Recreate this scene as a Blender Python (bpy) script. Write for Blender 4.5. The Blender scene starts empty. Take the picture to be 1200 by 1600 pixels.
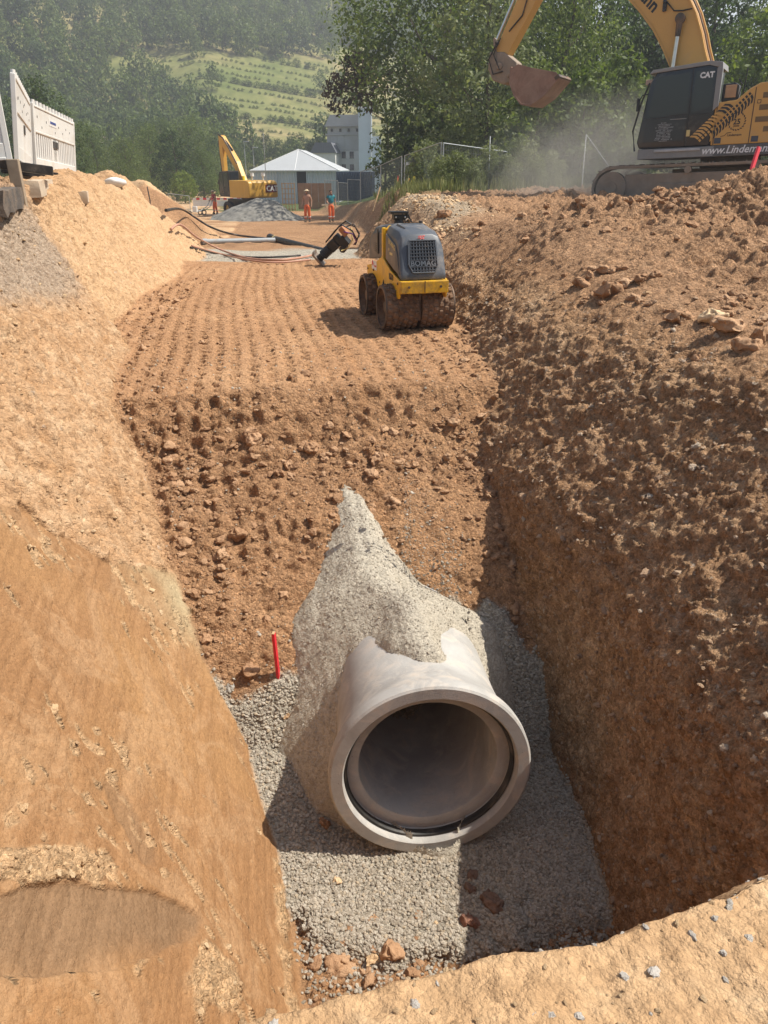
import bpy, bmesh, math, random
import numpy as np
from mathutils import Vector, Matrix, Euler

random.seed(7)
RNG = np.random.default_rng(11)
SC = bpy.context.scene
COL = SC.collection
PI = math.pi
R = math.radians

# ------------------------------------------------------------------ camera
EYE = 1.6
PITCH = R(25.07)
YAW = R(9.39)
FPX = 1150.0
cam = bpy.data.cameras.new('camera')
cam.sensor_fit = 'VERTICAL'
cam.sensor_height = 24.0
cam.lens = 24.0 * FPX / 1600.0
cam.clip_start = 0.05
cam.clip_end = 3000
cam_ob = bpy.data.objects.new('camera', cam)
cam_ob.location = (0, 0, EYE)
cam_ob.rotation_euler = (PI / 2 - PITCH, 0, -YAW)
COL.objects.link(cam_ob)
SC.camera = cam_ob

# ------------------------------------------------------------------ world, sun, exposure
SUN_EL = R(54.5)
SUN_H = Vector((1.0, -0.06, 0)).normalized()          # towards the sun, on the ground plane
SUN_DIR = Vector((SUN_H.x * math.cos(SUN_EL), SUN_H.y * math.cos(SUN_EL), math.sin(SUN_EL)))
world = bpy.data.worlds.new('World')
SC.world = world
world.use_nodes = True
wn = world.node_tree
bg = wn.nodes['Background']
sky = wn.nodes.new('ShaderNodeTexSky')
sky.sky_type = 'NISHITA'
sky.sun_disc = False
sky.sun_elevation = SUN_EL
sky.sun_rotation = math.atan2(SUN_DIR.x, SUN_DIR.y)
sky.air_density = 1.2
sky.dust_density = 2.0
wn.links.new(sky.outputs[0], bg.inputs[0])
bg.inputs[1].default_value = 0.085
sun = bpy.data.lights.new('sun', 'SUN')
sun.energy = 5.0
sun.angle = R(0.55)
sun.color = (1.0, 0.94, 0.84)
sun_ob = bpy.data.objects.new('sun', sun)
sun_ob.rotation_euler = SUN_DIR.to_track_quat('Z', 'Y').to_euler()
COL.objects.link(sun_ob)
SC.view_settings.view_transform = 'Standard'
SC.view_settings.look = 'None'
SC.view_settings.gamma = 1
SC.view_settings.exposure = 0.74
SC.render.engine = 'CYCLES'
SC.cycles.use_denoising = True
SC.cycles.max_bounces = 6
SC.cycles.diffuse_bounces = 3
SC.cycles.glossy_bounces = 2
SC.cycles.transmission_bounces = 4
SC.cycles.transparent_max_bounces = 8
SC.cycles.volume_bounces = 0
SC.cycles.caustics_reflective = False
SC.cycles.caustics_refractive = False
SC.cycles.sample_clamp_indirect = 6

# ------------------------------------------------------------------ where things stand
def ray(px, py):
    r = (px - 600) / FPX
    u = -(py - 800) / FPX
    h = math.cos(PITCH) + u * math.sin(PITCH)
    z = -math.sin(PITCH) + u * math.cos(PITCH)
    return Vector((r * math.cos(YAW) + h * math.sin(YAW), -r * math.sin(YAW) + h * math.cos(YAW), z))
def at(px, py, d):
    return ray(px, py) * d + Vector((0, 0, EYE))
E_R = Vector((math.cos(YAW), -math.sin(YAW), 0))     # ground direction to the right of the view
E_F = Vector((math.sin(YAW), math.cos(YAW), 0))      # ground direction of the view

# ------------------------------------------------------------------ noise
def _h(i, j, k, s):
    n = (i * 374761393 + j * 668265263 + k * 2147483647 + s * 1274126177) & 0xffffffff
    n = ((n ^ (n >> 13)) * 1274126177) & 0xffffffff
    n = n ^ (n >> 16)
    return (n & 0xffff) / 32767.5 - 1.0
def noise2(x, y, s=0):
    xi = np.floor(x).astype(np.int64); yi = np.floor(y).astype(np.int64)
    fx = x - xi; fy = y - yi
    fx = fx * fx * fx * (fx * (fx * 6 - 15) + 10); fy = fy * fy * fy * (fy * (fy * 6 - 15) + 10)
    a = _h(xi, yi, 0, s); b = _h(xi + 1, yi, 0, s); c = _h(xi, yi + 1, 0, s); d = _h(xi + 1, yi + 1, 0, s)
    return (a * (1 - fx) + b * fx) * (1 - fy) + (c * (1 - fx) + d * fx) * fy
def fbm2(x, y, o=4, s=0, g=.5):
    t = 0; a = 1; n = 0
    for k in range(o):
        t = t + a * noise2(x * 2 ** k + 17.3 * k, y * 2 ** k - 9.1 * k, s + k); n += a; a *= g
    return t / n
def noise3(x, y, z, s=0):
    xi = np.floor(x).astype(np.int64); yi = np.floor(y).astype(np.int64); zi = np.floor(z).astype(np.int64)
    fx = x - xi; fy = y - yi; fz = z - zi
    fx = fx * fx * (3 - 2 * fx); fy = fy * fy * (3 - 2 * fy); fz = fz * fz * (3 - 2 * fz)
    o = 0
    for dz, wz in ((0, 1 - fz), (1, fz)):
        a = _h(xi, yi, zi + dz, s); b = _h(xi + 1, yi, zi + dz, s); c = _h(xi, yi + 1, zi + dz, s); d = _h(xi + 1, yi + 1, zi + dz, s)
        o = o + ((a * (1 - fx) + b * fx) * (1 - fy) + (c * (1 - fx) + d * fx) * fy) * wz
    return o
def fbm3(x, y, z, o=4, s=0, g=.5):
    t = 0; a = 1; n = 0
    for k in range(o):
        t = t + a * noise3(x * 2 ** k + 7.7 * k, y * 2 ** k + 3.1 * k, z * 2 ** k - 5.3 * k, s + k); n += a; a *= g
    return t / n
def worley2(x, y, s=0):
    """distance to the nearest and second nearest scattered point, and a number for the cell"""
    xi = np.floor(x).astype(np.int64); yi = np.floor(y).astype(np.int64)
    f1 = np.full(x.shape, 9.); f2 = np.full(x.shape, 9.); cid = np.zeros(x.shape)
    for i in (-1, 0, 1):
        for j in (-1, 0, 1):
            a = xi + i; b = yi + j
            px = a + .5 + .48 * _h(a, b, 1, s); py = b + .5 + .48 * _h(a, b, 2, s)
            d = np.hypot(x - px, y - py); k = d < f1
            f2 = np.where(k, f1, np.minimum(f2, d)); cid = np.where(k, _h(a, b, 3, s), cid); f1 = np.where(k, d, f1)
    return f1, f2, cid
def clods2(x, y, s=0):
    """height of broken lumps, 0..1, of uneven size with sharp gaps"""
    wx = x + .35 * noise2(x * 1.7, y * 1.7, s + 50); wy = y + .35 * noise2(x * 1.7 + 9, y * 1.7, s + 51)
    f1, f2, c = worley2(wx, wy, s)
    return np.clip((f2 - f1) * 1.6, 0, 1) ** .6 * np.clip(.55 + .75 * c, 0, 1.2)
def on(mask, f, *a):
    """evaluate f only where the mask is set"""
    k = mask > 1e-3; out = np.zeros(mask.shape); out[k] = f(*[q[k] if hasattr(q, 'shape') and q.shape == mask.shape else q for q in a]); return out
def sstep(a, b, x):
    t = np.clip((x - a) / (b - a), 0, 1)
    return t * t * (3 - 2 * t)

# ------------------------------------------------------------------ object helpers
def tag(o, label=None, cat=None, group=None, kind=None):
    if label: o['label'] = label
    if cat: o['category'] = cat
    if group: o['group'] = group
    if kind: o['kind'] = kind
    return o
def thing(name, label, cat, loc=(0, 0, 0), rot=(0, 0, 0), group=None):
    o = bpy.data.objects.new(name, None)
    o.empty_display_size = 0.2
    o.location = loc
    o.rotation_euler = rot
    COL.objects.link(o)
    return tag(o, label, cat, group)
def link(name, me, parent=None):
    o = bpy.data.objects.new(name, me)
    COL.objects.link(o)
    if parent is not None: o.parent = parent
    return o
KIDS = {}
def copy_tree(o, parent=None):
    c = o.copy(); COL.objects.link(c)
    if parent is not None: c.parent = parent
    for ch in list(o.children): copy_tree(ch, c)
    return c

class MB:
    """collects solids and links them as one mesh object"""
    def __init__(s): s.bm = bmesh.new()
    def _put(s, vs, M):
        bmesh.ops.transform(s.bm, matrix=M, verts=vs)
    def box(s, c, d, rot=None):
        r = bmesh.ops.create_cube(s.bm, size=1)
        M = Matrix.Translation(Vector(c)) @ (rot.to_matrix().to_4x4() if rot else Matrix()) @ Matrix.Diagonal((d[0], d[1], d[2], 1))
        s._put(r['verts'], M); return s
    def bar(s, a, b, w, h=None, roll=0):
        a = Vector(a); b = Vector(b); v = b - a
        q = v.to_track_quat('Z', 'X')
        r = bmesh.ops.create_cube(s.bm, size=1)
        M = Matrix.Translation((a + b) / 2) @ q.to_matrix().to_4x4() @ Matrix.Rotation(roll, 4, 'Z') @ Matrix.Diagonal((w, h or w, v.length, 1))
        s._put(r['verts'], M); return s
    def cyl(s, a, b, r1, r2=None, n=12, caps=True):
        a = Vector(a); b = Vector(b); v = b - a
        r = bmesh.ops.create_cone(s.bm, cap_ends=caps, segments=n, radius1=r1, radius2=r1 if r2 is None else r2, depth=v.length)
        M = Matrix.Translation((a + b) / 2) @ v.to_track_quat('Z', 'X').to_matrix().to_4x4()
        s._put(r['verts'], M); return s
    def ball(s, c, r, sub=2, sc=(1, 1, 1)):
        q = bmesh.ops.create_icosphere(s.bm, subdivisions=sub, radius=r)
        s._put(q['verts'], Matrix.Translation(Vector(c)) @ Matrix.Diagonal((sc[0], sc[1], sc[2], 1))); return s
    def tube(s, pts, r, n=8, r_end=None):
        pts = [Vector(p) for p in pts]; rings = []
        up = Vector((0, 0, 1))
        for i, p in enumerate(pts):
            t = (pts[min(i + 1, len(pts) - 1)] - pts[max(i - 1, 0)]).normalized()
            sd = t.cross(up)
            if sd.length < 1e-3: sd = t.cross(Vector((1, 0, 0)))
            sd.normalize(); u2 = sd.cross(t).normalized()
            rr = r if r_end is None else r + (r_end - r) * i / (len(pts) - 1)
            rings.append([s.bm.verts.new(p + (sd * math.cos(2 * PI * k / n) + u2 * math.sin(2 * PI * k / n)) * rr) for k in range(n)])
        for a, b in zip(rings, rings[1:]):
            for k in range(n):
                s.bm.faces.new((a[k], a[(k + 1) % n], b[(k + 1) % n], b[k]))
        s.bm.faces.new(rings[0][::-1]); s.bm.faces.new(rings[-1]); return s
    def prism(s, poly, y0, y1, axes='xz'):
        """closed outline poly (2D) extruded from y0 to y1 along the third axis"""
        def P(p, t):
            if axes == 'xz': return Vector((p[0], t, p[1]))
            if axes == 'yz': return Vector((t, p[0], p[1]))
            return Vector((p[0], p[1], t))
        A = [s.bm.verts.new(P(p, y0)) for p in poly]; B = [s.bm.verts.new(P(p, y1)) for p in poly]
        n = len(poly)
        for i in range(n): s.bm.faces.new((A[i], A[(i + 1) % n], B[(i + 1) % n], B[i]))
        s.bm.faces.new(A[::-1]); s.bm.faces.new(B); return s
    def loft(s, rings, caps=True):
        V = [[s.bm.verts.new(Vector(p)) for p in r] for r in rings]
        n = len(V[0])
        for a, b in zip(V, V[1:]):
            for k in range(n): s.bm.faces.new((a[k], a[(k + 1) % n], b[(k + 1) % n], b[k]))
        if caps: s.bm.faces.new(V[0][::-1]); s.bm.faces.new(V[-1])
        return s
    def lathe(s, prof, n=48, axis='y'):
        """prof = (radius, along) pairs, closed loop turned about the axis"""
        rows = []
        for k in range(n):
            a = 2 * PI * k / n; ca, sa = math.cos(a), math.sin(a)
            rows.append([s.bm.verts.new(Vector((r * ca, t, r * sa)) if axis == 'y' else (Vector((t, r * ca, r * sa)) if axis == 'x' else Vector((r * ca, r * sa, t)))) for r, t in prof])
        m = len(prof)
        for k in range(n):
            a = rows[k]; b = rows[(k + 1) % n]
            for i in range(m): s.bm.faces.new((a[i], a[(i + 1) % m], b[(i + 1) % m], b[i]))
        return s
    def quad(s, a, b, c, d):
        s.bm.faces.new([s.bm.verts.new(Vector(p)) for p in (a, b, c, d)]); return s
    def jitter(s, amp, freq=3.0, seed=0):
        co = np.array([v.co[:] for v in s.bm.verts])
        d = np.stack([fbm3(co[:, 0] * freq + q * 31, co[:, 1] * freq, co[:, 2] * freq, 2, seed + q) for q in range(3)], 1) * amp
        for v, e in zip(s.bm.verts, d): v.co += Vector(e)
        return s
    def build(s, name, mt, parent=None, bevel=0, seg=2, smooth=None, M=None):
        bmesh.ops.recalc_face_normals(s.bm, faces=s.bm.faces)
        if bevel:
            ed = [e for e in s.bm.edges if len(e.link_faces) == 2 and e.calc_face_angle(0) > .5]
            bmesh.ops.bevel(s.bm, geom=ed, offset=bevel, segments=seg, affect='EDGES', profile=.6, clamp_overlap=True)
        if M is not None: bmesh.ops.transform(s.bm, matrix=M, verts=s.bm.verts)
        me = bpy.data.meshes.new(name); s.bm.to_mesh(me); s.bm.free()
        if smooth is not None: me.shade_smooth(); me.set_sharp_from_angle(angle=R(smooth))
        for m in (mt if isinstance(mt, (list, tuple)) else [mt]): me.materials.append(m)
        return link(name, me, parent)

def text_mesh(name, body, size, mt, parent, M, extrude=0.002, bold=0.0, shear=0.0, align='LEFT'):
    cu = bpy.data.curves.new('lettering', 'FONT')
    cu.body = body; cu.size = size; cu.extrude = extrude; cu.offset = bold; cu.shear = shear
    cu.align_x = align; cu.resolution_u = 2
    t = bpy.data.objects.new('lettering', cu); COL.objects.link(t)
    dg = bpy.context.evaluated_depsgraph_get()
    me = bpy.data.meshes.new_from_object(t.evaluated_get(dg))
    bpy.data.objects.remove(t); bpy.data.curves.remove(cu)
    me.transform(M); me.materials.clear(); me.materials.append(mt)
    return link(name, me, parent)
def frame(o, x, y):
    """matrix with origin o, text running along x, text up along y"""
    x = Vector(x).normalized(); y = Vector(y).normalized(); z = x.cross(y)
    return Matrix.Translation(Vector(o)) @ Matrix((x, y, z)).transposed().to_4x4()

def pydata(name, V, F, mt, parent=None, smooth=False):
    me = bpy.data.meshes.new(name or 'foliage')
    V = np.asarray(V, np.float32); F = np.asarray(F, np.int32)
    n, k = F.shape
    me.vertices.add(len(V)); me.vertices.foreach_set('co', V.ravel())
    me.loops.add(n * k); me.loops.foreach_set('vertex_index', F.ravel())
    me.polygons.add(n); me.polygons.foreach_set('loop_start', np.arange(0, n * k, k, dtype=np.int32))
    me.polygons.foreach_set('use_smooth', np.full(n, smooth))
    me.update(calc_edges=True); me.validate()
    if mt is not None: me.materials.append(mt)
    return link(name, me, parent) if name else me

# ------------------------------------------------------------------ materials
MATS = {}
def nmat(name):
    m = bpy.data.materials.new(name); m.use_nodes = True
    nt = m.node_tree; return m, nt, nt.nodes['Principled BSDF']
def N(nt, t, **kw):
    n = nt.nodes.new(t)
    for k, v in kw.items():
        if k.startswith('i_'):
            key = k[2:]; n.inputs[int(key) if key.isdigit() else key].default_value = v
        else: setattr(n, k, v)
    return n
def noise_node(nt, co, scale, detail=4, rough=.55, dist=0):
    n = N(nt, 'ShaderNodeTexNoise'); n.inputs['Scale'].default_value = scale; n.inputs['Detail'].default_value = detail
    n.inputs['Roughness'].default_value = rough; n.inputs['Distortion'].default_value = dist
    nt.links.new(co, n.inputs['Vector']); return n.outputs['Fac']
def ramp(nt, fac, stops):
    r = N(nt, 'ShaderNodeValToRGB'); e = r.color_ramp.elements
    while len(e) < len(stops): e.new(.5)
    for q, (p, c) in zip(e, stops):
        q.position = p; q.color = (c, c, c, 1) if not hasattr(c, '__len__') else (*c, 1)
    nt.links.new(fac, r.inputs[0]); return r.outputs[0]
def mixc(nt, fac, a, b, mode='MIX'):
    m = N(nt, 'ShaderNodeMix', data_type='RGBA', blend_type=mode)
    for sock, v in ((m.inputs[0], fac), (m.inputs[6], a), (m.inputs[7], b)):
        if hasattr(v, 'is_linked'): nt.links.new(v, sock)
        else: sock.default_value = v if not hasattr(v, '__len__') else ((*v, 1) if len(v) == 3 else v)
    return m.outputs[2]
def mathn(nt, op, a, b=None, clamp=False):
    m = N(nt, 'ShaderNodeMath', operation=op, use_clamp=clamp)
    for sock, v in ((m.inputs[0], a), (m.inputs[1], b)):
        if v is None: continue
        if hasattr(v, 'is_linked'): nt.links.new(v, sock)
        else: sock.default_value = v
    return m.outputs[0]
def attr(nt, name, typ='GEOMETRY'):
    a = N(nt, 'ShaderNodeAttribute', attribute_name=name, attribute_type=typ); return a.outputs['Fac']
def bump(nt, b, h, strength, dist):
    n = N(nt, 'ShaderNodeBump'); n.inputs['Strength'].default_value = strength; n.inputs['Distance'].default_value = dist
    nt.links.new(h, n.inputs['Height'])
    if b.inputs['Normal'].is_linked:
        nt.links.new(b.inputs['Normal'].links[0].from_socket, n.inputs['Normal'])
    nt.links.new(n.outputs[0], b.inputs['Normal'])
def pmat(name, col, rough=.6, metal=0, var=.12, vscale=6, dirt=0, dcol=(.30, .19, .11), dscale=4, bmp=0, bscale=80, spec=.4):
    """painted / solid surface with uneven colour, wear and dust"""
    if name in MATS: return MATS[name]
    m, nt, b = nmat(name)
    tc = N(nt, 'ShaderNodeTexCoord').outputs['Object']
    n1 = noise_node(nt, tc, vscale, 5, .6)
    lo = tuple(c * (1 - var) for c in col); hi = tuple(min(1, c * (1 + var)) for c in col)
    c = ramp(nt, n1, [(.3, lo), (.7, hi)])
    rg = None
    if dirt > 0:
        n2 = noise_node(nt, tc, dscale, 7, .68, .4)
        f = ramp(nt, n2, [(max(0, .62 - dirt * .45), 0), (min(1, .80 - dirt * .2), 1)])
        f = mathn(nt, 'MULTIPLY', f, min(1, .45 + dirt * .6))
        c = mixc(nt, f, c, dcol)
        rg = mathn(nt, 'MAXIMUM', mathn(nt, 'MULTIPLY', f, .95), rough)
    nt.links.new(c, b.inputs['Base Color'])
    b.inputs['Roughness'].default_value = rough
    if rg is not None: nt.links.new(rg, b.inputs['Roughness'])
    b.inputs['Metallic'].default_value = metal
    b.inputs['Specular IOR Level'].default_value = spec
    if bmp: bump(nt, b, noise_node(nt, tc, bscale, 4), .6, bmp)
    MATS[name] = m; return m
# ================================================================== THE GROUND
# across = x, along the trench = y. Trench floor, two cut walls, spoil heaps, the far roadbed: one sheet
def pl(x, pts):
    a = np.array(pts, float); return np.interp(x, a[:, 0], a[:, 1])
def smax(a, b, k):
    h = np.clip(.5 + .5 * (a - b) / k, 0, 1)
    return b + (a - b) * h + k * h * (1 - h)
FLOOR = [(-5, -2.76), (4.2, -2.76), (4.55, -2.42), (4.85, -2.02), (5.3, -1.55), (5.85, -1.20), (6.4, -.98), (6.7, -.80), (6.95, -.52), (7.15, -.37), (7.6, -.31), (9, -.26), (12, -.20), (15, -.16),
         (16.6, -.20), (18, -.36), (21, -.48), (24, -.66), (30, -.9), (46, -1.3), (60, -1.7), (90, -2.3), (140, -2.5), (400, -2.5)]
LOFF = [(-5, 0), (8.7, 0), (9.6, -.55), (12, -.35), (14.5, .12), (17, .1), (400, .1)]
LTOP = [(-5, 1.35), (5, 1.42), (9, 1.5), (13, 1.42), (15.5, 1.34), (17.5, 1.12), (19, .55), (21.5, -.3), (24, -.75), (34, -1.0), (60, -1.7), (90, -2.3), (400, -2.5)]
ROFF = [(-5, -.25), (2.5, -.22), (3.6, -.08), (4.6, -.08), (5.3, -.28), (6, -.40), (7, -.56), (8, -.68), (9.5, -.58), (11, -.52), (13, -.5), (16, -.65), (20, -.4), (28, 1.6), (40, 2.2), (60, 3), (400, 3)]
RPROF = [(-9, -30), (2.05, -3.3), (2.15, -2.75), (2.24, -2.1), (2.35, -1.35), (2.42, -1.0), (2.57, -.78), (2.84, -.50), (3.12, -.22), (3.42, .05), (3.85, .24), (9, .26)]
def Gauss(x, y, cx, cy, h, rx, ry, p=1.0):
    d = np.sqrt(((x - cx) / rx) ** 2 + ((y - cy) / ry) ** 2)
    return h * np.clip(1 - d, 0, 1) ** p
def heap_top(x, y):
    xc = pl(y, [(3.5, .97), (4.1, .96), (4.85, .82), (5.3, .70), (5.9, .63), (9, .5)])
    sl_ = pl(y, [(3.9, 1.5), (4.4, 1.2), (5.0, .80), (5.5, .95), (5.9, 1.3)])
    zr = pl(y, [(2.0, -3.6), (3.3, -3.05), (3.75, -2.0), (3.92, -1.56), (4.08, -1.43), (4.4, -1.37), (4.8, -1.36), (5.3, -1.26), (5.7, -1.13), (5.95, -1.05), (6.15, -1.0), (6.3, -1.02), (6.6, -1.4), (6.9, -2.2), (9, -6)])
    dx = x - xc + .04 * np.sin(y * 5) + .05 * noise2(y * 2.2, y * 0, 6); ax = np.where(dx > 0, np.maximum(0, dx - .06) * pl(y, [(4.0, 1.5), (4.4, 1.25), (4.9, .82), (5.3, 1.0), (5.8, 1.3)]), -dx)
    return zr - sl_ * (np.sqrt(ax * ax + .010) - .10) + .035 * noise2(x * 3, y * 3, 5) - .05 * np.clip(noise2(x * 2.1 + 7, y * 1.3, 13), 0, 1)
def macro(x, y, hollow=True):
    """height without small detail, and what it is made of"""
    f = pl(y, FLOOR) + .02 * np.sin(x * 1.7 + y) + .16 * sstep(.7, -.2, x) * np.exp(-((y - 4.8) / .4) ** 2)
    if hollow: f = np.where((np.abs(x - .97) < .5) & (y < 5.6) & (y > 3.2) & (heap_top(x, y) > f + .04), np.minimum(f, -2.78), f)
    # grey crushed stone round and over the concrete pipe
    bed = np.where((y > 2.78) & (y < 5.4), -2.70 + .25 * np.clip(y - 4.0, 0, 2) * .5, -9.) + .02 * noise2(x * 2, y * 2, 9) - .16 * sstep(3.05, 2.70, y + .42 * fbm2(x * 2.6, y * 2.6, 4, 4) - .10 * np.clip(.8 - x, -1, 1)) - .5 * sstep(4.45, 4.7, y + .2 * noise2(x * 3, y * 3, 7)) * sstep(.7, .4, x)
    bed = bed + .22 * sstep(.55, -.1, x) * sstep(3.2, 4.4, y)          # bedding rises a little to the left wall
    g = np.where((x > 1.0) & (y > 3.6), np.maximum(bed, f - .01 + .07 * sstep(1.0, 1.35, x + .15 * noise2(x * 4, y * 4, 11)) * sstep(5.05, 4.75, y + .5 * fbm2(x * 2.4, y * 2.4, 4, 12))), bed)
    g = np.where((x < .9) & (y > 3.6), np.maximum(g, f - .01 + .07 * sstep(4.86, 4.66, y + .16 * fbm2(x * 3, y * 3, 3, 14) - .15 * x)), g)
    gm = sstep(-.015, .03, g - f)
    low = smax(f, g, .03)
    # cross trench with stone bed further on
    gm = np.maximum(gm, sstep(17.9, 18.5, y + .5 * noise2(x, y, 3)) * sstep(24.2, 23.2, y + .5 * noise2(x, y, 8)) * sstep(-3.2, -2.4, x) * sstep(4.2, 3.4, x))
    # left cut
    zz = np.linspace(-4, 4, 81)
    lt = pl(y, LTOP)
    off = pl(y, LOFF)
    hf = np.clip((x - (-2.5)) / 1.1, 0, 1)                          # the offset fades towards the crest
    xs = x - off * hf
    wl = -2.7 + (-.08 - xs) * 1.732 + .10 * noise2(y * .9, x * .2, 21)
    wl = -smax(-wl, -(lt + .10 * noise2(x * .8, y * .8, 2) + .02 * np.clip(-2.6 - x, 0, 20)), .22)
    # right cut
    xr = x - pl(y, ROFF) * np.clip((4.2 - x) / 1.2, 0, 1) - .07 * noise2(y * .8, 0 * y, 31)
    wr = pl(xr, RPROF)
    ridge_h = pl(x, [(2.5, .42), (3.5, .56), (4.5, .88), (6, 1.04), (7.6, 1.34), (10, 1.6), (16, 1.8), (30, 1.9)])
    base = .36 + .025 * np.clip(x - 3, 0, 12)
    t = sstep(4.2, 11.5, y)
    rt = base + (ridge_h - base) * t
    back = pl(x, [(3, .48), (5, .60), (6.5, .65), (40, .75)])
    rt = np.where(y > 11.5, back + (rt - back) * sstep(14.6, 11.8, y), rt)
    rt = rt + .16 * fbm2(x * .55, y * .55, 3, 40) * sstep(2, 6, y) + Gauss(x, y, 7.0, 10.2, .28, 1.3, 1.2) + Gauss(x, y, 4.2, 10.3, .22, 1.2, 1.4)
    gr = pl(y, [(0, .8), (32, .75), (38, .3), (46, -.2), (60, -1.0), (90, -2.1), (140, -2.5), (400, -2.5)])
    gr = gr + (pl(y, FLOOR) - gr) * sstep(6.3, 4.9, x - .02 * (y - 40)) * sstep(20, 26, y)
    far_r = gr + (.8 - gr) * sstep(7, 13, x) * sstep(90, 50, y)
    rt = rt + (far_r - rt) * sstep(15, 24, y)
    rt = rt + Gauss(x, y, 3.4, 17.5, .36, 2.2, 6, .8)
    k = sstep(2.95, 4.3, x - pl(y, ROFF) * .6)
    wr2 = np.where(wr < .1, wr, .1) + np.clip(wr - .1, 0, 1) * .4
    wr = wr2 + (rt - .1) * k * sstep(-.35, .1, wr)
    wr = np.where(y > 18, wr + (np.minimum(wr, rt) - wr) * sstep(18, 28, y), wr)
    left = x < 1.0
    z = np.where(left, smax(low, wl, .05), smax(low, wr, .05))
    wm = np.where(left, sstep(-.03, .06, wl - low), 0)
    rm = np.where(left, 0, sstep(-.03, .06, wr - low))
    # the end wall below the photographer's bank
    yc = 1.03 + .055 * np.clip(x, -1, 3) + .05 * noise2(x * 1.6, x * 0, 61) + .03 * noise2(x * 5, x * 0, 62)
    bank = .0 + .05 * np.clip(-x - .6, 0, 3) + .03 * fbm2(x * 1.3, y * 1.3, 3, 66)
    de = y - yc
    e = bank - .04 * sstep(-.35, 0, de) - np.clip(de, 0, 9) * 2.05
    zn = smax(z, e, .05)
    em = sstep(-.02, .06, e - z)
    z = zn
    wm = wm * (1 - em); rm = rm * (1 - em); gm = gm * (1 - wm) * (1 - rm) * (1 - em)
    # far heaps of soil on the left, stone heap by the far excavator is its own object
    z = z + Gauss(x, y, -3.7, 29.5, 2.0, 2.6, 3.2, .85) + Gauss(x, y, -5.2, 33, 1.6, 3, 4, .9) + Gauss(x, y, -3.0, 13.6, .16, .7, 1.0) + Gauss(x, y, -2.75, 16.6, .4, .9, 1.2)
    return z, wm, rm, gm, em

# rows: dense near the camera, wider far away
def stations():
    ys = [-3.0]
    while ys[-1] < 150:
        y = ys[-1]
        if y < .6: st = .06
        elif y < 2.9: st = .0085
        elif y < 6.2: st = .0105
        elif y < 9: st = .0125
        elif y < 17: st = .0125 + (y - 9) * .0016
        else: st = .03 * (y / 17) ** 1.7
        ys.append(y + st)
    return np.array(ys)
YS = stations(); NY = len(YS); NX = 760
print('ground rows', NY)
GX = np.zeros((NY, NX)); xf0 = np.concatenate([np.linspace(-1, -.28, 160)[:-1], np.linspace(-.28, .42, 2000), np.linspace(.42, 1, 160)[1:]])
for j, y in enumerate(YS):
    W = 24 + max(0, y) * 1.3
    xf = xf0 * W
    z = macro(xf, np.full_like(xf, y), False)[0]
    d = np.sqrt(xf ** 2 + y * y + (z - EYE) ** 2)
    lo = -1.7 - .38 * max(0, y); hi = 2.2 + .80 * max(0, y)
    w = 1 / (.6 + d) * np.where((xf > lo) & (xf < hi), 1, .06)
    ds = np.hypot(np.diff(xf), np.diff(z)) * .5 * (w[1:] + w[:-1])
    s = np.concatenate([[0], np.cumsum(ds)])
    GX[j] = np.interp(np.linspace(0, s[-1], NX), s, xf)
k5 = np.array([1, 4, 6, 4, 1.]) / 16
for it in range(3):                                                    # even out the columns from row to row
    GXp = np.pad(GX, ((2, 2), (0, 0)), 'edge'); GX = sum(k5[q] * GXp[q:q + NY] for q in range(5))
GY = np.repeat(YS[:, None], NX, 1)
GZ, WM, RM, GM, EM = macro(GX, GY)
# smooth normals of the coarse shape
def grid_normals(X, Y, Z):
    du = np.stack([np.gradient(X, axis=1), np.gradient(Y, axis=1), np.gradient(Z, axis=1)], -1)
    dv = np.stack([np.gradient(X, axis=0), np.gradient(Y, axis=0), np.gradient(Z, axis=0)], -1)
    n = np.cross(du, dv); return n / (np.linalg.norm(n, axis=-1, keepdims=True) + 1e-9)
NRM = grid_normals(GX, GY, GZ)
FL = np.clip(1 - WM - RM - GM - EM, 0, 1)
D = np.zeros_like(GX)
near = sstep(60, 25, GY)
# ---- left wall: scraped sandy clay, streaks run down the slope; the near lower part is smooth moist clay
sl = (GZ + 2.7) / .866
yb = pl(GZ, [(-2.6, 6.6), (-1.87, 6.0), (-.87, 4.85), (-.13, 4.25), (.6, 3.7), (1.4, 3.2)]) + .16 * fbm2(GY * 3, sl * 3, 3, 70) + .05 * noise2(GY * 14, sl * 5, 71)
CLAY = sstep(.04, -.04, GY - yb) * WM
a = R(62); u = GY * math.cos(a) + sl * math.sin(a); v = -GY * math.sin(a) + sl * math.cos(a)
st1 = noise2(u * 2.2, v * 11, 80); st2 = noise2(u * 6, v * 26, 81); st3 = noise2(u * 1.1, v * 5, 82)
rough_l = -.05 * np.clip(st1 - .1, 0, 1) - .030 * np.clip(st2, 0, 1) + .03 * st3 + .030 * on(WM, fbm3, GX * 7, GY * 7, GZ * 7, 3, 83) + .014 * on(WM, noise3, GX * 28, GY * 28, GZ * 28, 84) + .008 * on(WM, noise3, GX * 55, GY * 55, GZ * 55, 85)
pale = sstep(9.0, 10.2, GY + .7 * fbm2(GY * .8, sl * .8, 2, 86))                 # further on the cut is smoother and sandier
rough_l = rough_l * (1 - .1 * pale) * (1 + .6 * sstep(.7, 1.2, GZ))
ck1 = on(WM, clods2, u * 5, v * 11, 180); ck2 = on(WM, clods2, GY * 22, sl * 22, 181)
rough_l = rough_l + .028 * (ck1 - .5) * sstep(-.25, .35, noise2(GY * 1.1, sl * 1.1, 182)) * (1 - .5 * pale) + .010 * (ck2 - .5)
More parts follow.
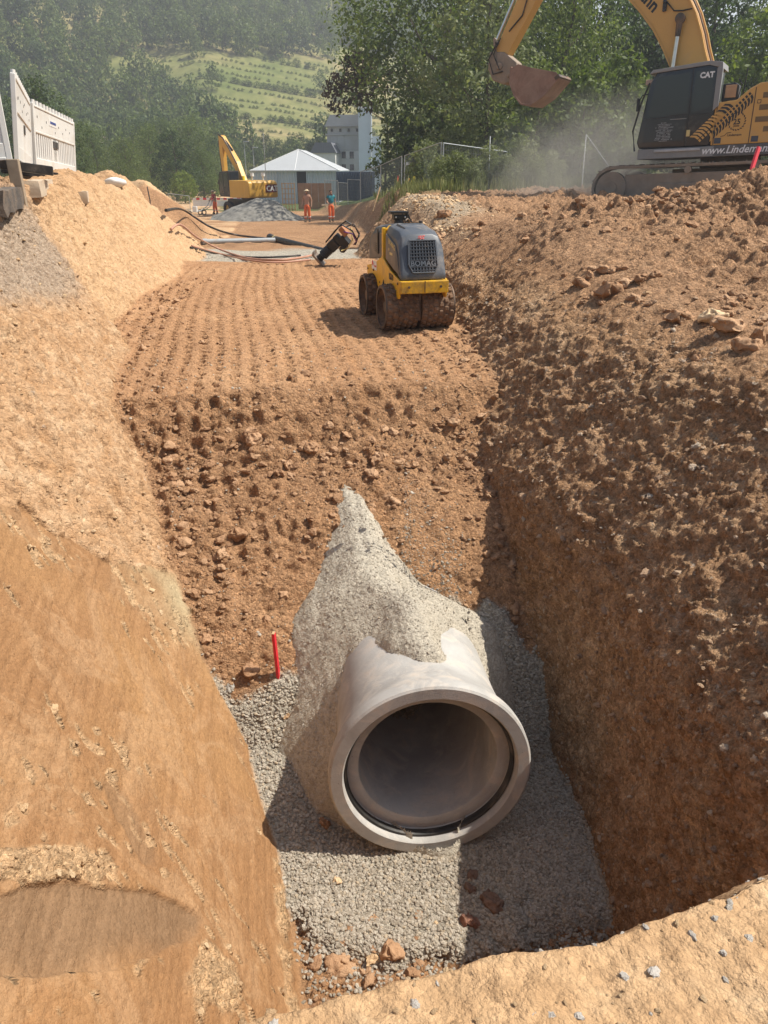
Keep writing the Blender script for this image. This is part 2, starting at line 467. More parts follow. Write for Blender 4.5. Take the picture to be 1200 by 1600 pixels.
gouge = np.clip(noise2(u * 5, v * 12, 90) * .5 + noise2(u * 13, v * 28, 91) * .55 + .42 * noise2(u * 1.1, v * 1.1, 97) - .42, 0, 1)
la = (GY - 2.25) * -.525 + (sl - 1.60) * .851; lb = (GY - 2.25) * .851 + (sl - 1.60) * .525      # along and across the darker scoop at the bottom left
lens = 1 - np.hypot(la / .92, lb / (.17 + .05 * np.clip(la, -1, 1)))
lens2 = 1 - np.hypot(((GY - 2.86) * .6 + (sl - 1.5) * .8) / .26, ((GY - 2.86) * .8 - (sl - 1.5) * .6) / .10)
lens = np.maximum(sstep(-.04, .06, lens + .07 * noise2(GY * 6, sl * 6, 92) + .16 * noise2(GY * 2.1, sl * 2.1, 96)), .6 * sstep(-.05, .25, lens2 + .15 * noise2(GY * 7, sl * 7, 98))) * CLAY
rb1 = np.exp(-((lb - .26) / .085) ** 2) * sstep(-.25, .15, la)
rb2 = np.exp(-((GY - 2.42) / .16) ** 2 - ((sl - .80) / .26) ** 2)
rub = sstep(.42, .62, rb1 + rb2 + .35 * fbm2(GY * 6, sl * 6, 3, 94) + .5 * np.exp(-((sl - .10) / .14) ** 2) + .28 * sstep(.30, .6, fbm2(GY * 1.5, sl * 1.5, 2, 99))) * CLAY * (1 - lens)
rub = np.maximum(rub, sstep(.10, .22, gouge) * CLAY * (1 - lens) * .9)
RUB = rub
dl_clay = -.032 * gouge * (1 - lens) - .022 * lens + .010 * (on(WM, clods2, GY * 9, sl * 9, 183) - .4) * sstep(.0, .5, noise2(GY * 1.4, sl * 1.4, 184)) + .004 * on(WM, fbm3, GX * 20, GY * 20, GZ * 20, 2, 189) + -.008 * np.clip(noise2(GY * 1.3, sl * 20, 93), 0, 1) - .004 * np.clip(noise2(GY * 2.5, sl * 48, 87), 0, 1) + rub * (.012 * on(rub, fbm3, GX * 16, GY * 16, GZ * 16, 3, 95) + .022 * (on(rub, clods2, GY * 26, sl * 26, 179) - .3)) + .02 * fbm2(GY * 1.5, sl * 1.5, 2, 96) + .003 * noise2(GY * 2.5, sl * 40, 199) * (1 - rub)
D += WM * near * np.where(CLAY > 0, rough_l * (1 - CLAY) + dl_clay * CLAY, rough_l)
# ---- right wall: coarse stony loam, raked by the sun
wr = GZ
a = R(38); u = GY * math.cos(a) - wr * math.sin(a); v = GY * math.sin(a) + wr * math.cos(a)
b1 = noise2(u * 3, v * 6, 100); b2 = 1 - np.abs(on(RM, noise3, GX * 8, GY * 8, GZ * 8, 101)) * 2; b3 = on(RM, fbm3, GX * 22, GY * 22, GZ * 22, 2, 102)
upw = sstep(-2.0, -.4, GZ)
sr = (GZ + 2.7) * 1.12 + GX * .35; rc1 = on(RM, clods2, GY * 5 - sr * 1.5, sr * 7 + GY * 1.5, 185); rc2 = on(RM, clods2, GY * 12 - sr * 4, sr * 17 + GY * 4, 186); rc3 = on(RM, clods2, GY * 30, sr * 34, 187)
rlump = (.024 * (rc1 - .5) * sstep(-.4, .4, noise2(GY * 1.3, sr * 1.3, 188)) + .022 * (rc2 - .5) + .016 * (rc3 - .5))
rwall = RM * sstep(.55, .15, GZ)
D += rwall * near * (rlump * (.8 + .35 * upw) + .5 * (.05 * b1 * (.5 + .5 * upw) + .036 * b2 * (.35 + .65 * upw) + .030 * b3 * (.5 + .5 * upw) + .010 * on(RM, noise3, GX * 60, GY * 60, GZ * 60, 105) + .05 * fbm3(GX * 1.6, GY * 1.6, GZ * 1.6, 2, 103) - .055 * np.clip(noise2(u * 6, v * 15, 104), 0, 1) * upw))
# ---- spoil heap on the right: lumps on lumps
heap = RM * (1 - sstep(.55, .15, GZ))
lump = 1 - np.abs(on(heap, noise3, GX * 3.2, GY * 3.2, GZ * 3, 110)) * 2; lump2 = 1 - np.abs(on(heap, noise3, GX * 9, GY * 9, GZ * 9, 111)) * 2
hx = sstep(.15, .55, GZ) * sstep(3.6, 5.2, GX + .4 * noise2(GX, GY, 119)) + .35
hc1 = on(heap, clods2, GX * 4.5, GY * 4.5, 190); hc2 = on(heap, clods2, GX * 11, GY * 11, 191); hc3 = on(heap, clods2, GX * 27, GY * 27, 192)
D += heap * near * hx * (.085 * hc1 * sstep(-.1, .45, noise2(GX * .8, GY * .8, 193)) + .045 * (hc2 - .4) + .018 * (hc3 - .4) + .05 * lump + .03 * lump2 + .014 * on(heap, fbm3, GX * 26, GY * 26, GZ * 26, 2, 112) + .09 * fbm2(GX * 1.1, GY * 1.1, 2, 113))
# ---- trench floor
rolled = sstep(7.05, 7.25, GY + .08 * noise2(GX * 3, GY * 3, 120)) * sstep(17.2, 16.5, GY + .5 * noise2(GX, GY, 121)) * FL
uu = GX + .10 * np.sin(GY * .55 + .6) + .05 * noise2(GX * .9, GY * .5, 122) - .05 * (GY - 7) * sstep(1.2, 2.4, GX) * .4 + (GY - 9) * (GX - .4) * .022
row = np.floor(uu / .185)
ph = _h(row.astype(np.int64), row.astype(np.int64) * 0, 0, 5) * 3.14
cx = .5 + .5 * np.cos(2 * PI * (uu / .185)); cy = .5 + .5 * np.cos(2 * PI * GY / .145 + ph)
vis = .55 + .45 * noise2(GX * 1.1, GY * .8, 123)
rp = _h(row.astype(np.int64), np.floor(GY / .145 + ph / 6.28 + .5).astype(np.int64), 4, 9)
pad = -(sstep(.42, .66, cx) * (.07 + .93 * sstep(.42, .60, cy) * np.clip(.75 + .6 * rp, 0, 1.25))) * .078 * np.clip(vis + .3, .25, 1.15) * (1 - .35 * sstep(10, 14, GY))
D += rolled * (pad + .018 * fbm2(GX * 9, GY * 9, 3, 124) + .012 * (on(rolled, clods2, GX * 16, GY * 16, 198) - .4) + .02 * fbm2(GX * 1.2, GY * 1.2, 2, 125) + .006 * noise2(GX * 40, GY * 40, 126))
loose = FL * (1 - rolled) * sstep(16.5, 14, GY) 
l1 = 1 - np.abs(on(loose, noise3, GX * 6, GY * 6, GZ * 6, 130)) * 2
trk = sstep(.3, .8, .5 + .5 * np.cos(2 * PI * (GX + .1 * np.sin(GY * 2)) / .2)) * sstep(.2, .7, .5 + .5 * np.cos(2 * PI * GY / .16)) * sstep(.5, -.3, GX) * sstep(4.9, 5.6, GY)
fc1 = on(loose, clods2, GX * 7, GY * 7, 194); fc2 = on(loose, clods2, GX * 18, GY * 18, 195)
D += loose * (.05 * (fc1 - .4) * sstep(-.2, .5, noise2(GX * 1.1, GY * 1.4, 196) + np.exp(-((GY - 6.6) / .35) ** 2)) + .024 * (fc2 - .4) * sstep(-.5, .3, noise2(GX * 1.7, GY * 1.7, 197)) + .032 * fbm2(GX * 2.2, GY * 2.2, 3, 131) + .02 * l1 + .016 * on(loose, fbm3, GX * 20, GY * 20, GZ * 20, 3, 132) - .045 * trk)
far = sstep(14, 18, GY) * (1 - RM) * (1 - WM)
D += far * near * (.05 * fbm2(GX * .9, GY * .9, 4, 140) + .03 * sstep(.3, .8, .5 + .5 * np.cos(2 * PI * (GX * .5 + GY * .1) / .33)) * sstep(24.5, 26, GY) * sstep(33, 30, GY))
# ---- crushed stone, bank in front
D += GM * sstep(30, 20, GY) * (.012 * fbm2(GX * 5, GY * 5, 3, 150) + .005 * on(GM, noise3, GX * 60, GY * 60, GZ * 60, 151) + .004 * on(GM, noise3, GX * 120, GY * 120, GZ * 120, 152) - .035 * np.clip(noise2(GX * 2.6, GY * 1.5, 153) - .3, 0, 1))
ftp = -.03 * np.clip(noise2(GX * 4.5, GY * 4.5, 160) - .2, 0, 1)
D += EM * (ftp + .018 * fbm2(GX * 6, GY * 6, 3, 161) + .006 * fbm2(GX * 26, GY * 26, 3, 162) + sstep(.2, -.3, GZ) * sstep(-.1, -.4, GZ) * .03 * on(EM, fbm3, GX * 7, GY * 7, GZ * 7, 3, 163))
P = np.stack([GX, GY, GZ], -1) + NRM * D[..., None]
idx = np.arange(NY * NX).reshape(NY, NX)
F = np.stack([idx[:-1, :-1], idx[:-1, 1:], idx[1:, 1:], idx[1:, :-1]], -1).reshape(-1, 4)

# what the ground is made of
def ground_material():
    m, nt, b = nmat('site_earth')
    tc = N(nt, 'ShaderNodeTexCoord').outputs['Object']
    big = noise_node(nt, tc, .9, 6, .6, .3); mid = noise_node(nt, tc, 6, 6, .62); fine = noise_node(nt, tc, 55, 5, .65); grit = noise_node(nt, tc, 190, 3, .6)
    soil = ramp(nt, big, [(.3, (.30, .155, .073)), (.52, (.37, .196, .094)), (.72, (.445, .258, .134))])
    soil = mixc(nt, ramp(nt, fine, [(.35, 0), (.75, .5)]), soil, (.47, .29, .158))
    soil = mixc(nt, ramp(nt, mid, [(.52, 0), (.75, .5)]), soil, (.27, .143, .074))
    # left cut: pale dry sand over ochre
    sand = ramp(nt, mid, [(.3, (.40, .232, .115)), (.5, (.45, .28, .154)), (.72, (.57, .40, .245))])
    sand = mixc(nt, ramp(nt, fine, [(.5, 0), (.72, .45)]), sand, (.37, .215, .115))
    pal = attr(nt, 'pale')
    sand2 = ramp(nt, mid, [(.25, (.44, .272, .142)), (.75, (.55, .375, .22))])
    sand = mixc(nt, pal, sand, sand2)
    stone = ramp(nt, noise_node(nt, tc, 13, 4, .5), [(.68, 0), (.72, .8)])
    sand = mixc(nt, mathn(nt, 'MULTIPLY', stone, .5), sand, (.46, .40, .33))
    top = ramp(nt, fine, [(.3, (.20, .155, .115)), (.5, (.32, .25, .185)), (.72, (.46, .40, .33))])
    sand = mixc(nt, mathn(nt, 'MULTIPLY', attr(nt, 'topsoil'), .8), sand, top)
    c = mixc(nt, attr(nt, 'wall_left'), soil, sand)
    # smooth moist clay
    st = N(nt, 'ShaderNodeMapping'); st.inputs['Scale'].default_value = (7, .55, 7); nt.links.new(tc, st.inputs[0])
    stv = noise_node(nt, st.outputs[0], 2.4, 6, .6, .5)
    clay = ramp(nt, stv, [(.25, (.235, .122, .054)), (.5, (.280, .150, .068)), (.78, (.335, .190, .092))])
    clay = mixc(nt, ramp(nt, big, [(.45, 0), (.62, .55)]), clay, (.35, .198, .086))
    clay = mixc(nt, ramp(nt, noise_node(nt, tc, 1.6, 8, .7, .8), [(.50, 0), (.60, .55), (.66, .25), (.75, .6)]), clay, (.40, .25, .135))
    clay = mixc(nt, ramp(nt, noise_node(nt, tc, 2.7, 7, .65, .5), [(.54, 0), (.68, .5)]), clay, (.235, .132, .066))
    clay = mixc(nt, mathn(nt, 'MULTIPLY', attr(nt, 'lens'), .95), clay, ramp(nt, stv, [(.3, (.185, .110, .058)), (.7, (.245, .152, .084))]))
    clay = mixc(nt, mathn(nt, 'MULTIPLY', attr(nt, 'gouge'), .35), clay, (.46, .295, .16))
    clay = mixc(nt, attr(nt, 'rubble'), clay, ramp(nt, fine, [(.3, (.47, .29, .15)), (.7, (.60, .41, .235))]))
    clay = mixc(nt, mathn(nt, 'MULTIPLY', attr(nt, 'olive'), .75), clay, (.40, .335, .205))
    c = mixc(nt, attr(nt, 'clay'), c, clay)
    # right wall: dark stony loam
    loam = ramp(nt, mid, [(.28, (.255, .142, .070)), (.5, (.385, .228, .122)), (.74, (.52, .34, .20))])
    loam = mixc(nt, ramp(nt, noise_node(nt, tc, 24, 3, .5), [(.63, 0), (.69, .75)]), loam, (.47, .38, .29))
    loam = mixc(nt, ramp(nt, big, [(.55, 0), (.72, .5)]), loam, (.45, .345, .22))
    c = mixc(nt, attr(nt, 'wall_right'), c, loam)
    heapc = ramp(nt, mid, [(.28, (.30, .168, .090)), (.55, (.39, .22, .115)), (.78, (.49, .305, .175))])
    heapc = mixc(nt, ramp(nt, fine, [(.4, 0), (.75, .5)]), heapc, (.50, .335, .21))
    heapc = mixc(nt, attr(nt, 'greyish'), heapc, ramp(nt, fine, [(.3, (.36, .28, .185)), (.7, (.50, .41, .295))]))
    c = mixc(nt, attr(nt, 'heap'), c, heapc)
    gravel = ramp(nt, grit, [(.3, (.36, .315, .245)), (.5, (.44, .395, .315)), (.72, (.51, .465, .385))])
    gravel = mixc(nt, ramp(nt, mid, [(.5, 0), (.8, .3)]), gravel, (.44, .37, .27))
    c = mixc(nt, attr(nt, 'gravel'), c, gravel)
    bank = ramp(nt, mid, [(.3, (.40, .245, .125)), (.55, (.48, .31, .168)), (.75, (.56, .39, .23))])
    bank = mixc(nt, ramp(nt, fine, [(.45, 0), (.75, .35)]), bank, (.44, .28, .15))
    c = mixc(nt, attr(nt, 'bank'), c, bank)
    c = mixc(nt, attr(nt, 'green'), c, ramp(nt, mid, [(.3, (.055, .085, .025)), (.7, (.11, .13, .045))]))
    keep = mathn(nt, 'SUBTRACT', 1.0, mathn(nt, 'MULTIPLY', mathn(nt, 'SUBTRACT', attr(nt, 'clay'), attr(nt, 'rubble'), True), .72))
    keep = mathn(nt, 'MULTIPLY', keep, mathn(nt, 'SUBTRACT', 1.0, attr(nt, 'firm')))
    vs = []
    for sc_, lo_, hi_ in ((30, .72, 1.30), (85, .70, 1.34)):
        vo = N(nt, 'ShaderNodeTexVoronoi'); vo.inputs['Scale'].default_value = sc_; nt.links.new(tc, vo.inputs['Vector'])
        sp = N(nt, 'ShaderNodeSeparateColor'); nt.links.new(vo.outputs['Color'], sp.inputs[0])
        g_ = ramp(nt, sp.outputs[0], [(0, lo_), (1, hi_)])
        c = mixc(nt, mathn(nt, 'MULTIPLY', keep, .8), c, g_, 'MULTIPLY'); vs.append((vo.outputs['Distance'], sp.outputs[1]))
    nt.links.new(c, b.inputs['Base Color'])
    b.inputs['Roughness'].default_value = .93; b.inputs['Specular IOR Level'].default_value = .18
    hh = mathn(nt, 'ADD', mathn(nt, 'MULTIPLY', fine, 1.0), mathn(nt, 'MULTIPLY', grit, .55))
    for q_, (ds, rn) in enumerate(vs):
        lump_ = mathn(nt, 'MULTIPLY', mathn(nt, 'SUBTRACT', 1.0, ds), mathn(nt, 'ADD', rn, .3)); hh = mathn(nt, 'ADD', hh, mathn(nt, 'MULTIPLY', lump_, (1.1, .5)[q_]))
    bump(nt, b, mathn(nt, 'MULTIPLY', hh, keep), .9, .027)
    return m
M_EARTH = ground_material()
ground = pydata('ground', P.reshape(-1, 3), F, M_EARTH, smooth=True)
tag(ground, kind='structure')
def put_attr(me, name, arr):
    a = me.attributes.new(name, 'FLOAT', 'POINT'); a.data.foreach_set('value', np.ascontiguousarray(arr, np.float32).ravel())
HEAPM = RM * sstep(.0, .5, GZ) * sstep(3.0, 3.9, GX)
GREY = sstep(.15, .5, np.exp(-((GX - 3.2) / 1.5) ** 2 - ((GY - 17) / 3.2) ** 2) + .3 * fbm2(GX * 1.5, GY * 1.5, 3, 170)) 
GREEN = sstep(26, 29, GY + 1.5 * noise2(GX * .7, GY * .7, 171)) * sstep(5.6, 6.6, GX - .02 * (GY - 30)) + sstep(-4.2, -6, GX) * sstep(30, 36, GY) + sstep(68, 74, GY)
put_attr(ground.data, 'wall_left', WM * (1 - .35 * sstep(1.1, 1.5, GZ)))
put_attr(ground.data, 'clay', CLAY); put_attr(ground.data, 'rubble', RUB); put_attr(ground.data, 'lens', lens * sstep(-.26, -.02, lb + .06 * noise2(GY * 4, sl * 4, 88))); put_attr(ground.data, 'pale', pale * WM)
put_attr(ground.data, 'gouge', sstep(.03, .14, gouge) * CLAY * (1 - lens))
put_attr(ground.data, 'topsoil', WM * sstep(.38, .68, GZ + .25 * fbm2(GY * 1.6, GX * 1.6, 3, 173)) * sstep(10.2, 8.6, GY + .6 * noise2(GY, GZ * 2, 174)))
put_attr(ground.data, 'firm', np.clip(rolled * .5 + pale * WM * .55 + (1 - pale) * WM * (1 - CLAY) * .42 + EM * .62, 0, .8))
put_attr(ground.data, 'olive', np.exp(-((GY - 5.25) / .38) ** 2 - ((GZ + 1.55) / .6) ** 2) * (.7 + .6 * noise2(GY * 4, GZ * 4, 172)))
put_attr(ground.data, 'wall_right', rwall); put_attr(ground.data, 'heap', HEAPM); put_attr(ground.data, 'greyish', np.clip(GREY, 0, 1) * .85)
put_attr(ground.data, 'gravel', GM); put_attr(ground.data, 'bank', EM * sstep(-.5, -.1, GZ)); put_attr(ground.data, 'green', np.clip(GREEN, 0, 1) * (1 - WM))

GRV = grid_normals(P[..., 0], P[..., 1], P[..., 2])
def gz(x, y):
    """height of the built ground at x, y"""
    j = min(max(np.searchsorted(YS, y), 1), NY - 1); t = (y - YS[j - 1]) / (YS[j] - YS[j - 1])
    a = np.interp(x, P[j - 1, :, 0], P[j - 1, :, 2]); b = np.interp(x, P[j, :, 0], P[j, :, 2])
    return float(a + (b - a) * t)
CELL = None
def sample(n, dens, rng):
    """n points on the ground, spread by density (an array on the grid) times area"""
    du = P[:-1, 1:] - P[:-1, :-1]; dv = P[1:, :-1] - P[:-1, :-1]
    ar = np.linalg.norm(np.cross(du, dv), axis=-1) * dens[:-1, :-1]
    c = np.cumsum(ar.ravel()); k = np.searchsorted(c, rng.random(n) * c[-1]); k = np.minimum(k, ar.size - 1)
    j, i = np.divmod(k, NX - 1); a = rng.random(n)[:, None]; b = rng.random(n)[:, None]
    return P[j, i] + du[j, i] * a + dv[j, i] * b, GRV[j, i]

# ------------------------------------------------------------------ stones and clods strewn over it
def rock_tree(name, mat, sub, amp, freq, flat=False):
    ng = bpy.data.node_groups.new(name, 'GeometryNodeTree')
    ng.interface.new_socket('Geometry', in_out='INPUT', socket_type='NodeSocketGeometry')
    ng.interface.new_socket('Geometry', in_out='OUTPUT', socket_type='NodeSocketGeometry')
    L = ng.links; gi = ng.nodes.new('NodeGroupInput'); go = ng.nodes.new('NodeGroupOutput')
    g2i = ng.nodes.new('GeometryNodeGeometryToInstance')
    for v in range(7):
        ico = ng.nodes.new('GeometryNodeMeshIcoSphere'); ico.inputs['Radius'].default_value = 1; ico.inputs['Subdivisions'].default_value = sub
        pos = ng.nodes.new('GeometryNodeInputPosition')
        add = ng.nodes.new('ShaderNodeVectorMath'); add.inputs[1].default_value = (v * 13.7, v * 5.1, v * 3.3); L.new(pos.outputs[0], add.inputs[0])
        nz = ng.nodes.new('ShaderNodeTexNoise'); nz.inputs['Scale'].default_value = freq; nz.inputs['Detail'].default_value = 5; nz.inputs['Roughness'].default_value = .6; L.new(add.outputs[0], nz.inputs['Vector'])
        sub_ = ng.nodes.new('ShaderNodeMath'); sub_.operation = 'SUBTRACT'; sub_.inputs[1].default_value = .5; L.new(nz.outputs['Fac'], sub_.inputs[0])
        mul = ng.nodes.new('ShaderNodeMath'); mul.operation = 'MULTIPLY'; mul.inputs[1].default_value = amp; L.new(sub_.outputs[0], mul.inputs[0])
        sc = ng.nodes.new('ShaderNodeVectorMath'); sc.operation = 'SCALE'; L.new(pos.outputs[0], sc.inputs[0]); L.new(mul.outputs[0], sc.inputs['Scale'])
        sp = ng.nodes.new('GeometryNodeSetPosition'); L.new(ico.outputs['Mesh'], sp.inputs['Geometry']); L.new(sc.outputs[0], sp.inputs['Offset'])
        ss = ng.nodes.new('GeometryNodeSetShadeSmooth'); ss.inputs['Shade Smooth'].default_value = not flat; L.new(sp.outputs[0], ss.inputs[0])
        sm = ng.nodes.new('GeometryNodeSetMaterial'); sm.inputs['Material'].default_value = mat; L.new(ss.outputs[0], sm.inputs[0])
        L.new(sm.outputs[0], g2i.inputs[0])
    def named(n, t):
        a = ng.nodes.new('GeometryNodeInputNamedAttribute'); a.data_type = t; a.inputs[0].default_value = n; return a.outputs[0]
    iop = ng.nodes.new('GeometryNodeInstanceOnPoints'); L.new(gi.outputs[0], iop.inputs['Points']); L.new(g2i.outputs[0], iop.inputs['Instance'])
    iop.inputs['Pick Instance'].default_value = True
    L.new(named('pick', 'INT'), iop.inputs['Instance Index']); L.new(named('size', 'FLOAT_VECTOR'), iop.inputs['Scale'])
    e2r = ng.nodes.new('FunctionNodeEulerToRotation'); L.new(named('turn', 'FLOAT_VECTOR'), e2r.inputs[0]); L.new(e2r.outputs[0], iop.inputs['Rotation'])
    L.new(iop.outputs[0], go.inputs[0])
    return ng
def strew(name, pts, size, mat, rng, sub=3, amp=2.5, freq=1.5, flat=False, squash=.5):
    n = len(pts); me = bpy.data.meshes.new(name); me.vertices.add(n); me.vertices.foreach_set('co', np.asarray(pts, np.float32).ravel())
    s = size[:, None] * (1 + .35 * (rng.random((n, 3)) - .5) * 2); s[:, 2] *= squash + .3 * rng.random(n)
    a = me.attributes.new('size', 'FLOAT_VECTOR', 'POINT'); a.data.foreach_set('vector', s.astype(np.float32).ravel())
    t = rng.random((n, 3)) * 6.28; t[:, :2] = (t[:, :2] / 6.28 - .5) * 1.2
    a = me.attributes.new('turn', 'FLOAT_VECTOR', 'POINT'); a.data.foreach_set('vector', t.astype(np.float32).ravel())
    a = me.attributes.new('pick', 'INT', 'POINT'); a.data.foreach_set('value', rng.integers(0, 7, n).astype(np.int32))
    a = me.attributes.new('tint', 'FLOAT', 'POINT'); a.data.foreach_set('value', rng.random(n).astype(np.float32))
    o = link(name, me); md = o.modifiers.new('strew', 'NODES'); md.node_group = rock_tree(name, mat, sub, amp, freq, flat)
    return tag(o, kind='stuff')
def stone_mat(name, stops, fine=30, bd=.02):
    m, nt, b = nmat(name)
    tc = N(nt, 'ShaderNodeTexCoord').outputs['Object']
    rnd = N(nt, 'ShaderNodeObjectInfo').outputs['Random']
    tint = mathn(nt, 'ADD', attr(nt, 'tint', 'INSTANCER'), rnd); tint = mathn(nt, 'FRACT', tint)
    c = ramp(nt, tint, stops)
    nz = noise_node(nt, tc, fine / 12, 5, .65)
    c = mixc(nt, ramp(nt, nz, [(.35, 0), (.75, .45)]), c, tuple(min(1, q * 1.35) for q in stops[-1][1]))
    nt.links.new(c, b.inputs['Base Color']); b.inputs['Roughness'].default_value = .92; b.inputs['Specular IOR Level'].default_value = .2
    bump(nt, b, nz, .8, bd)
    return m
M_CLOD = stone_mat('clod_earth', [(0, (.25, .135, .070)), (.5, (.345, .198, .108)), (1, (.43, .272, .160))])
M_PALECLOD = stone_mat('dry_crumb', [(0, (.42, .255, .135)), (.5, (.53, .35, .19)), (1, (.60, .44, .27))])
M_CHIP = stone_mat('crushed_stone', [(0, (.25, .22, .175)), (.4, (.40, .36, .30)), (.8, (.52, .48, .41)), (1, (.46, .37, .26))])
M_PEBBLE = stone_mat('pebble_stone', [(0, (.42, .385, .33)), (.5, (.54, .49, .43)), (1, (.64, .59, .52))])
M_WALLSTONE = stone_mat('wall_stone', [(0, (.24, .135, .072)), (.6, (.36, .22, .125)), (1, (.50, .41, .31))])
def power(n, a, b, rng, k=2.2):
    u = rng.random(n); return (a ** (1 - k) + u * (b ** (1 - k) - a ** (1 - k))) ** (1 / (1 - k))
rng = np.random.default_rng(5)
# loose clods on the ramp and at the foot of the rolled fill
dn = loose * (.25 + 1.2 * np.exp(-((GY - 6.5) / .22) ** 2) + .9 * np.exp(-((GY - 6.15) / .3) ** 2) * sstep(-.4, 1.5, GX) + .7 * sstep(.0, .6, noise2(GX * 1.5, GY * 1.5, 201)))
dn = dn * sstep(2.4, 2.7, GY) * sstep(9, 8, GY) + rolled * .10 * sstep(14, 9, GY)
pt, nr = sample(5200, dn, rng); sz = power(len(pt), .005, .045, rng, 2.6)
strew('loose_clods', pt + nr * sz[:, None] * .05, sz, M_CLOD, rng, sub=2, flat=True)
# clods along the foot of both cuts
dn = FL * (sstep(.02, .2, sum(np.roll(WM + RM, q, 1) for q in (-25, -14, 14, 25)) * .5)) * sstep(16, 10, GY) * sstep(2.4, 2.8, GY)
pt, nr = sample(1300, dn, rng); sz = power(len(pt), .008, .055, rng, 2.5)
strew('foot_clods', pt + nr * sz[:, None] * .25, sz, M_CLOD, rng)
# spoil heap
dn = HEAPM * sstep(16, 11, GY) * (.35 + 1.5 * sstep(-.1, .5, fbm2(GX * .9, GY * .9, 3, 205))) * sstep(3.3, 4.6, GX) * np.clip(14 / (4 + GY), .5, 1.6)
pt, nr = sample(12000, dn, rng); sz = power(len(pt), .010, .10, rng, 2.6)
strew('heap_clods', pt + nr * sz[:, None] * .2, sz, M_CLOD, rng, sub=2, flat=True)
dn = HEAPM * GREY * sstep(22, 18, GY)
pt, nr = sample(900, dn, rng); sz = power(len(pt), .012, .06, rng, 2.6)
strew('grey_heap_clods', pt + nr * sz[:, None] * .2, sz, M_PALECLOD, rng)
# stones stuck in the right wall
dn = rwall * sstep(14, 9, GY) * (.3 + sstep(-.2, .4, noise3(GX * 2, GY * 2, GZ * 2, 207)))
pt, nr = sample(2600, dn, rng); sz = power(len(pt), .006, .030, rng, 2.6)
strew('wall_stones', pt + nr * sz[:, None] * .15, sz, M_WALLSTONE, rng)
# crumbs on the left wall and rubble in the scoops
dn = WM * (1 - CLAY) * (1 - .7 * pale) * sstep(14, 9, GY) * (.2 + sstep(0, .5, noise2(GY * 2, sl * 2, 209))) + 3.2 * RUB
pt, nr = sample(6500, dn, rng); sz = power(len(pt), .006, .026, rng, 2.5)
strew('sandy_crumbs', pt + nr * sz[:, None] * .2, sz, M_PALECLOD, rng)
# crushed stone: coarse chips in the bed, grains on the ridge
chipd = (GM + .22 * FL * sstep(2.45, 2.75, GY) * sstep(3.3, 3.0, GY)) * sstep(5.2, 4.6, GY) * (sstep(3.9, 3.2, GY) + sstep(1.1, 1.5, GX) * sstep(5, 4.4, GY) + .45) * sstep(16, 15, GY)
pt, nr = sample(27000, chipd, rng); sz = .0085 + .007 * rng.random(len(pt))
strew('coarse_gravel', pt + nr * sz[:, None] * .3, sz, M_CHIP, rng, sub=1, amp=.9, freq=1.1, flat=True)
pt, nr = sample(16000, GM * sstep(9, 8, GY), rng); sz = power(len(pt), .0035, .016, rng, 2.6)
strew('fine_gravel', pt + nr * sz[:, None] * .2, sz, M_CHIP, rng, sub=1, amp=.8, freq=1.1)
# the heap of fine stone tipped along the pipe, its own sheet so the pipe stays hollow beneath it
PIPE_C = Vector((.908, 3.574, -2.036)); PIPE_E = Euler((-.07, 0, -.057)); PIPE_AX = np.array(PIPE_E.to_matrix() @ Vector((0, 1, 0)))
hx_ = np.linspace(-.75, 2.35, 400); hy_ = np.linspace(3.35, 7.0, 430)
HX, HY = np.meshgrid(hx_, hy_); HZ = heap_top(HX, HY)
HD = .012 * fbm2(HX * 5, HY * 5, 3, 150) + .003 * noise3(HX * 40, HY * 40, HZ * 40, 151) - .045 * np.clip(noise2(HX * 2.6, HY * 1.3, 153) - .2, 0, 1) + .02 * np.clip(noise2(HX * 9, HY * 2.2, 154), 0, 1)
HP = np.stack([HX, HY, HZ], -1) + grid_normals(HX, HY, HZ) * HD[..., None]
gl = np.array([[0.]]); HB = macro(HX, HY)[0]
rel = HP - np.array(PIPE_C); al = rel @ PIPE_AX; rad = np.linalg.norm(rel - al[..., None] * PIPE_AX, axis=-1)
bad = (HP[..., 2] < HB - .05) | ((rad < .555) & (al < 3)) | ((al < .03) & (rad < .62))
hi_ = np.arange(HX.size).reshape(HX.shape)
HF = np.stack([hi_[:-1, :-1], hi_[:-1, 1:], hi_[1:, 1:], hi_[1:, :-1]], -1).reshape(-1, 4)
HF = HF[~bad.ravel()[HF].all(1)]
heap = pydata('gravel_heap', HP.reshape(-1, 3), HF, M_EARTH, smooth=True)
put_attr(heap.data, 'gravel', np.ones(HX.size)); put_attr(heap.data, 'firm', np.full(HX.size, .55))
tag(heap, kind='structure')
hn = grid_normals(HP[..., 0], HP[..., 1], HP[..., 2]); ok = np.argwhere(~bad)
pk = ok[rng.integers(0, len(ok), 10000)]; pt = HP[pk[:, 0], pk[:, 1]] + (rng.random((len(pk), 3)) - .5) * .008; nr = hn[pk[:, 0], pk[:, 1]]
sz = power(len(pt), .0022, .009, rng, 3.0)
strew('heap_gravel', pt + nr * sz[:, None] * .2, sz, M_CHIP, rng, sub=1, amp=.8, freq=1.1)
# bank in front
bk = EM * sstep(-.5, -.1, GZ) * sstep(-.2, .3, GY) * sstep(-3, -1, GX) * sstep(4, 2, GX)
pt, nr = sample(900, bk, rng); sz = power(len(pt), .0025, .010, rng, 2.4)
strew('bank_crumbs', pt + nr * sz[:, None] * .3, sz, M_PALECLOD, rng)
pt, nr = sample(190, bk * (.15 + sstep(.3, .9, GX)), rng); sz = power(len(pt), .005, .013, rng, 1.8)
strew('bank_pebbles', pt + nr * sz[:, None] * .1, sz, M_PEBBLE, rng)
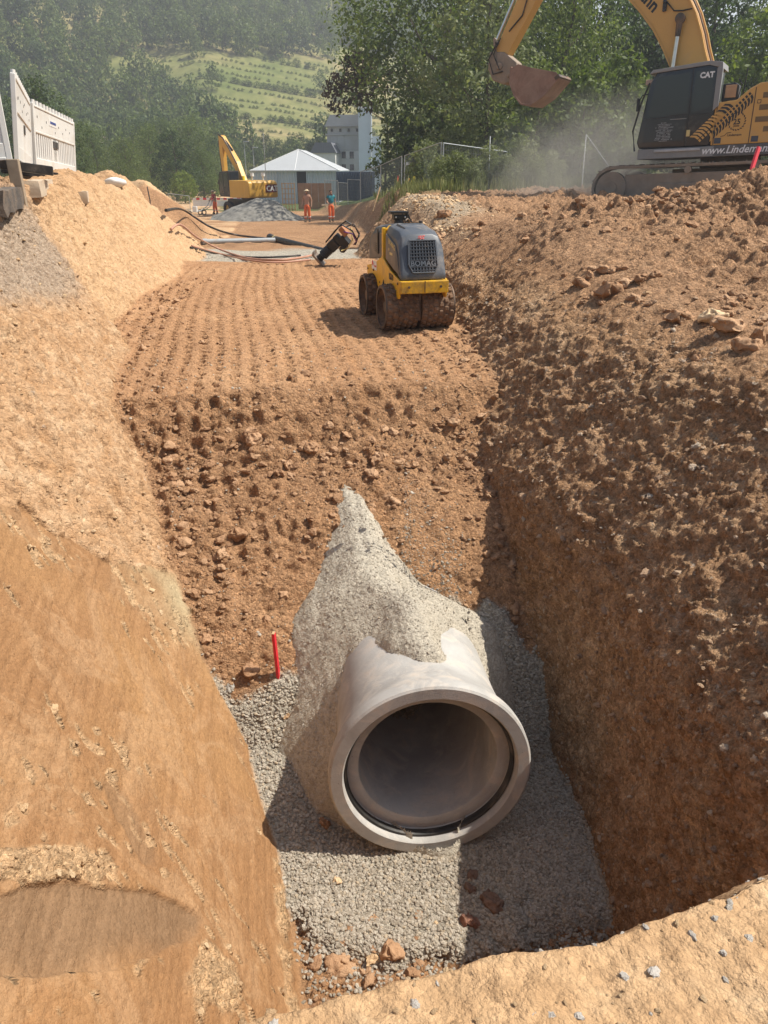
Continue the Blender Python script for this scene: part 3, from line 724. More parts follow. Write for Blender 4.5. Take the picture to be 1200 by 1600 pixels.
# ================================================================== CONCRETE PIPE
def concrete_mat():
    m, nt, b = nmat('pipe_concrete')
    tc = N(nt, 'ShaderNodeTexCoord').outputs['Object']
    big = noise_node(nt, tc, 2.2, 6, .62, .4); fine = noise_node(nt, tc, 90, 3, .6)
    c = ramp(nt, big, [(.3, (.29, .278, .258)), (.5, (.365, .353, .33)), (.72, (.44, .43, .405))])
    pale = ramp(nt, noise_node(nt, tc, 5, 6, .7, .6), [(.5, 0), (.66, .65)])
    c = mixc(nt, pale, c, (.53, .515, .485))
    vor = N(nt, 'ShaderNodeTexVoronoi'); vor.inputs['Scale'].default_value = 26; nt.links.new(tc, vor.inputs['Vector'])
    pit = ramp(nt, vor.outputs['Distance'], [(.06, 1), (.11, 0)])
    pit = mathn(nt, 'MULTIPLY', pit, ramp(nt, noise_node(nt, tc, 4, 3), [(.52, 0), (.6, .7)]))
    c = mixc(nt, pit, c, (.13, .11, .095))
    dust = ramp(nt, noise_node(nt, tc, 5, 6, .7, .5), [(.50, 0), (.68, .55)])
    c = mixc(nt, dust, c, (.46, .37, .28))
    nt.links.new(c, b.inputs['Base Color']); b.inputs['Roughness'].default_value = .88; b.inputs['Specular IOR Level'].default_value = .25
    bump(nt, b, mathn(nt, 'SUBTRACT', fine, pit), .5, .004); bump(nt, b, big, .3, .02)
    return m
M_CONC = concrete_mat()
M_RUBBER = pmat('black_rubber', (.022, .021, .020), .55, var=.2, dirt=.25, dcol=(.22, .18, .14))
pipe = thing('concrete_pipe', 'large grey concrete drain pipe lying open ended in the trench', 'pipe', PIPE_C, PIPE_E)
mb = MB(); mb.lathe([(.567, .105), (.577, .05), (.580, .012), (.590, .0), (.664, .0), (.678, .012), (.680, .07), (.676, .10), (.664, .125), (.640, .20), (.618, .30), (.602, .42), (.594, .56), (.594, 2.6), (.470, 2.6), (.470, .150), (.476, .128), (.492, .119), (.562, .119)], 120)
mb.build('barrel', M_CONC, pipe, smooth=38)
mb = MB(); mb.lathe([(.575, .060), (.571, .048), (.560, .052), (.552, .066), (.551, .082), (.558, .090), (.556, .100), (.566, .1045)], 120)
mb.build('rubber_seal', M_RUBBER, pipe, smooth=40)

# ================================================================== MARKER STAKES
M_REDPAINT = pmat('red_spray_paint', (.62, .022, .035), .55, var=.2, vscale=14, dirt=.12)
M_PINKPAINT = pmat('pink_red_paint', (.74, .06, .085), .5, var=.12, vscale=10, dirt=.05)
M_WOOD = pmat('raw_wood', (.46, .31, .17), .8, var=.25, vscale=18, dirt=.2)
def stake(name, label, base, top, w, h, mat, wood_end=True):
    base = Vector(base); top = Vector(top); t = thing(name, label, 'stake', base)
    v = top - base
    mb = MB(); mb.bar(v * -.12, v, w, h); mb.build('slat', mat, t, bevel=.002)
    if wood_end:
        mb = MB(); mb.bar(v, v * 1.012, w * .9, h * .9); mb.build('end_grain', M_WOOD, t)
    return t
def hit(px, py, lift=0):
    """where a line of sight meets the built ground"""
    d = ray(px, py); t = 1.2
    while t < 60 and EYE + d.z * t > gz(d.x * t, d.y * t): t += .02
    p = d * t + Vector((0, 0, EYE)); p.z = gz(p.x, p.y) + lift; return p
sb = hit(435, 1057, -.02)
stake('marker_stake', 'small red painted stake standing in the soil beside the grey gravel', sb, sb + Vector((-.012, -.03, .43)), .036, .022, M_REDPAINT)

# ================================================================== TRENCH ROLLER
M_YEL = pmat('yellow_paint', (.72, .40, .012), .42, var=.08, vscale=3, dirt=.30, dcol=(.34, .22, .12), dscale=5)
M_YELW = pmat('worn_yellow_paint', (.66, .36, .014), .45, var=.08, vscale=3, dirt=.5, dcol=(.16, .11, .06), dscale=13)
M_GREY = pmat('dark_grey_plastic', (.062, .066, .072), .5, var=.15, vscale=3, dirt=.42, dcol=(.28, .22, .165), dscale=2.2, bmp=.001, bscale=300)
M_GREYTOP = pmat('dusty_grey_plastic', (.072, .082, .096), .45, var=.15, vscale=4, dirt=.34, dcol=(.34, .28, .22), dscale=2.6)
M_BLACK = pmat('black_plastic', (.012, .012, .012), .45, var=.2, dirt=.12)
M_STEELD = pmat('muddy_steel', (.085, .075, .066), .6, metal=.5, var=.3, vscale=9, dirt=.55, dcol=(.235, .13, .068), dscale=5, bmp=.004, bscale=40)
M_MUD = pmat('caked_mud', (.135, .082, .050), .95, var=.35, vscale=12, dirt=.4, dcol=(.30, .185, .11), dscale=7, bmp=.012, bscale=35)
M_CHROME = pmat('bright_metal', (.62, .62, .62), .28, metal=1, var=.06, dirt=.1)
M_WHITE = pmat('white_paint', (.72, .71, .68), .5, var=.06, dirt=.12)
M_PALEYEL = pmat('pale_yellow_print', (.60, .47, .20), .55, var=.05)
M_REDMARK = pmat('red_chalk', (.50, .13, .12), .8, var=.25, vscale=30)
rx0, ry0 = 1.90, 9.85
roller = thing('trench_roller', 'yellow and dark grey remote controlled trench roller with muddy drums', 'roller', (rx0, ry0, gz(rx0, ry0) - .015), (0, 0, R(5.0)))
def drum(sx, yc, nm='drum'):
    x0, x1 = (.022, .43) if sx > 0 else (-.43, -.022); r = .262
    mb = MB()
    prof = [(r, x0), (r, x1), (r - .035, x1), (r - .05, x1 - .09 * sx), (.06, x1 - .10 * sx), (.06, x0)] if sx > 0 else [(r, x1), (r, x0), (r - .035, x0), (r - .05, x0 + .09), (.06, x0 + .10), (.06, x1)]
    mb.lathe(prof, 56, 'x')
    bmesh.ops.translate(mb.bm, vec=(0, yc, .265), verts=mb.bm.verts)
    mb.jitter(.010, 9, int(10 + yc * 7 + sx))
    d = mb.build(nm, M_MUD, roller, smooth=35)
    mb = MB()
    for q in range(6):
        for k in range(18):
            a = 2 * PI * (k + .5 * (q % 2)) / 18; xx = x0 + (x1 - x0) * (q + .5) / 6; rr = r + .002
            c = Vector((xx, yc + rr * math.cos(a), .265 + rr * math.sin(a)))
            mb.box(c, (.052, .05, .036), Euler((a - PI / 2, 0, 0)))
    p = mb.build('pads', M_MUD, d, bevel=.009, seg=1); tag(p, kind='stuff')
    mb = MB(); xe = x1 if sx > 0 else x0
    mb.lathe([(r + .004, xe), (r + .004, xe + .016 * sx), (r - .03, xe + .016 * sx), (r - .03, xe)], 56, 'x')
    bmesh.ops.translate(mb.bm, vec=(0, yc, .265), verts=mb.bm.verts)
    mb.build('rim', M_STEELD, d, smooth=40)
for yc in (-.51, .51):
    for sx in (-1, 1): drum(sx, yc)
    mb = MB(); mb.box((0, yc, .30), (.035, .42, .36)); mb.cyl((-.40, yc, .265), (.40, yc, .265), .07, n=16); mb.build('axle_carrier', M_STEELD, roller, bevel=.006)
    mb = MB(); mb.box((0, yc + (.17 if yc > 0 else -.17), .47), (.66, .06, .05)); mb.box((0, yc - (.2 if yc > 0 else -.2), .47), (.7, .03, .06)); mb.build('scraper', M_STEELD, roller, bevel=.004)
HW = .285
# front half: skirt, hood, bumper
fy0, fy1 = -.84, -.05
def skirt(y_out, y_in, nm):
    s = 1 if y_out > y_in else -1
    L = abs(y_out - y_in)
    def Y(t): return y_out - s * t * L
    poly = [(Y(0), .62), (Y(.55), .69), (Y(1), .80), (Y(1), .40), (Y(.80), .40), (Y(.74), .44), (Y(.66), .505), (Y(.5), .545), (Y(.34), .53), (Y(.24), .47), (Y(.18), .405), (Y(.03), .405), (Y(0), .43)]
    mb = MB()
    for sx in (-1, 1): mb.prism(poly, sx * HW, sx * (HW + .018), 'yz')
    mb.box((0, (y_out + y_in) / 2, .565), (2 * HW - .004, L - .01, .1))
    return mb.build(nm, M_YEL, roller, bevel=.004)
skirt(fy0, fy1, 'side_skirt')
def hood(ya, yb, zb0, zb1, nose):
    """lofted cover: cross-sections from the nose to the joint"""
    secs = []
    L = yb - ya
    for t, w, zt, ch in nose:
        y = ya + L * t; zb = zb0 + (zb1 - zb0) * t
        secs.append([(-w, y, zb), (-w, y, zt - ch * 1.3), (-w + ch * .55, y, zt - ch * .35), (-w + ch * 1.5, y, zt), (w - ch * 1.5, y, zt), (w - ch * .55, y, zt - ch * .35), (w, y, zt - ch * 1.3), (w, y, zb)])
    return secs
mb = MB(); mb.loft(hood(fy0 - .005, fy1 - .03, .625, .79, [(0, .275, .70, .03), (.035, .285, .76, .05), (.17, .28, 1.04, .075), (.24, .275, 1.125, .085), (.40, .272, 1.18, .085), (1, .268, 1.215, .08)]))
h1 = mb.build('hood', M_GREYTOP, roller, bevel=.012, seg=3, smooth=40)
mb = MB(); mb.loft([[(-w, fy0 + .20 + t * .5, z0), (-w, fy0 + .20 + t * .5, z1), (w, fy0 + .20 + t * .5, z1), (w, fy0 + .20 + t * .5, z0)] for t, w, z0, z1 in ((0, .13, 1.06, 1.125), (.25, .155, 1.1, 1.195), (.9, .165, 1.1, 1.225))])
mb.build('hood_ridge', M_GREYTOP, h1, bevel=.018, seg=2, smooth=45)
mb = MB()
for sx in (-1, 1): 
    mb = MB(); mb.prism([(fy0 + .06, .68), (fy0 + .15, .90), (fy0 + .26, 1.0), (fy1 - .09, 1.1), (fy1 - .09, .80), (fy0 + .3, .71)], sx * .262, sx * .291, 'yz'); mb.build('side_panel', M_GREY, h1, bevel=.008, seg=2, smooth=40)
mb = MB(); mb.box((0, fy0 - .03, .545), (.60, .075, .145)); mb.box((-.285, fy0 + .03, .545), (.03, .1, .145)); mb.box((.285, fy0 + .03, .545), (.03, .1, .145))
mb.build('bumper', M_YELW, roller, bevel=.012, seg=2)
mb = MB(); mb.box((0, fy0 - .0695, .55), (.008, .006, .14)); mb.build('bumper_seam', M_STEELD, roller)
# radiator grille on the sloping nose
g0 = Vector((0, fy0 + .012, .70)); g1 = Vector((0, fy0 + .122, 1.055)); gu = (g1 - g0).normalized(); gn = Vector((0, -gu.z, gu.y)); GHh = (g1 - g0).length
gm_ = frame(g0 + gn * .012, (1, 0, 0), gu)
def G(x, v, d=0): return gm_ @ Vector((x, v, d))
def gw(v): return .185 + .0 * v - .05 * max(0, .09 - v) / .09 - .020 * (v / GHh)
mb = MB(); pts = [(-gw(0), 0), (-gw(.05), .05), (-gw(.09), .09), (-gw(GHh), GHh), (gw(GHh), GHh), (gw(.09), .09), (gw(.05), .05), (gw(0), 0)]
A = [mb.bm.verts.new(G(x, v, .004)) for x, v in pts]; mb.bm.faces.new(A)
gr_ = mb.build('grille', M_BLACK, roller)
mb = MB()
for k in range(len(pts)):
    a, b2 = pts[k], pts[(k + 1) % len(pts)]
    mb.bar(G(*a, .012), G(*b2, .012), .016, .022)
mb.build('grille_frame', M_GREYTOP, gr_, bevel=.003, seg=1)
for k in range(9):
    v = .028 + k * (GHh - .05) / 8.2
    if .075 < v < .135: continue
    mb = MB(); mb.bar(G(-gw(v), v, .014), G(gw(v), v, .014), .010, .012); mb.build('grille_bar', M_GREYTOP, gr_)
for k in range(9):
    x = -.152 + k * .038
    mb = MB(); 
    v0 = .0 if abs(x) < .13 else .06
    mb.bar(G(x, v0, .012), G(x, .075, .012), .009, .010); mb.bar(G(x * .99, .135, .012), G(x * .93, GHh, .012), .009, .010); mb.build('grille_bar', M_GREYTOP, gr_)
text_mesh('brand_letters', 'BOMAG', .090, M_GREYTOP, gr_, gm_ @ Matrix.Translation((0, .078, .012)), .004, .003, 0, 'CENTER')
# red mark on the nose, sensor window glints
mb = MB()
for x, z, w, h2 in ((-.01, 1.078, .012, .05), (.0, 1.092, .075, .010), (.012, 1.07, .05, .009), (.02, 1.08, .01, .045), (-.03, 1.074, .03, .008), (.035, 1.096, .02, .012)):
    t_ = (z - .76) / .28; yy = fy0 + .1 + (z - 1.04) * .55
    mb.box((x - .0, yy + .006, z + .012), (w, .012, h2), Euler((R(-28), 0, x * 9)))
mb.build('red_scrawl', M_REDMARK, h1)
# yellow centre joint and rear half
mb = MB(); mb.prism([(-.245, .40), (.245, .40), (.245, 1.145), (.2, 1.185), (-.2, 1.185), (-.245, 1.145)], -.048, .048, 'xz')
mb.box((-.275, 0, .60), (.06, .11, .42)); mb.box((-.275, .0, .95), (.05, .07, .42)); mb.box((.275, 0, .60), (.06, .11, .42)); mb.box((.275, .0, .95), (.05, .07, .42))
mb.build('centre_frame', M_YEL, roller, bevel=.01)
skirt(.84, .05, 'side_skirt')
mb = MB(); mb.loft([[(x, -y + 0, z) for x, y, z in r][::-1] for r in hood(fy0 - .005, fy1 - .03, .70, .79, [(0, .27, .90, .03), (.12, .28, 1.05, .06), (.3, .275, 1.15, .08), (1, .268, 1.20, .08)])])
h2_ = mb.build('rear_hood', M_GREY, roller, bevel=.012, seg=3, smooth=40)
mb = MB(); mb.box((-.283, .30, .97), (.012, .035, .30)); mb.build('vent_slot', M_BLACK, h2_)
mb = MB()
for q in range(5): mb.box((-.2795, .40, .84 + q * .025), (.006, .16, .010))
mb.build('vent_slot', M_BLACK, h2_)
# receiver on its bracket
mb = MB(); mb.cyl((-.02, .22, 1.17), (-.02, .22, 1.24), .07, .06, 12); mb.loft([[(-.10, .17, z0), (.06, .17, z0), (.06, .29, z0), (-.10, .29, z0)] for z0 in (1.235, 1.30)])
rc = mb.build('receiver', M_BLACK, roller, bevel=.01)
mb = MB(); mb.box((-.03, .22, 1.325), (.24, .15, .03)); mb.build('receiver_cap', M_BLACK, rc, bevel=.006)
mb = MB(); mb.prism([(.06, 1.21), (.16, 1.2), (.10, 1.305), (.07, 1.31)], .19, .27, 'xz'); mb.build('bracket', M_BLACK, rc, bevel=.004)
mb = MB(); mb.ball((.045, .165, 1.27), .013, 2); mb.build('lens', M_CHROME, rc, smooth=60); mb = MB(); mb.ball((-.075, .165, 1.27), .012, 2); mb.build('lens', M_CHROME, rc, smooth=60)
# prints on the left flank
fl = lambda y, z: frame((-HW - .0205, y, z), (0, -1, 0), (0, 0, 1))
text_mesh('model_number', '8500', .105, M_BLACK, roller, fl(-.36, .585) , .001, .002)
text_mesh('brand_letters', 'BOMAG', .085, M_PALEYEL, roller, frame((-.293, fy1 - .24, 1.0), (0, -1, -.22), (0, -.05, 1)), .001, .001)
mb = MB(); mb.box((-.292, fy1 - .36, .885), (.004, .13, .028)); mb.box((-.292, fy1 - .26, .93), (.004, .03, .03)); mb.build('print_strip', M_PALEYEL, roller)
mb = MB(); mb.box((-HW - .0195, .42, .66), (.004, .26, .11)); stc = mb.build('sticker', M_WHITE, roller)
mb = MB(); mb.box((-HW - .022, .49, .68), (.003, .07, .05), Euler((.6, 0, 0))); mb.box((-HW - .022, .35, .655), (.003, .1, .02)); mb.build('sticker_mark', M_REDPAINT, stc)
for y_, z_ in ((-.78, .58), (-.45, .60), (.45, .60), (.78, .58)):
    mb = MB(); mb.cyl((-HW - .018, y_, z_), (-HW - .03, y_, z_), .016, n=6); mb.build('bolt', M_STEELD, roller)
for x_ in (-.2, .2):
    mb = MB(); mb.cyl((x_, fy0 - .067, .55), (x_, fy0 - .078, .55), .016, n=6); mb.build('bolt', M_STEELD, roller)
mb = MB(); mb.tube([(-.26, -.04, .62), (-.31, -.10, .50), (-.30, -.2, .40), (-.2, -.28, .36)], .013, 6); mb.tube([(-.25, .04, .62), (-.30, .12, .48), (-.22, .28, .36)], .013, 6); mb.build('hydraulic_hose', M_BLACK, roller, smooth=60)
mb = MB(); mb.tube([(.0, -.02, 1.18), (.0, -.02, 1.24), (.03, .0, 1.26), (.06, .02, 1.24), (.06, .02, 1.18)], .012, 6); mb.build('lifting_eye', M_STEELD, roller, smooth=60)
mb = MB(); mb.cyl((.14, -.22, 1.15), (.14, -.22, 1.25), .028, n=12); mb.build('exhaust', M_STEELD, roller, smooth=50)
mb = MB(); mb.box((0, -.30, 1.2275), (.26, .012, .006)); mb.build('hood_seam', M_BLACK, roller)
# ================================================================== HILL, TREES, WEEDS
AZ = np.radians(np.linspace(-75, 85, 150)); RR = np.concatenate([np.linspace(120, 460, 120), np.linspace(475, 1500, 25)])
def hill_z(az, r):
    """height of the valley side at azimuth az (from the trench direction, to the right) and range r"""
    a = np.degrees(az)
    rs = r + 10 * noise2(a * .12, r * .006, 300)
    z = np.interp(rs, [0, 148, 170, 205, 225, 330, 420, 480, 560, 1500], [-2.6, -2.6, 1.5, 8, 14, 62, 118, 138, 146, 150])
    k = np.interp(a, [-75, -30, -12, -3, 6, 12, 20, 30, 85], [.9, 1.12, 1.08, .98, .80, .55, .32, .28, .2])
    z = np.where(z > 0, z * k, z)
    ter = np.where((rs > 205) & (rs < 345), .9 * np.abs(((rs - 205) / 13) % 1 - .5) * 2, 0)
    return z + ter * np.clip(k, 0, 1) + .7 * noise2(a * .4, r * .02, 301) * np.clip((r - 170) / 60, 0, 1)
AA, RRR = np.meshgrid(AZ, RR)
TX, TY = RRR * np.sin(AA), RRR * np.cos(AA); TZ = hill_z(AA, RRR) - .25 * (RRR < 165)
ti = np.arange(AA.size).reshape(AA.shape)
TF = np.stack([ti[:-1, :-1], ti[:-1, 1:], ti[1:, 1:], ti[1:, :-1]], -1).reshape(-1, 4)
def hill_mat():
    m, nt, b = nmat('hill_meadow'); tc = N(nt, 'ShaderNodeTexCoord').outputs['Object']
    n1 = noise_node(nt, tc, .03, 6, .6); n2 = noise_node(nt, tc, .35, 4, .6)
    c = ramp(nt, n1, [(.35, (.13, .155, .045)), (.5, (.195, .195, .070)), (.65, (.30, .24, .115))])
    c = mixc(nt, ramp(nt, n2, [(.4, 0), (.7, .6)]), c, (.06, .08, .024))
    nt.links.new(c, b.inputs['Base Color']); b.inputs['Roughness'].default_value = .95; b.inputs['Specular IOR Level'].default_value = .1
    return m
tag(pydata('hill', np.stack([TX, TY, TZ], -1).reshape(-1, 3), TF, hill_mat(), smooth=True), kind='structure')

def leaf_mat(name, stops, rough=.55, trans=.42):
    m, nt, b = nmat(name)
    g = N(nt, 'ShaderNodeNewGeometry').outputs['Random Per Island']
    rnd = N(nt, 'ShaderNodeObjectInfo').outputs['Random']
    f = mathn(nt, 'ADD', mathn(nt, 'MULTIPLY', g, .75), mathn(nt, 'MULTIPLY', rnd, .25))
    c = ramp(nt, f, stops)
    nt.links.new(c, b.inputs['Base Color']); b.inputs['Roughness'].default_value = rough; b.inputs['Specular IOR Level'].default_value = .25
    t = N(nt, 'ShaderNodeBsdfTranslucent'); nt.links.new(mixc(nt, 1.0, c, (1.0, 1.05, .6), 'MULTIPLY'), t.inputs[0])
    mx = N(nt, 'ShaderNodeMixShader'); mx.inputs[0].default_value = trans
    out = nt.nodes['Material Output']
    nt.links.new(b.outputs[0], mx.inputs[1]); nt.links.new(t.outputs[0], mx.inputs[2]); nt.links.new(mx.outputs[0], out.inputs[0])
    return m
M_LEAF_A = leaf_mat('leaf_mid_green', [(0, (.050, .085, .020)), (.5, (.105, .150, .036)), (1, (.185, .220, .060))])
M_LEAF_D = leaf_mat('leaf_dark_green', [(0, (.026, .052, .015)), (.5, (.055, .092, .026)), (1, (.105, .145, .045))])
M_LEAF_W = leaf_mat('leaf_grey_green', [(0, (.11, .14, .052)), (.5, (.19, .22, .095)), (1, (.29, .31, .155))])
M_LEAF_L = leaf_mat('leaf_light_green', [(0, (.085, .130, .020)), (.5, (.160, .215, .036)), (1, (.245, .285, .060))])
M_LEAF_R = leaf_mat('leaf_copper', [(0, (.040, .022, .018)), (.5, (.075, .045, .030)), (1, (.10, .075, .04))])
M_BARK = pmat('bark', (.10, .078, .055), .9, var=.35, vscale=14, bmp=.03, bscale=12)

def leaves(blobs, n, size, rng, droop=.3):
    """leaf-sized faces spread over lumpy clumps; blobs = (x, y, z, radius, squash)"""
    w = np.array([b[3] ** 2 for b in blobs]); k = rng.choice(len(blobs), n, p=w / w.sum())
    B = np.array(blobs)[k]
    d = rng.normal(size=(n, 3)); d /= np.linalg.norm(d, axis=1, keepdims=True)
    # twigs: sub clumps inside every blob give gaps and light and dark patches
    cl = 26
    cd = rng.normal(size=(len(blobs), cl, 3)); cd /= np.linalg.norm(cd, axis=2, keepdims=True)
    q = rng.integers(0, cl, n); base = cd[k, q] * (.45 + .55 * rng.random((n, 1)) ** .5)
    p = base + d * (.30 * rng.random((n, 1)) ** .6)
    rad = np.stack([B[:, 3], B[:, 3], B[:, 3] * B[:, 4]], 1)
    c = B[:, :3] + p * rad
    nrm = p + .7 * rng.normal(size=(n, 3)); nrm[:, 2] += .35; nrm /= np.linalg.norm(nrm, axis=1, keepdims=True)
    t = np.cross(nrm, rng.normal(size=(n, 3))); t[:, 2] -= droop; t -= nrm * (t * nrm).sum(1, keepdims=True); t /= np.linalg.norm(t, axis=1, keepdims=True) + 1e-9
    s = np.cross(nrm, t); L = (size * (.6 + .8 * rng.random((n, 1)))); W = L * .55
    V = np.stack([c - t * L, c + s * W, c + t * L, c - s * W], 1).reshape(-1, 3)
    return V, np.arange(4 * n).reshape(-1, 4)
def tree_blobs(h, w, base, rng, n=16, top=.75):
    """a crown of n lumps between base and h, widest in the middle"""
    out = []
    for i in range(n):
        t = (i + rng.random() * .8) / n
        z = base + (h - base) * (.08 + .86 * t)
        prof = math.sin(PI * min(1, (.18 + .82 * t) ** top)) ** .7
        a = i * 2.4 + rng.random()
        r = w * .5 * prof * (.35 + .5 * rng.random())
        br = w * (.17 + .12 * rng.random()) * (.65 + .5 * prof)
        out.append((r * math.cos(a), r * math.sin(a), z, br, .8 + .25 * rng.random()))
    return out
def wood(h, blobs, r, rng):
    mb = MB(); pts = [(0, 0, -.3)]; x = y = 0
    for i in range(1, 6):
        x += rng.normal() * .012 * h; y += rng.normal() * .012 * h; pts.append((x, y, h * .88 * i / 5))
    mb.tube(pts, r, 8, r * .18)
    for b in blobs[::2]:
        z0 = max(.15 * h, b[2] - .55 * math.hypot(b[0], b[1]) - .06 * h); k = z0 / (h * .88) * 5; i = min(4, int(k)); f = k - i
        p0 = Vector(pts[i]).lerp(Vector(pts[i + 1]), min(1, f)); p2 = Vector(b[:3]); mid = p0.lerp(p2, .5) + Vector((0, 0, -.04 * h))
        mb.tube([p0, mid, p2], r * .36, 5, r * .08)
    return mb
TREEK = {}
def tree_kind(key, h, w, base, nl, size, mat, seed, n=16, tr=.2, top=.75, droop=.3, off=0):
    rg = np.random.default_rng(seed); bl = [(b[0] + off, *b[1:]) for b in tree_blobs(h, w, base, rg, n, top)]
    V, Fq = leaves(bl, nl, size, rg, droop)
    cm = pydata(None, V, Fq, mat)
    o = wood(h, bl, tr, rg).build('trunk', M_BARK, smooth=60); tm = o.data; bpy.data.objects.remove(o)
    TREEK[key] = (cm, tm)
tree_kind('broad', 14, 12.0, .8, 17000, .135, M_LEAF_A, 1, 26, .34)
tree_kind('great', 14, 12.0, 4.2, 17000, .135, M_LEAF_A, 1, 24, .34)
tree_kind('dark', 14, 8.5, .6, 12000, .14, M_LEAF_D, 2, 20, .28)
tree_kind('loose', 11, 6.5, .5, 8000, .125, M_LEAF_W, 3, 18, .16, .75, .9)
tree_kind('light', 10, 7.0, 1.0, 9000, .14, M_LEAF_L, 4, 16, .2)
tree_kind('bushy', 5, 4.6, .1, 5000, .12, M_LEAF_A, 5, 12, .09)
tree_kind('greybush', 4.2, 4.0, .1, 5000, .10, M_LEAF_W, 6, 12, .07, .75, .8)
tree_kind('copper', 8.4, 4.2, 5.3, 2200, .13, M_LEAF_R, 7, 10, .09, off=-2.0)
def tree(kind, name, label, loc, scale=1.0, rz=0, group=None, wide=1.0):
    cm, tm = TREEK[kind]
    t = thing(name, label, 'bush' if 'bush' in name or 'shrub' in name else 'tree', loc, (0, 0, rz), group)
    t.scale = (scale * wide, scale * wide, scale)
    link('crown', cm, t); link('trunk', tm, t); return t
def gp(px, d, z=None):
    p = at(px, 262, d); p.z = gz(p.x, p.y) if z is None else z; return p
tree('great', 'broadleaf_tree', 'big bright green tree between the grey mill and the excavator bucket', gp(676, 50), 1.0, .3)
tree('copper', 'copper_tree', 'reddish brown leaved tree under the left edge of the big green tree', gp(602, 53, .2), 1.0, 0)
tree('loose', 'willow_tree', 'grey green loose willow tree right of the big green tree behind the wire fence', gp(752, 41), .98, 2.0)
for q, (px, d, s_) in enumerate([(628, 46, 1.0), (690, 45, 1.15)]): tree('bushy', 'green_bush', ('leafy bush under the left half of the big green tree', 'leafy bush under the right half of the big green tree')[q], gp(px, d), s_, q * 2.1)
bk_g = 'dark tall trees behind the big excavator'
for q, (px, d, s, r_, k) in enumerate([(835, 56, 1.12, .2, 'dark'), (905, 50, 1.0, 1.4, 'dark'), (985, 54, 1.12, 2.6, 'dark'), (1065, 50, 1.02, 3.9, 'dark'), (1130, 60, .98, 5.0, 'dark'), (1010, 66, 1.35, 4.4, 'dark'), (770, 66, 1.25, .8, 'dark'), (1240, 47, .92, 2.2, 'dark')]):
    tree(k, 'dark_tree', ['tall dark tree behind the raised bucket left of the boom', 'tall dark tree between the raised bucket and the cab', 'tall dark tree right behind the front of the black cab', 'dark tree seen through the bend of the boom', 'dark tree just right of the boom above the engine cover', 'tallest dark tree rising far behind the boom', 'dark tree behind the grey green willow tree', 'dark tree cut by the right edge of the photo'][q], gp(px, d, .3), s, r_, bk_g)
tree('broad', 'broadleaf_tree', 'mid green broad tree behind the raised bucket of the big excavator', gp(868, 44), .80, 2.2, wide=.75)
tree('light', 'light_tree', 'light green tree at the right behind the yellow engine cover', gp(1180, 43), .93, .6)
for q, (px, d, s, r_) in enumerate([(830, 36, 1.0, .4), (905, 35, .92, 1.9), (960, 37, 1.1, 3.0)]):
    tree('bushy', 'green_bush', ['leafy green bush below the raised bucket', 'leafy green bush left of the thin pole with the wire stay', 'leafy green bush in the dust just left of the black cab'][q], gp(px, d), s, r_, 'bushes below the dark trees')
for q, (px, d, s, r_) in enumerate([(712, 28, .33, .3), (765, 27.5, .37, 1.3), (815, 28, .42, 2.5), (858, 28.5, .33, 4.0), (662, 33, .52, 5.0), (740, 26.8, .26, 2.2), (790, 27, .30, 3.6), (838, 27.2, .26, 5.2), (690, 29.5, .28, 1.1)]):
    tree('greybush', 'grey_bush', ['grey green bush just right of the tall corner fence post', 'grey green bush around the thin pole in the right fence panel', 'grey green bush at the right end of the wire fence', 'rightmost grey green bush before the dust cloud', 'grey green bush under the big green tree left of the corner post', 'small pale weed bush between the corner post and the thin pole', 'small pale weed bush just right of the thin pole', 'small pale weed bush left of the rightmost weed bush', 'small weed bush at the foot of the corner post'][q], gp(px, d), s, r_, 'weed bushes by the wire fence')
# left side of the valley floor
tree('dark', 'dark_tree', 'dark green tree right behind the white barrier', gp(78, 66, -2.0), .80, 1.2, wide=.95)
lg = 'trees at the left beyond the site'
for q, (px, d, s, r_, k) in enumerate([(20, 80, .8, 0, 'dark'), (150, 92, .62, .5, 'broad'), (196, 88, .52, 1.6, 'broad'), (235, 100, .66, 2.5, 'broad'), (272, 92, .62, 3.1, 'dark'), (300, 110, .75, 4.2, 'broad'), (335, 118, .62, 5.0, 'dark'), (360, 130, .62, .9, 'broad'), (125, 110, .7, 3.3, 'broad'), (222, 130, .85, 4.6, 'dark'), (255, 120, .8, 2.1, 'broad'), (400, 140, .55, 2.1, 'dark'), (315, 96, .45, 1.1, 'broad')]):
    tree(k, 'valley_tree', ['dark green tree at the very left edge behind the barriers', 'green tree at the left end of the brown roofed house', 'green tree covering the right half of the brown roofed house', 'green tree above the far soil heap', 'dark tree right of the far soil heap', 'big green tree left of the far excavator boom', 'dark tree directly behind the far excavator boom', 'green tree behind the far excavator cab', 'green tree behind the right end of the white barriers', 'tall dark tree behind the brown roofed house', 'tall green tree behind the far soil heap', 'dark tree between the far excavator and the hall', 'low green tree above the worker in red'][q], gp(px, d, -2.4), s, r_, lg, wide=.9 if k == 'broad' else 1.1)
for q, (px, d) in enumerate([(328, 100), (283, 84), (412, 115), (500, 150)]):
    tree('light', 'light_shrub', ['yellow green shrub just left of the far excavator boom', 'yellow green shrub below the left tree belt near the striped barrier', 'yellow green shrub behind the two street lamps', 'yellow green shrub beside the grey mill'][q], gp(px, d, -2.4), .32 + .05 * q, q * 1.7, 'yellow green shrubs far off', wide=1.2)
mg = 'small trees in a row behind the grey hall'
for q, px in enumerate([375, 398, 418, 437, 455, 470, 486, 502]):
    tree('dark', 'row_tree', ['first', 'second', 'third', 'fourth', 'fifth', 'sixth', 'seventh', 'last'][q] + ' small dark tree from the left in the row behind the grey hall', gp(px, 152 + 4 * (q % 3), -.6), .56 + .05 * ((q * 7) % 3), q * 1.3, mg, wide=1.15)

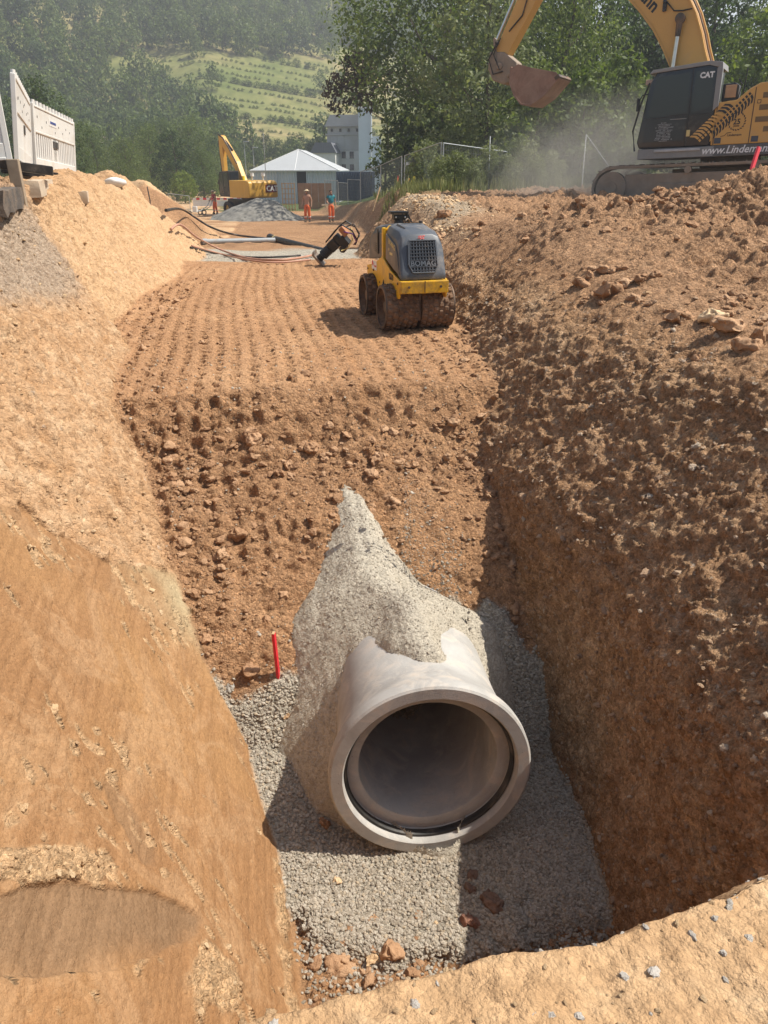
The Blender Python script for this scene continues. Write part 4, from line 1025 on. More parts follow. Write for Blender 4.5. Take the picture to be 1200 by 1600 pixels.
# wood covering the hillside, as one mass
def px_of(az, r, z):
    x = r * math.sin(az); y = r * math.cos(az); d = Vector((x, y, z - EYE)); h = d.dot(E_F); rr = d.dot(E_R)
    f = h * math.cos(PITCH) - d.z * math.sin(PITCH); u = h * math.sin(PITCH) + d.z * math.cos(PITCH)
    return 600 + FPX * rr / f, 800 - FPX * u / f
def in_field(px, py):
    if px < 140 or px > 760: return False
    top = np.interp(px, [140, 190, 240, 330, 440, 540, 760], [122, 96, 88, 90, 96, 92, 92]); bot = np.interp(px, [140, 200, 260, 320, 350, 400, 560, 760], [122, 112, 118, 135, 176, 212, 214, 214])
    return top < py < bot
def far_crown(key, mat, seed, n=650, conic=False):
    rg = np.random.default_rng(seed); bl = tree_blobs(10, 8, .8, rg, 12, 1.6 if conic else .75)
    V, Fq = leaves(bl, n, .42, rg); me = pydata(None, V, Fq, mat); me.name = 'far_crown'
    return bpy.data.objects.new('far_crown', me)
FAR = [far_crown('a', M_LEAF_A, 31), far_crown('b', M_LEAF_D, 32), far_crown('c', M_LEAF_A, 33, 650, True), far_crown('d', M_LEAF_A, 34)]
pts, sc_, pk_ = [], [], []
rg = np.random.default_rng(77)
r = 164.0
while r < 520:
    st = 5.6 + (r - 160) * .006
    for a in np.arange(-24, 50, math.degrees(st / r)):
        az = R(a + rg.normal() * .4); rr_ = r + rg.normal() * 1.6; z = float(hill_z(np.array([az]), np.array([rr_]))[0])
        px, py = px_of(az, rr_, z)
        pyt = py - 8.5 / rr_ * FPX * .8
        if (in_field(px, py) or in_field(px, pyt + 6) or in_field(px, .5 * (py + pyt))) and rg.random() > .012: continue
        if rr_ < 185 and a > -1 and rg.random() < .7: continue
        pts.append((rr_ * math.sin(az), rr_ * math.cos(az), z - .4)); s = (.62 + .5 * rg.random()) * (1.12 if r > 330 else .9); sc_.append((s, s, s * (.95 + .3 * rg.random()))); pk_.append(rg.integers(0, 4))
    r += st * .9
# vine rows and hedges along the terraces
for rr0 in np.arange(207, 345, 6.6):
    hedge = abs(((rr0 - 205) / 26.4) % 1 - .5) < .09
    for a in np.arange(-22, 12, .30):
        az = R(a + rg.normal() * .05); rr_ = rr0 + 10 * 0 + rg.normal() * .25; z = float(hill_z(np.array([az]), np.array([rr_]))[0]); px, py = px_of(az, rr_, z)
        if not in_field(px, py) or rg.random() < .12: continue
        s = (.085 + .03 * rg.random()) * (2.2 if hedge and rg.random() < .7 else 1); pts.append((rr_ * math.sin(az), rr_ * math.cos(az), z - .15)); sc_.append((s * 1.5, s * 1.2, s * .8)); pk_.append(rg.integers(0, 4) if hedge else rg.choice([0, 3]))
def scatter_obs(name, pts, size, pick, obs, mat=None):
    n = len(pts); me = bpy.data.meshes.new(name); me.vertices.add(n); me.vertices.foreach_set('co', np.asarray(pts, np.float32).ravel())
    a = me.attributes.new('size', 'FLOAT_VECTOR', 'POINT'); a.data.foreach_set('vector', np.asarray(size, np.float32).ravel())
    a = me.attributes.new('spin', 'FLOAT_VECTOR', 'POINT'); t = np.zeros((n, 3), np.float32); t[:, 2] = rg.random(n) * 6.28; a.data.foreach_set('vector', t.ravel())
    a = me.attributes.new('pick', 'INT', 'POINT'); a.data.foreach_set('value', np.asarray(pick, np.int32))
    ng = bpy.data.node_groups.new(name, 'GeometryNodeTree'); L = ng.links
    ng.interface.new_socket('Geometry', in_out='INPUT', socket_type='NodeSocketGeometry'); ng.interface.new_socket('Geometry', in_out='OUTPUT', socket_type='NodeSocketGeometry')
    gi = ng.nodes.new('NodeGroupInput'); go = ng.nodes.new('NodeGroupOutput'); g2 = ng.nodes.new('GeometryNodeGeometryToInstance')
    for o in obs:
        oi = ng.nodes.new('GeometryNodeObjectInfo'); oi.inputs[0].default_value = o; L.new(oi.outputs['Geometry'], g2.inputs[0])
    def named(nm, t):
        q = ng.nodes.new('GeometryNodeInputNamedAttribute'); q.data_type = t; q.inputs[0].default_value = nm; return q.outputs[0]
    ip = ng.nodes.new('GeometryNodeInstanceOnPoints'); ip.inputs['Pick Instance'].default_value = True
    L.new(gi.outputs[0], ip.inputs[0]); L.new(g2.outputs[0], ip.inputs['Instance']); L.new(named('pick', 'INT'), ip.inputs['Instance Index']); L.new(named('size', 'FLOAT_VECTOR'), ip.inputs['Scale'])
    er = ng.nodes.new('FunctionNodeEulerToRotation'); L.new(named('spin', 'FLOAT_VECTOR'), er.inputs[0]); L.new(er.outputs[0], ip.inputs['Rotation']); L.new(ip.outputs[0], go.inputs[0])
    o = link(name, me); o.modifiers.new('scatter', 'NODES').node_group = ng; return tag(o, kind='stuff')
print('far trees', len(pts))
scatter_obs('hillside_wood', pts, sc_, pk_, FAR)
# weeds and grass by the fence on the right
def blades(n, region, hmin, hmax, mat, name, seed, wd=.012):
    rg = np.random.default_rng(seed); V = []; 
    P0 = np.array([region(rg) for _ in range(n)]); zz = np.array([gz(x, y) for x, y in P0]) - .03
    h = hmin + (hmax - hmin) * rg.random(n) ** 1.6; a = rg.random(n) * 6.28; ln = .35 * rg.random(n)
    d = np.stack([np.cos(a), np.sin(a)], 1); s = np.stack([-np.sin(a), np.cos(a)], 1) * (wd + .012 * rg.random((n, 1)))
    b0 = np.c_[P0 - s, zz]; b1 = np.c_[P0 + s, zz]; m0 = np.c_[P0 + d * (h * ln * .4)[:, None] + s, zz + h * .6]; m1 = np.c_[P0 + d * (h * ln)[:, None], zz + h]
    V = np.stack([b0, b1, m0, m1], 1).reshape(-1, 3)
    return tag(pydata(name, V, np.arange(4 * n).reshape(-1, 4), mat), kind='stuff')
M_GRASS = leaf_mat('weed_green', [(0, (.125, .150, .050)), (.6, (.215, .230, .095)), (1, (.36, .33, .16))], .6, .3)
def reg(rg):
    while True:
        d = 25.5 + 14 * rg.random() ** 1.4; px = 585 + 330 * rg.random(); p = at(px, 262, d)
        if noise2(np.array([p.x * .6]), np.array([p.y * .6]), 411)[0] > -.35: return p.x, p.y
blades(8000, reg, .10, .60, M_GRASS, 'weeds', 9)
# ================================================================== RAMMER, PIPES AND HOSES BY THE CROSS TRENCH
M_ORANGE = pmat('orange_plastic', (.62, .16, .03), .5, var=.15, dirt=.2)
M_PURPLE = pmat('purple_strap', (.16, .05, .17), .7, var=.2)
M_PALEHOSE = pmat('faded_red_hose', (.42, .22, .15), .6, var=.25, vscale=3, dirt=.35)
M_CABLE = pmat('black_cable', (.015, .014, .013), .5, var=.2, dirt=.25)
M_PVCG = pmat('grey_plastic_pipe', (.33, .35, .35), .4, var=.06, dirt=.2)
M_DRUMST = pmat('dusty_steel', (.22, .20, .18), .5, metal=.6, var=.2, dirt=.5)
fb = hit(500, 415)
RAMS = .88
ram = thing('vibrating_rammer', 'black vibrating rammer leaning against the soil berm beside the roller track', 'rammer', fb + Vector((-.02, 0, .12)), Euler((R(12), R(48), -YAW)))
ram.scale = (RAMS,) * 3
mb = MB(); mb.prism([(-.17, -.02), (.17, -.02), (.17, .03), (-.13, .03), (-.2, .07), (-.21, .05)], -.14, .14, 'xz'); mb.build('foot_plate', M_DRUMST, ram, bevel=.008)
mb = MB(); mb.cyl((0, 0, .02), (0, 0, .14), .085, .075, 16); mb.build('foot_sleeve', M_BLACK, ram, bevel=.008)
mb = MB(); mb.lathe([(.02, .13)] + [q for k in range(6) for q in ((.10, .14 + k * .042), (.118, .155 + k * .042), (.10, .175 + k * .042))] + [(.02, .40)], 24, 'z')
mb.build('bellows', M_RUBBER, ram, smooth=50)
mb = MB(); mb.box((0, 0, .50), (.24, .25, .22)); mb.box((-.03, 0, .66), (.2, .22, .14)); mb.build('gear_housing', M_BLACK, ram, bevel=.03, seg=2)
mb = MB(); mb.box((.10, .02, .72), (.24, .28, .20)); mb.cyl((.20, -.15, .62), (.20, .16, .62), .08, n=14); mb.build('engine', M_BLACK, ram, bevel=.02)
mb = MB(); mb.box((-.06, .0, .88), (.22, .22, .13)); mb.build('fuel_tank', pmat('muddy_orange_plastic', (.34, .12, .04), .6, var=.2, dirt=.5), ram, bevel=.035, seg=2)
mb = MB()
hp = [(-.16, -.18, .45), (-.20, -.20, .8), (-.18, -.20, 1.0), (.05, -.19, 1.08), (.25, -.18, 1.03), (.25, .18, 1.03), (.05, .19, 1.08), (-.18, .20, 1.0), (-.20, .20, .8), (-.16, .18, .45)]
mb.tube(hp, .017, 8); mb.build('handle', M_BLACK, ram, smooth=50)
for nm, m_, pts in (('hose', M_PURPLE, [(-.05, -.12, .9), (.1, -.22, 1.05), (.28, -.14, .98), (.3, 0, .85)]), ('hose', M_PALEYEL, [(.0, -.1, 1.08), (.2, -.2, .95), (.26, -.22, .75), (.2, -.2, .6)]), ('hose', M_CABLE, [(-.1, -.1, 1.0), (-.02, -.16, 1.2), (.2, -.18, 1.16), (.32, -.1, .9)])):
    mb = MB(); mb.tube(pts, .016, 6); tag(mb.build(nm, m_, ram, smooth=60))
def gpt(px, py, d, lift=0):
    p = at(px, py, d); p.z = gz(p.x, p.y) + lift; return p
pa = hit(424, 378, .14); pb = hit(575, 376, .16); pb.z = pa.z + .12
bp = thing('black_pipe', 'long black plastic pipe with a yellow band lying across the stone bed', 'pipe', pa); v = pb - pa; vn = v.normalized()
mb = MB(); mb.tube([vn * .2, v * .5, v], .105, 16); mb.build('barrel', M_CABLE, bp, smooth=50)
mb = MB(); mb.tube([vn * -.15, vn * -.05, vn * .12, vn * .35], .145, 16, .115); mb.build('socket', M_CABLE, bp, smooth=40)
mb = MB(); mb.tube([vn * .48, vn * .62], .112, 16); mb.build('band', M_PALEYEL, bp, smooth=50)
pc = hit(318, 382, .09); pd = hit(432, 380, .10)
gpp = thing('grey_pipe', 'pale grey pipe length lying left of the black pipe', 'pipe', pc); v = pd - pc; mb = MB(); mb.tube([v * 0, v * .5, v * .98], .085, 16); mb.build('barrel', M_PVCG, gpp, smooth=50)
mb = MB(); mb.tube([v * -.01, v * .05], .10, 16); mb.build('socket', M_PVCG, gpp, smooth=50)
def snake(name, label, cat, pts, r, mat, seed=0, n=40, lift=.02):
    """hose or cable lying on the ground through pixel-free ground points"""
    P_ = [Vector(p) for p in pts]; out = []
    for i in range(n + 1):
        t = i / n * (len(P_) - 1); k = min(int(t), len(P_) - 2); f = t - k
        p0 = P_[max(0, k - 1)]; p1 = P_[k]; p2 = P_[k + 1]; p3 = P_[min(len(P_) - 1, k + 2)]
        q = .5 * ((2 * p1) + (p2 - p0) * f + (2 * p0 - 5 * p1 + 4 * p2 - p3) * f * f + (3 * p1 - p0 - 3 * p2 + p3) * f ** 3)
        out.append(q)
    o = Vector(out[0]); mb = MB(); mb.tube([q - o for q in out], r, 8)
    ob = mb.build(name, mat, None, smooth=60); ob.location = o; return tag(ob, label, cat)
snake('red_hose', 'upper faded red hose looping over the cross trench edge', 'hose', [hit(268, 368, .10), hit(285, 378, .35), hit(310, 385, .20), hit(345, 396, .10), hit(385, 407, .06), hit(430, 411, .05), hit(470, 407, .06), hit(496, 402, .08)], .026, M_PALEHOSE)
snake('red_hose', 'lower thinner faded red hose running along the cut edge', 'hose', [hit(300, 388, .05), hit(350, 401, .05), hit(395, 411, .04), hit(440, 413, .04), hit(485, 409, .04)], .019, M_PALEHOSE)
snake('black_cable', 'black cable drooping from the left bank to the grey pipe', 'cable', [hit(262, 353, .30), hit(290, 359, .62), hit(330, 371, .35), hit(370, 376, .2), hit(428, 379, .12)], .035, M_CABLE)
snake('black_cable', 'thin black cable lying on the soil under the red hoses', 'cable', [hit(298, 391, .04), hit(330, 397, .04), hit(360, 402, .04), hit(410, 405, .04), hit(470, 402, .04)], .022, M_CABLE)

# ================================================================== PEOPLE
M_SKIN = pmat('skin', (.42, .235, .155), .6, var=.1, spec=.3)
M_TROUS = pmat('orange_trousers', (.72, .135, .03), .75, var=.12, vscale=9, dirt=.2)
M_TEAL = pmat('teal_shirt', (.02, .20, .24), .8, var=.15, vscale=10)
M_RED = pmat('dark_red_shirt', (.26, .018, .03), .8, var=.15, vscale=10)
M_HAIR = pmat('brown_hair', (.05, .03, .02), .8, var=.3)
M_HAT = pmat('straw_hat', (.52, .42, .27), .8, var=.15)
M_BOOT = pmat('boots', (.03, .025, .02), .8, var=.2, dirt=.5)
M_REFLECT = pmat('reflective_band', (.60, .60, .56), .5, var=.05)
def skin_mesh(name, pts, edges, rad, mat, parent, sub=1, root=0):
    me = bpy.data.meshes.new(name); me.from_pydata(pts, edges, []); me.update()
    o = link(name, me); o.modifiers.new('s', 'SKIN'); o.modifiers['s'].use_smooth_shade = True
    for v, r_ in zip(me.skin_vertices[0].data, rad): v.radius = (r_, r_) if not hasattr(r_, '__len__') else r_; v.use_root = False
    me.skin_vertices[0].data[root].use_root = True
    m2 = o.modifiers.new('d', 'SUBSURF'); m2.levels = sub; m2.render_levels = sub
    dg = bpy.context.evaluated_depsgraph_get(); nm = bpy.data.meshes.new_from_object(o.evaluated_get(dg)); bpy.data.objects.remove(o)
    nm.name = name; nm.materials.clear(); nm.materials.append(mat); nm.shade_smooth()
    return link(name, nm, parent)
def person(label, loc, face, shirt, hat, pose):
    """facing local -Y; joints in metres"""
    t = thing('person', label, 'person', loc, (0, 0, face), None)
    J = dict(pel=(0, 0, .95), sp=(0, .01, 1.14), ch=(0, .0, 1.33), nk=(0, .0, 1.48), hd0=(0, -.015, 1.56), hd=(0, -.02, 1.64), top=(0, -.01, 1.73))
    for s, k in ((-1, 'r'), (1, 'l')):
        J['sh' + k] = (s * .17, 0, 1.42); J['hip' + k] = (s * .09, 0, .90)
        J['el' + k] = pose['el' + k]; J['wr' + k] = pose['wr' + k]; J['kn' + k] = pose['kn' + k]; J['an' + k] = pose['an' + k]; J['to' + k] = tuple(Vector(pose['an' + k]) + Vector((s * .02, -.16, -.05)))
    lean = pose.get('lean', 0)
    for k in ('sp', 'ch', 'nk', 'hd0', 'hd', 'top', 'shr', 'shl'):
        x, y, z = J[k]; J[k] = (x, y - lean * (z - .95), z - .25 * abs(lean) * (z - .95))
    RAD = dict(pel=(.15, .11), sp=(.135, .10), ch=(.16, .115), nk=.055, hd0=.065, hd=(.078, .095), top=(.06, .07))
    for k in 'rl': RAD.update({'sh' + k: .062, 'el' + k: .042, 'wr' + k: .03, 'hip' + k: .09, 'kn' + k: .058, 'an' + k: .042, 'to' + k: .035})
    names = list(J); pts = [J[k] for k in names]; rad = [RAD[k] for k in names]; ix = {k: i for i, k in enumerate(names)}
    ed = [('pel', 'sp'), ('sp', 'ch'), ('ch', 'nk'), ('nk', 'hd0'), ('hd0', 'hd'), ('hd', 'top')]
    for k in 'rl': ed += [('ch', 'sh' + k), ('sh' + k, 'el' + k), ('el' + k, 'wr' + k), ('pel', 'hip' + k), ('hip' + k, 'kn' + k), ('kn' + k, 'an' + k), ('an' + k, 'to' + k)]
    E_ = [(ix[a], ix[b]) for a, b in ed]
    def add(p, r_, frm): pts.append(tuple(p)); rad.append(r_); E_.append((frm, len(pts) - 1)); return len(pts) - 1
    for s, k in ((-1, 'r'), (1, 'l')):                                         # palm, four fingers, thumb
        w = Vector(J['wr' + k]); dv = (w - Vector(J['el' + k])).normalized(); sd = Vector((0, -1, 0)); sd = (sd - dv * sd.dot(dv)).normalized()
        pm = add(w + dv * .06, (.03, .022), ix['wr' + k])
        for f in range(4):
            a = add(w + dv * .10 + sd * (.026 - f * .018), .0105, pm); b_ = add(w + dv * (.145 - .006 * abs(f - 1.4)) + sd * (.026 - f * .018) - Vector((s * .015, 0, 0)), .009, a)
        a = add(w + dv * .05 + sd * .035, .011, ix['wr' + k]); add(w + dv * .09 + sd * .048, .0095, a)
    add(Vector(J['hd']) + Vector((0, -.112, -.015)), .016, ix['hd'])          # nose
    body = skin_mesh('body', pts, E_, rad, M_SKIN, t)
    hc = Vector(J['hd'])
    mb = MB()
    mb.ball(hc + Vector((0, .012, .03)), .098, 2, (.92, 1.05, .95)); 
    for v in list(mb.bm.verts):
        if v.co.z < hc.z - .03 or (v.co.y < hc.y - .05 and v.co.z < hc.z + .055): v.co = hc + (v.co - hc) * .80
    mb.build('hair', M_HAIR, t, smooth=70)
    for s in (-1, 1):
        mb = MB(); mb.ball(hc + Vector((s * .03, -.094, .008)), .011, 1); mb.build('eye', M_BLACK, t)
        mb = MB(); mb.ball(hc + Vector((s * .083, .005, -.005)), .022, 1, (.4, .8, 1.2)); mb.build('ear', M_SKIN, t)
    mb = MB(); mb.ball(hc + Vector((0, -.093, -.055)), .02, 1, (1.1, .35, .3)); mb.build('mouth', M_REDMARK, t)
    if hat:
        mb = MB(); mb.lathe([(.0005, .115), (.06, .112), (.088, .09), (.098, .045), (.17, .028), (.172, .036), (.10, .056), (.0005, .11)], 20, 'z'); bmesh.ops.translate(mb.bm, vec=hc + Vector((0, .01, .005)), verts=mb.bm.verts)
        mb.build('hat', M_HAT, t, smooth=50)
    # trousers, boots, shirt
    V = lambda k: Vector(J[k]); low = lambda k: V('kn' + k).lerp(V('an' + k), .86)
    tp = [J['pel'], tuple(V('pel') + Vector((0, 0, .09)))]; tr_ = [(.172, .135), (.165, .128)]; te = [(0, 1)]
    for k in 'rl':
        i = len(tp); tp += [J['hip' + k], J['kn' + k], tuple(low(k))]; tr_ += [.115, .088, .085]; te += [(0, i), (i, i + 1), (i + 1, i + 2)]
    tro = skin_mesh('trousers', tp, te, tr_, M_TROUS, t)
    for k in 'rl':
        c = V('kn' + k).lerp(V('an' + k), .5); mb = MB(); d_ = (V('an' + k) - V('kn' + k)).normalized(); mb.cyl(c - d_ * .025, c + d_ * .025, .094, n=14); mb.build('reflective_band', M_REFLECT, tro, smooth=50)
        mb = MB(); an = V('an' + k); mb.loft([[(an.x + w * math.cos(a) * .05, an.y - .05 + .15 * math.sin(a) * l, z) for a in [2 * PI * q / 12 for q in range(12)]] for z, w, l in ((an.z - .085, 1, 1), (an.z - .04, 1.05, 1), (an.z + .03, 1.0, .55), (an.z + .10, 1.1, .45))])
        mb.build('boot', M_BOOT, t, smooth=50)
    if shirt:
        sp_ = [J['pel'], J['sp'], J['ch'], tuple(V('ch').lerp(V('nk'), .6))]; sr = [(.168, .132), (.152, .118), (.176, .132), .075]; se = [(0, 1), (1, 2), (2, 3)]
        for k in 'rl':
            i = len(sp_); sp_ += [J['sh' + k], tuple(V('sh' + k).lerp(V('el' + k), .62))]; sr += [.08, .066]; se += [(2, i), (i, i + 1)]
        skin_mesh('shirt', sp_, se, sr, shirt, t)
    return t
walk = dict(elr=(-.25, .04, 1.16), wrr=(-.27, -.08, .95), ell=(.26, .05, 1.16), wrl=(.27, -.04, .93), knr=(-.10, -.08, .50), anr=(-.11, -.06, .09), knl=(.10, -.02, .50), anl=(.11, .10, .09))
p1 = gpt(481, 348, 43); person('shirtless worker in a straw hat and orange trousers walking beside the stone heap', p1, -YAW - .15, None, True, walk)
w2 = dict(walk, elr=(-.27, .0, 1.18), wrr=(-.22, -.18, 1.05))
p2 = gpt(518, 345, 44); person('worker in a teal t-shirt and orange trousers by the fence behind the berm', p2, -YAW + .25, M_TEAL, False, w2)
w3 = dict(walk, elr=(-.22, -.12, 1.18), wrr=(-.18, -.34, 1.02), ell=(.22, -.12, 1.18), wrl=(.18, -.34, 1.02), lean=.18)
p3 = gpt(338, 340, 57); person('worker in a dark red shirt and orange trousers pushing a trolley', p3, -YAW - .75, M_RED, True, w3)
fd = Vector((math.sin(-YAW - .75), -math.cos(-YAW - .75), 0))
tro_ = thing('hand_trolley', 'light grey tube trolley pushed by the worker in the red shirt', 'trolley', p3 + fd * .9, (0, 0, -YAW - .75))
mb = MB(); mb.tube([(-.18, .58, 1.0), (-.2, .3, .6), (-.22, -.3, .3), (-.22, -.9, .28)], .028, 6); mb.tube([(.18, .58, 1.0), (.2, .3, .6), (.22, -.3, .3), (.22, -.9, .28)], .028, 6); mb.bar((-.22, -.3, .3), (.22, -.3, .3), .04); mb.bar((-.22, -.9, .28), (.22, -.9, .28), .04); mb.bar((-.18, .58, 1.0), (.18, .58, 1.0), .04)
mb.build('frame', M_PVCG, tro_)
for s in (-1, 1):
    mb = MB(); mb.lathe([(.20, -.03), (.20, .03), (.14, .03), (.14, -.03)], 20, 'x'); bmesh.ops.translate(mb.bm, vec=(s * .27, -.35, .2), verts=mb.bm.verts); mb.build('wheel', M_BLACK, tro_, smooth=40)
mb = MB(); mb.box((0, -.95, .42), (.5, .14, .42)); mb.build('box', M_WHITE, tro_, bevel=.03)

# ================================================================== FAR STONE HEAP
hc_ = gpt(415, 341, 47.5); hc_.z -= .05
n_ = 60; xs_ = np.linspace(-3.4, 3.4, 90); ys_ = np.linspace(-2.8, 2.8, 70); Xh, Yh = np.meshgrid(xs_, ys_)
Zh = 1.42 - .62 * np.sqrt((Xh * (.62 + .14 * (Xh > 0)) + .25) ** 2 + (Yh * .9) ** 2 + .05) + .10 * fbm2(Xh * 1.4, Yh * 1.4, 4, 500) + .25 * np.exp(-((Xh - .8) / .5) ** 2 - (Yh / .8) ** 2)
ih = np.arange(Xh.size).reshape(Xh.shape); Fh = np.stack([ih[:-1, :-1], ih[:-1, 1:], ih[1:, 1:], ih[1:, :-1]], -1).reshape(-1, 4); Fh = Fh[(Zh.ravel()[Fh] > -.15).any(1)]
M_STONEHEAP = pmat('wet_grey_stone', (.20, .19, .165), .9, var=.3, vscale=3, bmp=.03, bscale=30)
fh = pydata('stone_heap', np.stack([Xh, Yh, Zh], -1).reshape(-1, 3), Fh, M_STONEHEAP, smooth=True); fh.location = hc_; fh.rotation_euler = (0, 0, -YAW)
tag(fh, 'heap of grey crushed stone in front of the far wheeled excavator', 'stone heap')

# ================================================================== FAR WHEELED EXCAVATOR
M_CATY = pmat('machine_yellow', (.60, .335, .055), .42, var=.06, vscale=1.2, dirt=.16, dcol=(.40, .28, .16), dscale=1.6)
M_CATB = pmat('machine_black', (.020, .021, .023), .4, var=.2, dirt=.12, dcol=(.25, .2, .15), dscale=2)
def glass_mat():
    m, nt, b = nmat('dark_cab_glass'); b.inputs['Base Color'].default_value = (.014, .019, .026, 1); b.inputs['Roughness'].default_value = .10; b.inputs['Specular IOR Level'].default_value = .6; return m
M_GLASS = glass_mat()
M_TYRE = pmat('tyre_rubber', (.02, .019, .018), .85, var=.2, dirt=.4)
ex0 = gpt(392, 339, 55.5)
exc = thing('wheeled_excavator', 'yellow wheeled excavator with raised boom behind the grey stone heap', 'excavator', ex0, (0, 0, R(124)))
mb = MB(); mb.box((0, 0, .95), (4.6, .9, .45)); mb.box((1.35, 0, .6), (.4, 2.1, .3)); mb.box((-1.35, 0, .6), (.4, 2.1, .3)); mb.cyl((0, 0, 1.1), (0, 0, 1.3), .6, n=20); mb.build('chassis', M_CATB, exc, bevel=.04)
for sx in (-1, 1):
    for sy in (-1, 1):
        mb = MB(); mb.lathe([(.5, -.22), (.52, -.1), (.52, .1), (.5, .22), (.3, .25), (.3, -.25)], 28, 'y'); wv = bmesh.ops.translate(mb.bm, vec=(sx * 1.35, sy * .95, .52), verts=mb.bm.verts); wh = mb.build('wheel', M_TYRE, exc, smooth=40)
        mb = MB(); mb.lathe([(.3, -.12), (.3, .12), (.05, .14), (.05, -.14)], 20, 'y'); bmesh.ops.translate(mb.bm, vec=(sx * 1.35, sy * .95, .52), verts=mb.bm.verts); mb.build('rim', M_CATY, wh, smooth=40)
mb = MB(); mb.loft([[(-1.55, -1.25, z0), (-1.55 - k, -.9, z0), (-1.55 - k, .9, z0), (-1.55, 1.25, z0), (.75, 1.25, z0), (.75, -1.25, z0)] for z0, k in ((1.32, .2), (1.5, .32), (2.35, .34), (2.48, .2))]); hs = mb.build('engine_house', M_CATY, exc, bevel=.06, seg=3, smooth=40)
mb = MB(); mb.prism([(-1.86, 1.33), (-1.9, 1.5), (-1.86, 2.3), (-1.75, 2.44), (-1.2, 2.5), (-1.2, 1.33)], -1.262, 1.262, 'xz'); mb.build('counterweight', M_CATY, exc, bevel=.08, seg=3, smooth=40)
mb = MB(); mb.prism([(.65, 1.35), (2.0, 1.35), (2.12, 1.9), (1.9, 3.05), (.65, 3.12)], .35, 1.27, 'xz'); cb = mb.build('cab', M_CATB, exc, bevel=.05)
mb = MB(); mb.prism([(.75, 2.05), (1.35, 2.05), (1.35, 2.95), (.75, 2.98)], 1.262, 1.285, 'xz'); mb.build('side_window', M_GLASS, cb)
mb = MB(); mb.prism([(1.42, 1.6), (1.98, 1.6), (1.84, 2.9), (1.42, 2.93)], 1.262, 1.285, 'xz'); mb.build('door_window', M_GLASS, cb)
mb = MB(); mb.box((.64, .8, 2.75), (.02, .7, .55)); mb.build('rear_window', M_GLASS, cb)
mb = MB(); mb.prism([(.3, 1.7), (.6, 1.6), (1.9, 3.4), (3.35, 4.9), (3.6, 5.45), (3.3, 5.5), (2.9, 5.1), (1.5, 3.75)], -.45, -.05, 'xz'); bm1 = mb.build('boom', M_CATY, exc, bevel=.03)
mb = MB(); mb.cyl((1.0, -.5, 1.8), (1.9, -.5, 3.3), .07, n=10); mb.cyl((2.2, -.25, 4.5), (3.5, -.25, 5.5), .08, n=10); mb.build('hydraulic_cylinder', M_CATB, bm1)
mb = MB(); mb.tube([(1.4, -.02, 3.6), (2.2, -.0, 4.55), (3.0, -.0, 5.35), (3.6, -.0, 5.6)], .05, 6); mb.build('hydraulic_hose', M_CABLE, bm1)
mb = MB(); mb.prism([(3.35, 5.55), (3.75, 5.5), (3.72, 4.4), (3.55, 2.85), (3.3, 2.85), (3.3, 4.6)], -.42, -.08, 'xz'); st_ = mb.build('stick', M_CATY, exc, bevel=.03)
mb = MB(); mb.box((3.5, -.25, 2.72), (.5, .42, .34)); mb.prism([(3.2, 2.55), (3.9, 2.55), (4.15, 2.2), (3.6, 1.95), (3.15, 2.2)], -.6, .1, 'xz'); mb.cyl((3.95, -.25, 5.2), (3.85, -.25, 3.0), .07, n=10); mb.build('grab_head', M_CATB, exc, bevel=.03)
cw = frame((-1.945, -.04, 1.76), (0, -1, 0), (0, 0, 1))
mb = MB(); mb.box((-1.892, -.68, 1.95), (.03, .98, .52)); lp = mb.build('logo_panel', pmat('dark_red_decal', (.14, .015, .02), .5), exc)
text_mesh('logo_letters', 'CAT', .50, M_WHITE, lp, frame((-1.912, -.24, 1.78), (0, -1, 0), (0, 0, 1)), .004, .02)
for y_ in (.25, -.7):
    mb = MB(); mb.cyl((-.9, y_, 2.45), (-.9, y_, 2.75), .06, n=8); mb.cyl((-.9, y_, 2.75), (-.9, y_, 3.0), .15, .12, 12); mb.build('beacon', M_WHITE, exc, smooth=40)
mb = MB(); mb.cyl((-1.2, -.75, 2.45), (-1.2, -.75, 5.6), .03, n=6); mb.build('antenna', M_PVCG, exc)
mb = MB(); mb.box((.3, .2, 2.62), (.18, .14, .3)); mb.build('exhaust', pmat('bright_yellow', (.7, .6, .02), .5), exc, bevel=.02)

# ================================================================== HALL, MILL, HOUSE, LAMPS
M_CLAD = pmat('blue_grey_cladding', (.48, .52, .56), .5, var=.06, vscale=1.5, dirt=.08)
M_TENT = pmat('pale_roof_sheet', (.40, .415, .42), .5, var=.05, vscale=.6)
M_TRIM = pmat('white_trim', (.68, .68, .66), .5, var=.05)
M_DARKIN = pmat('dark_interior', (.02, .02, .02), .9)
hl = at(460.5, 262, 87); hl.z = -2.35
hall = thing('storage_hall', 'pale roofed hall clad in blue grey corrugated sheets with an open dark doorway', 'hall', hl, (0, 0, -YAW - .04))
HWd, HH, HD_ = 5.15, 3.62, 14.0
def corr(x0, x1, z0, z1, y, nm, parent, mat, pitch=.32, dep=.07):
    n = max(2, int((x1 - x0) / pitch)); xs = np.linspace(x0, x1, n * 4 + 1); ys2 = [y - (dep if (i % 4) in (1, 2) else 0) for i in range(len(xs))]
    mb = MB(); lo = [mb.bm.verts.new((x, q, z0)) for x, q in zip(xs, ys2)]; hi = [mb.bm.verts.new((x, q, z1)) for x, q in zip(xs, ys2)]
    for i in range(len(xs) - 1): mb.bm.faces.new((lo[i], lo[i + 1], hi[i + 1], hi[i]))
    return mb.build(nm, mat, parent)
for x0, x1 in ((-HWd, -2.0), (-1.98, .10), (1.42, 2.15), (2.17, HWd)): corr(x0, x1, 0, HH - .05, 0, 'wall_panel', hall, M_CLAD)
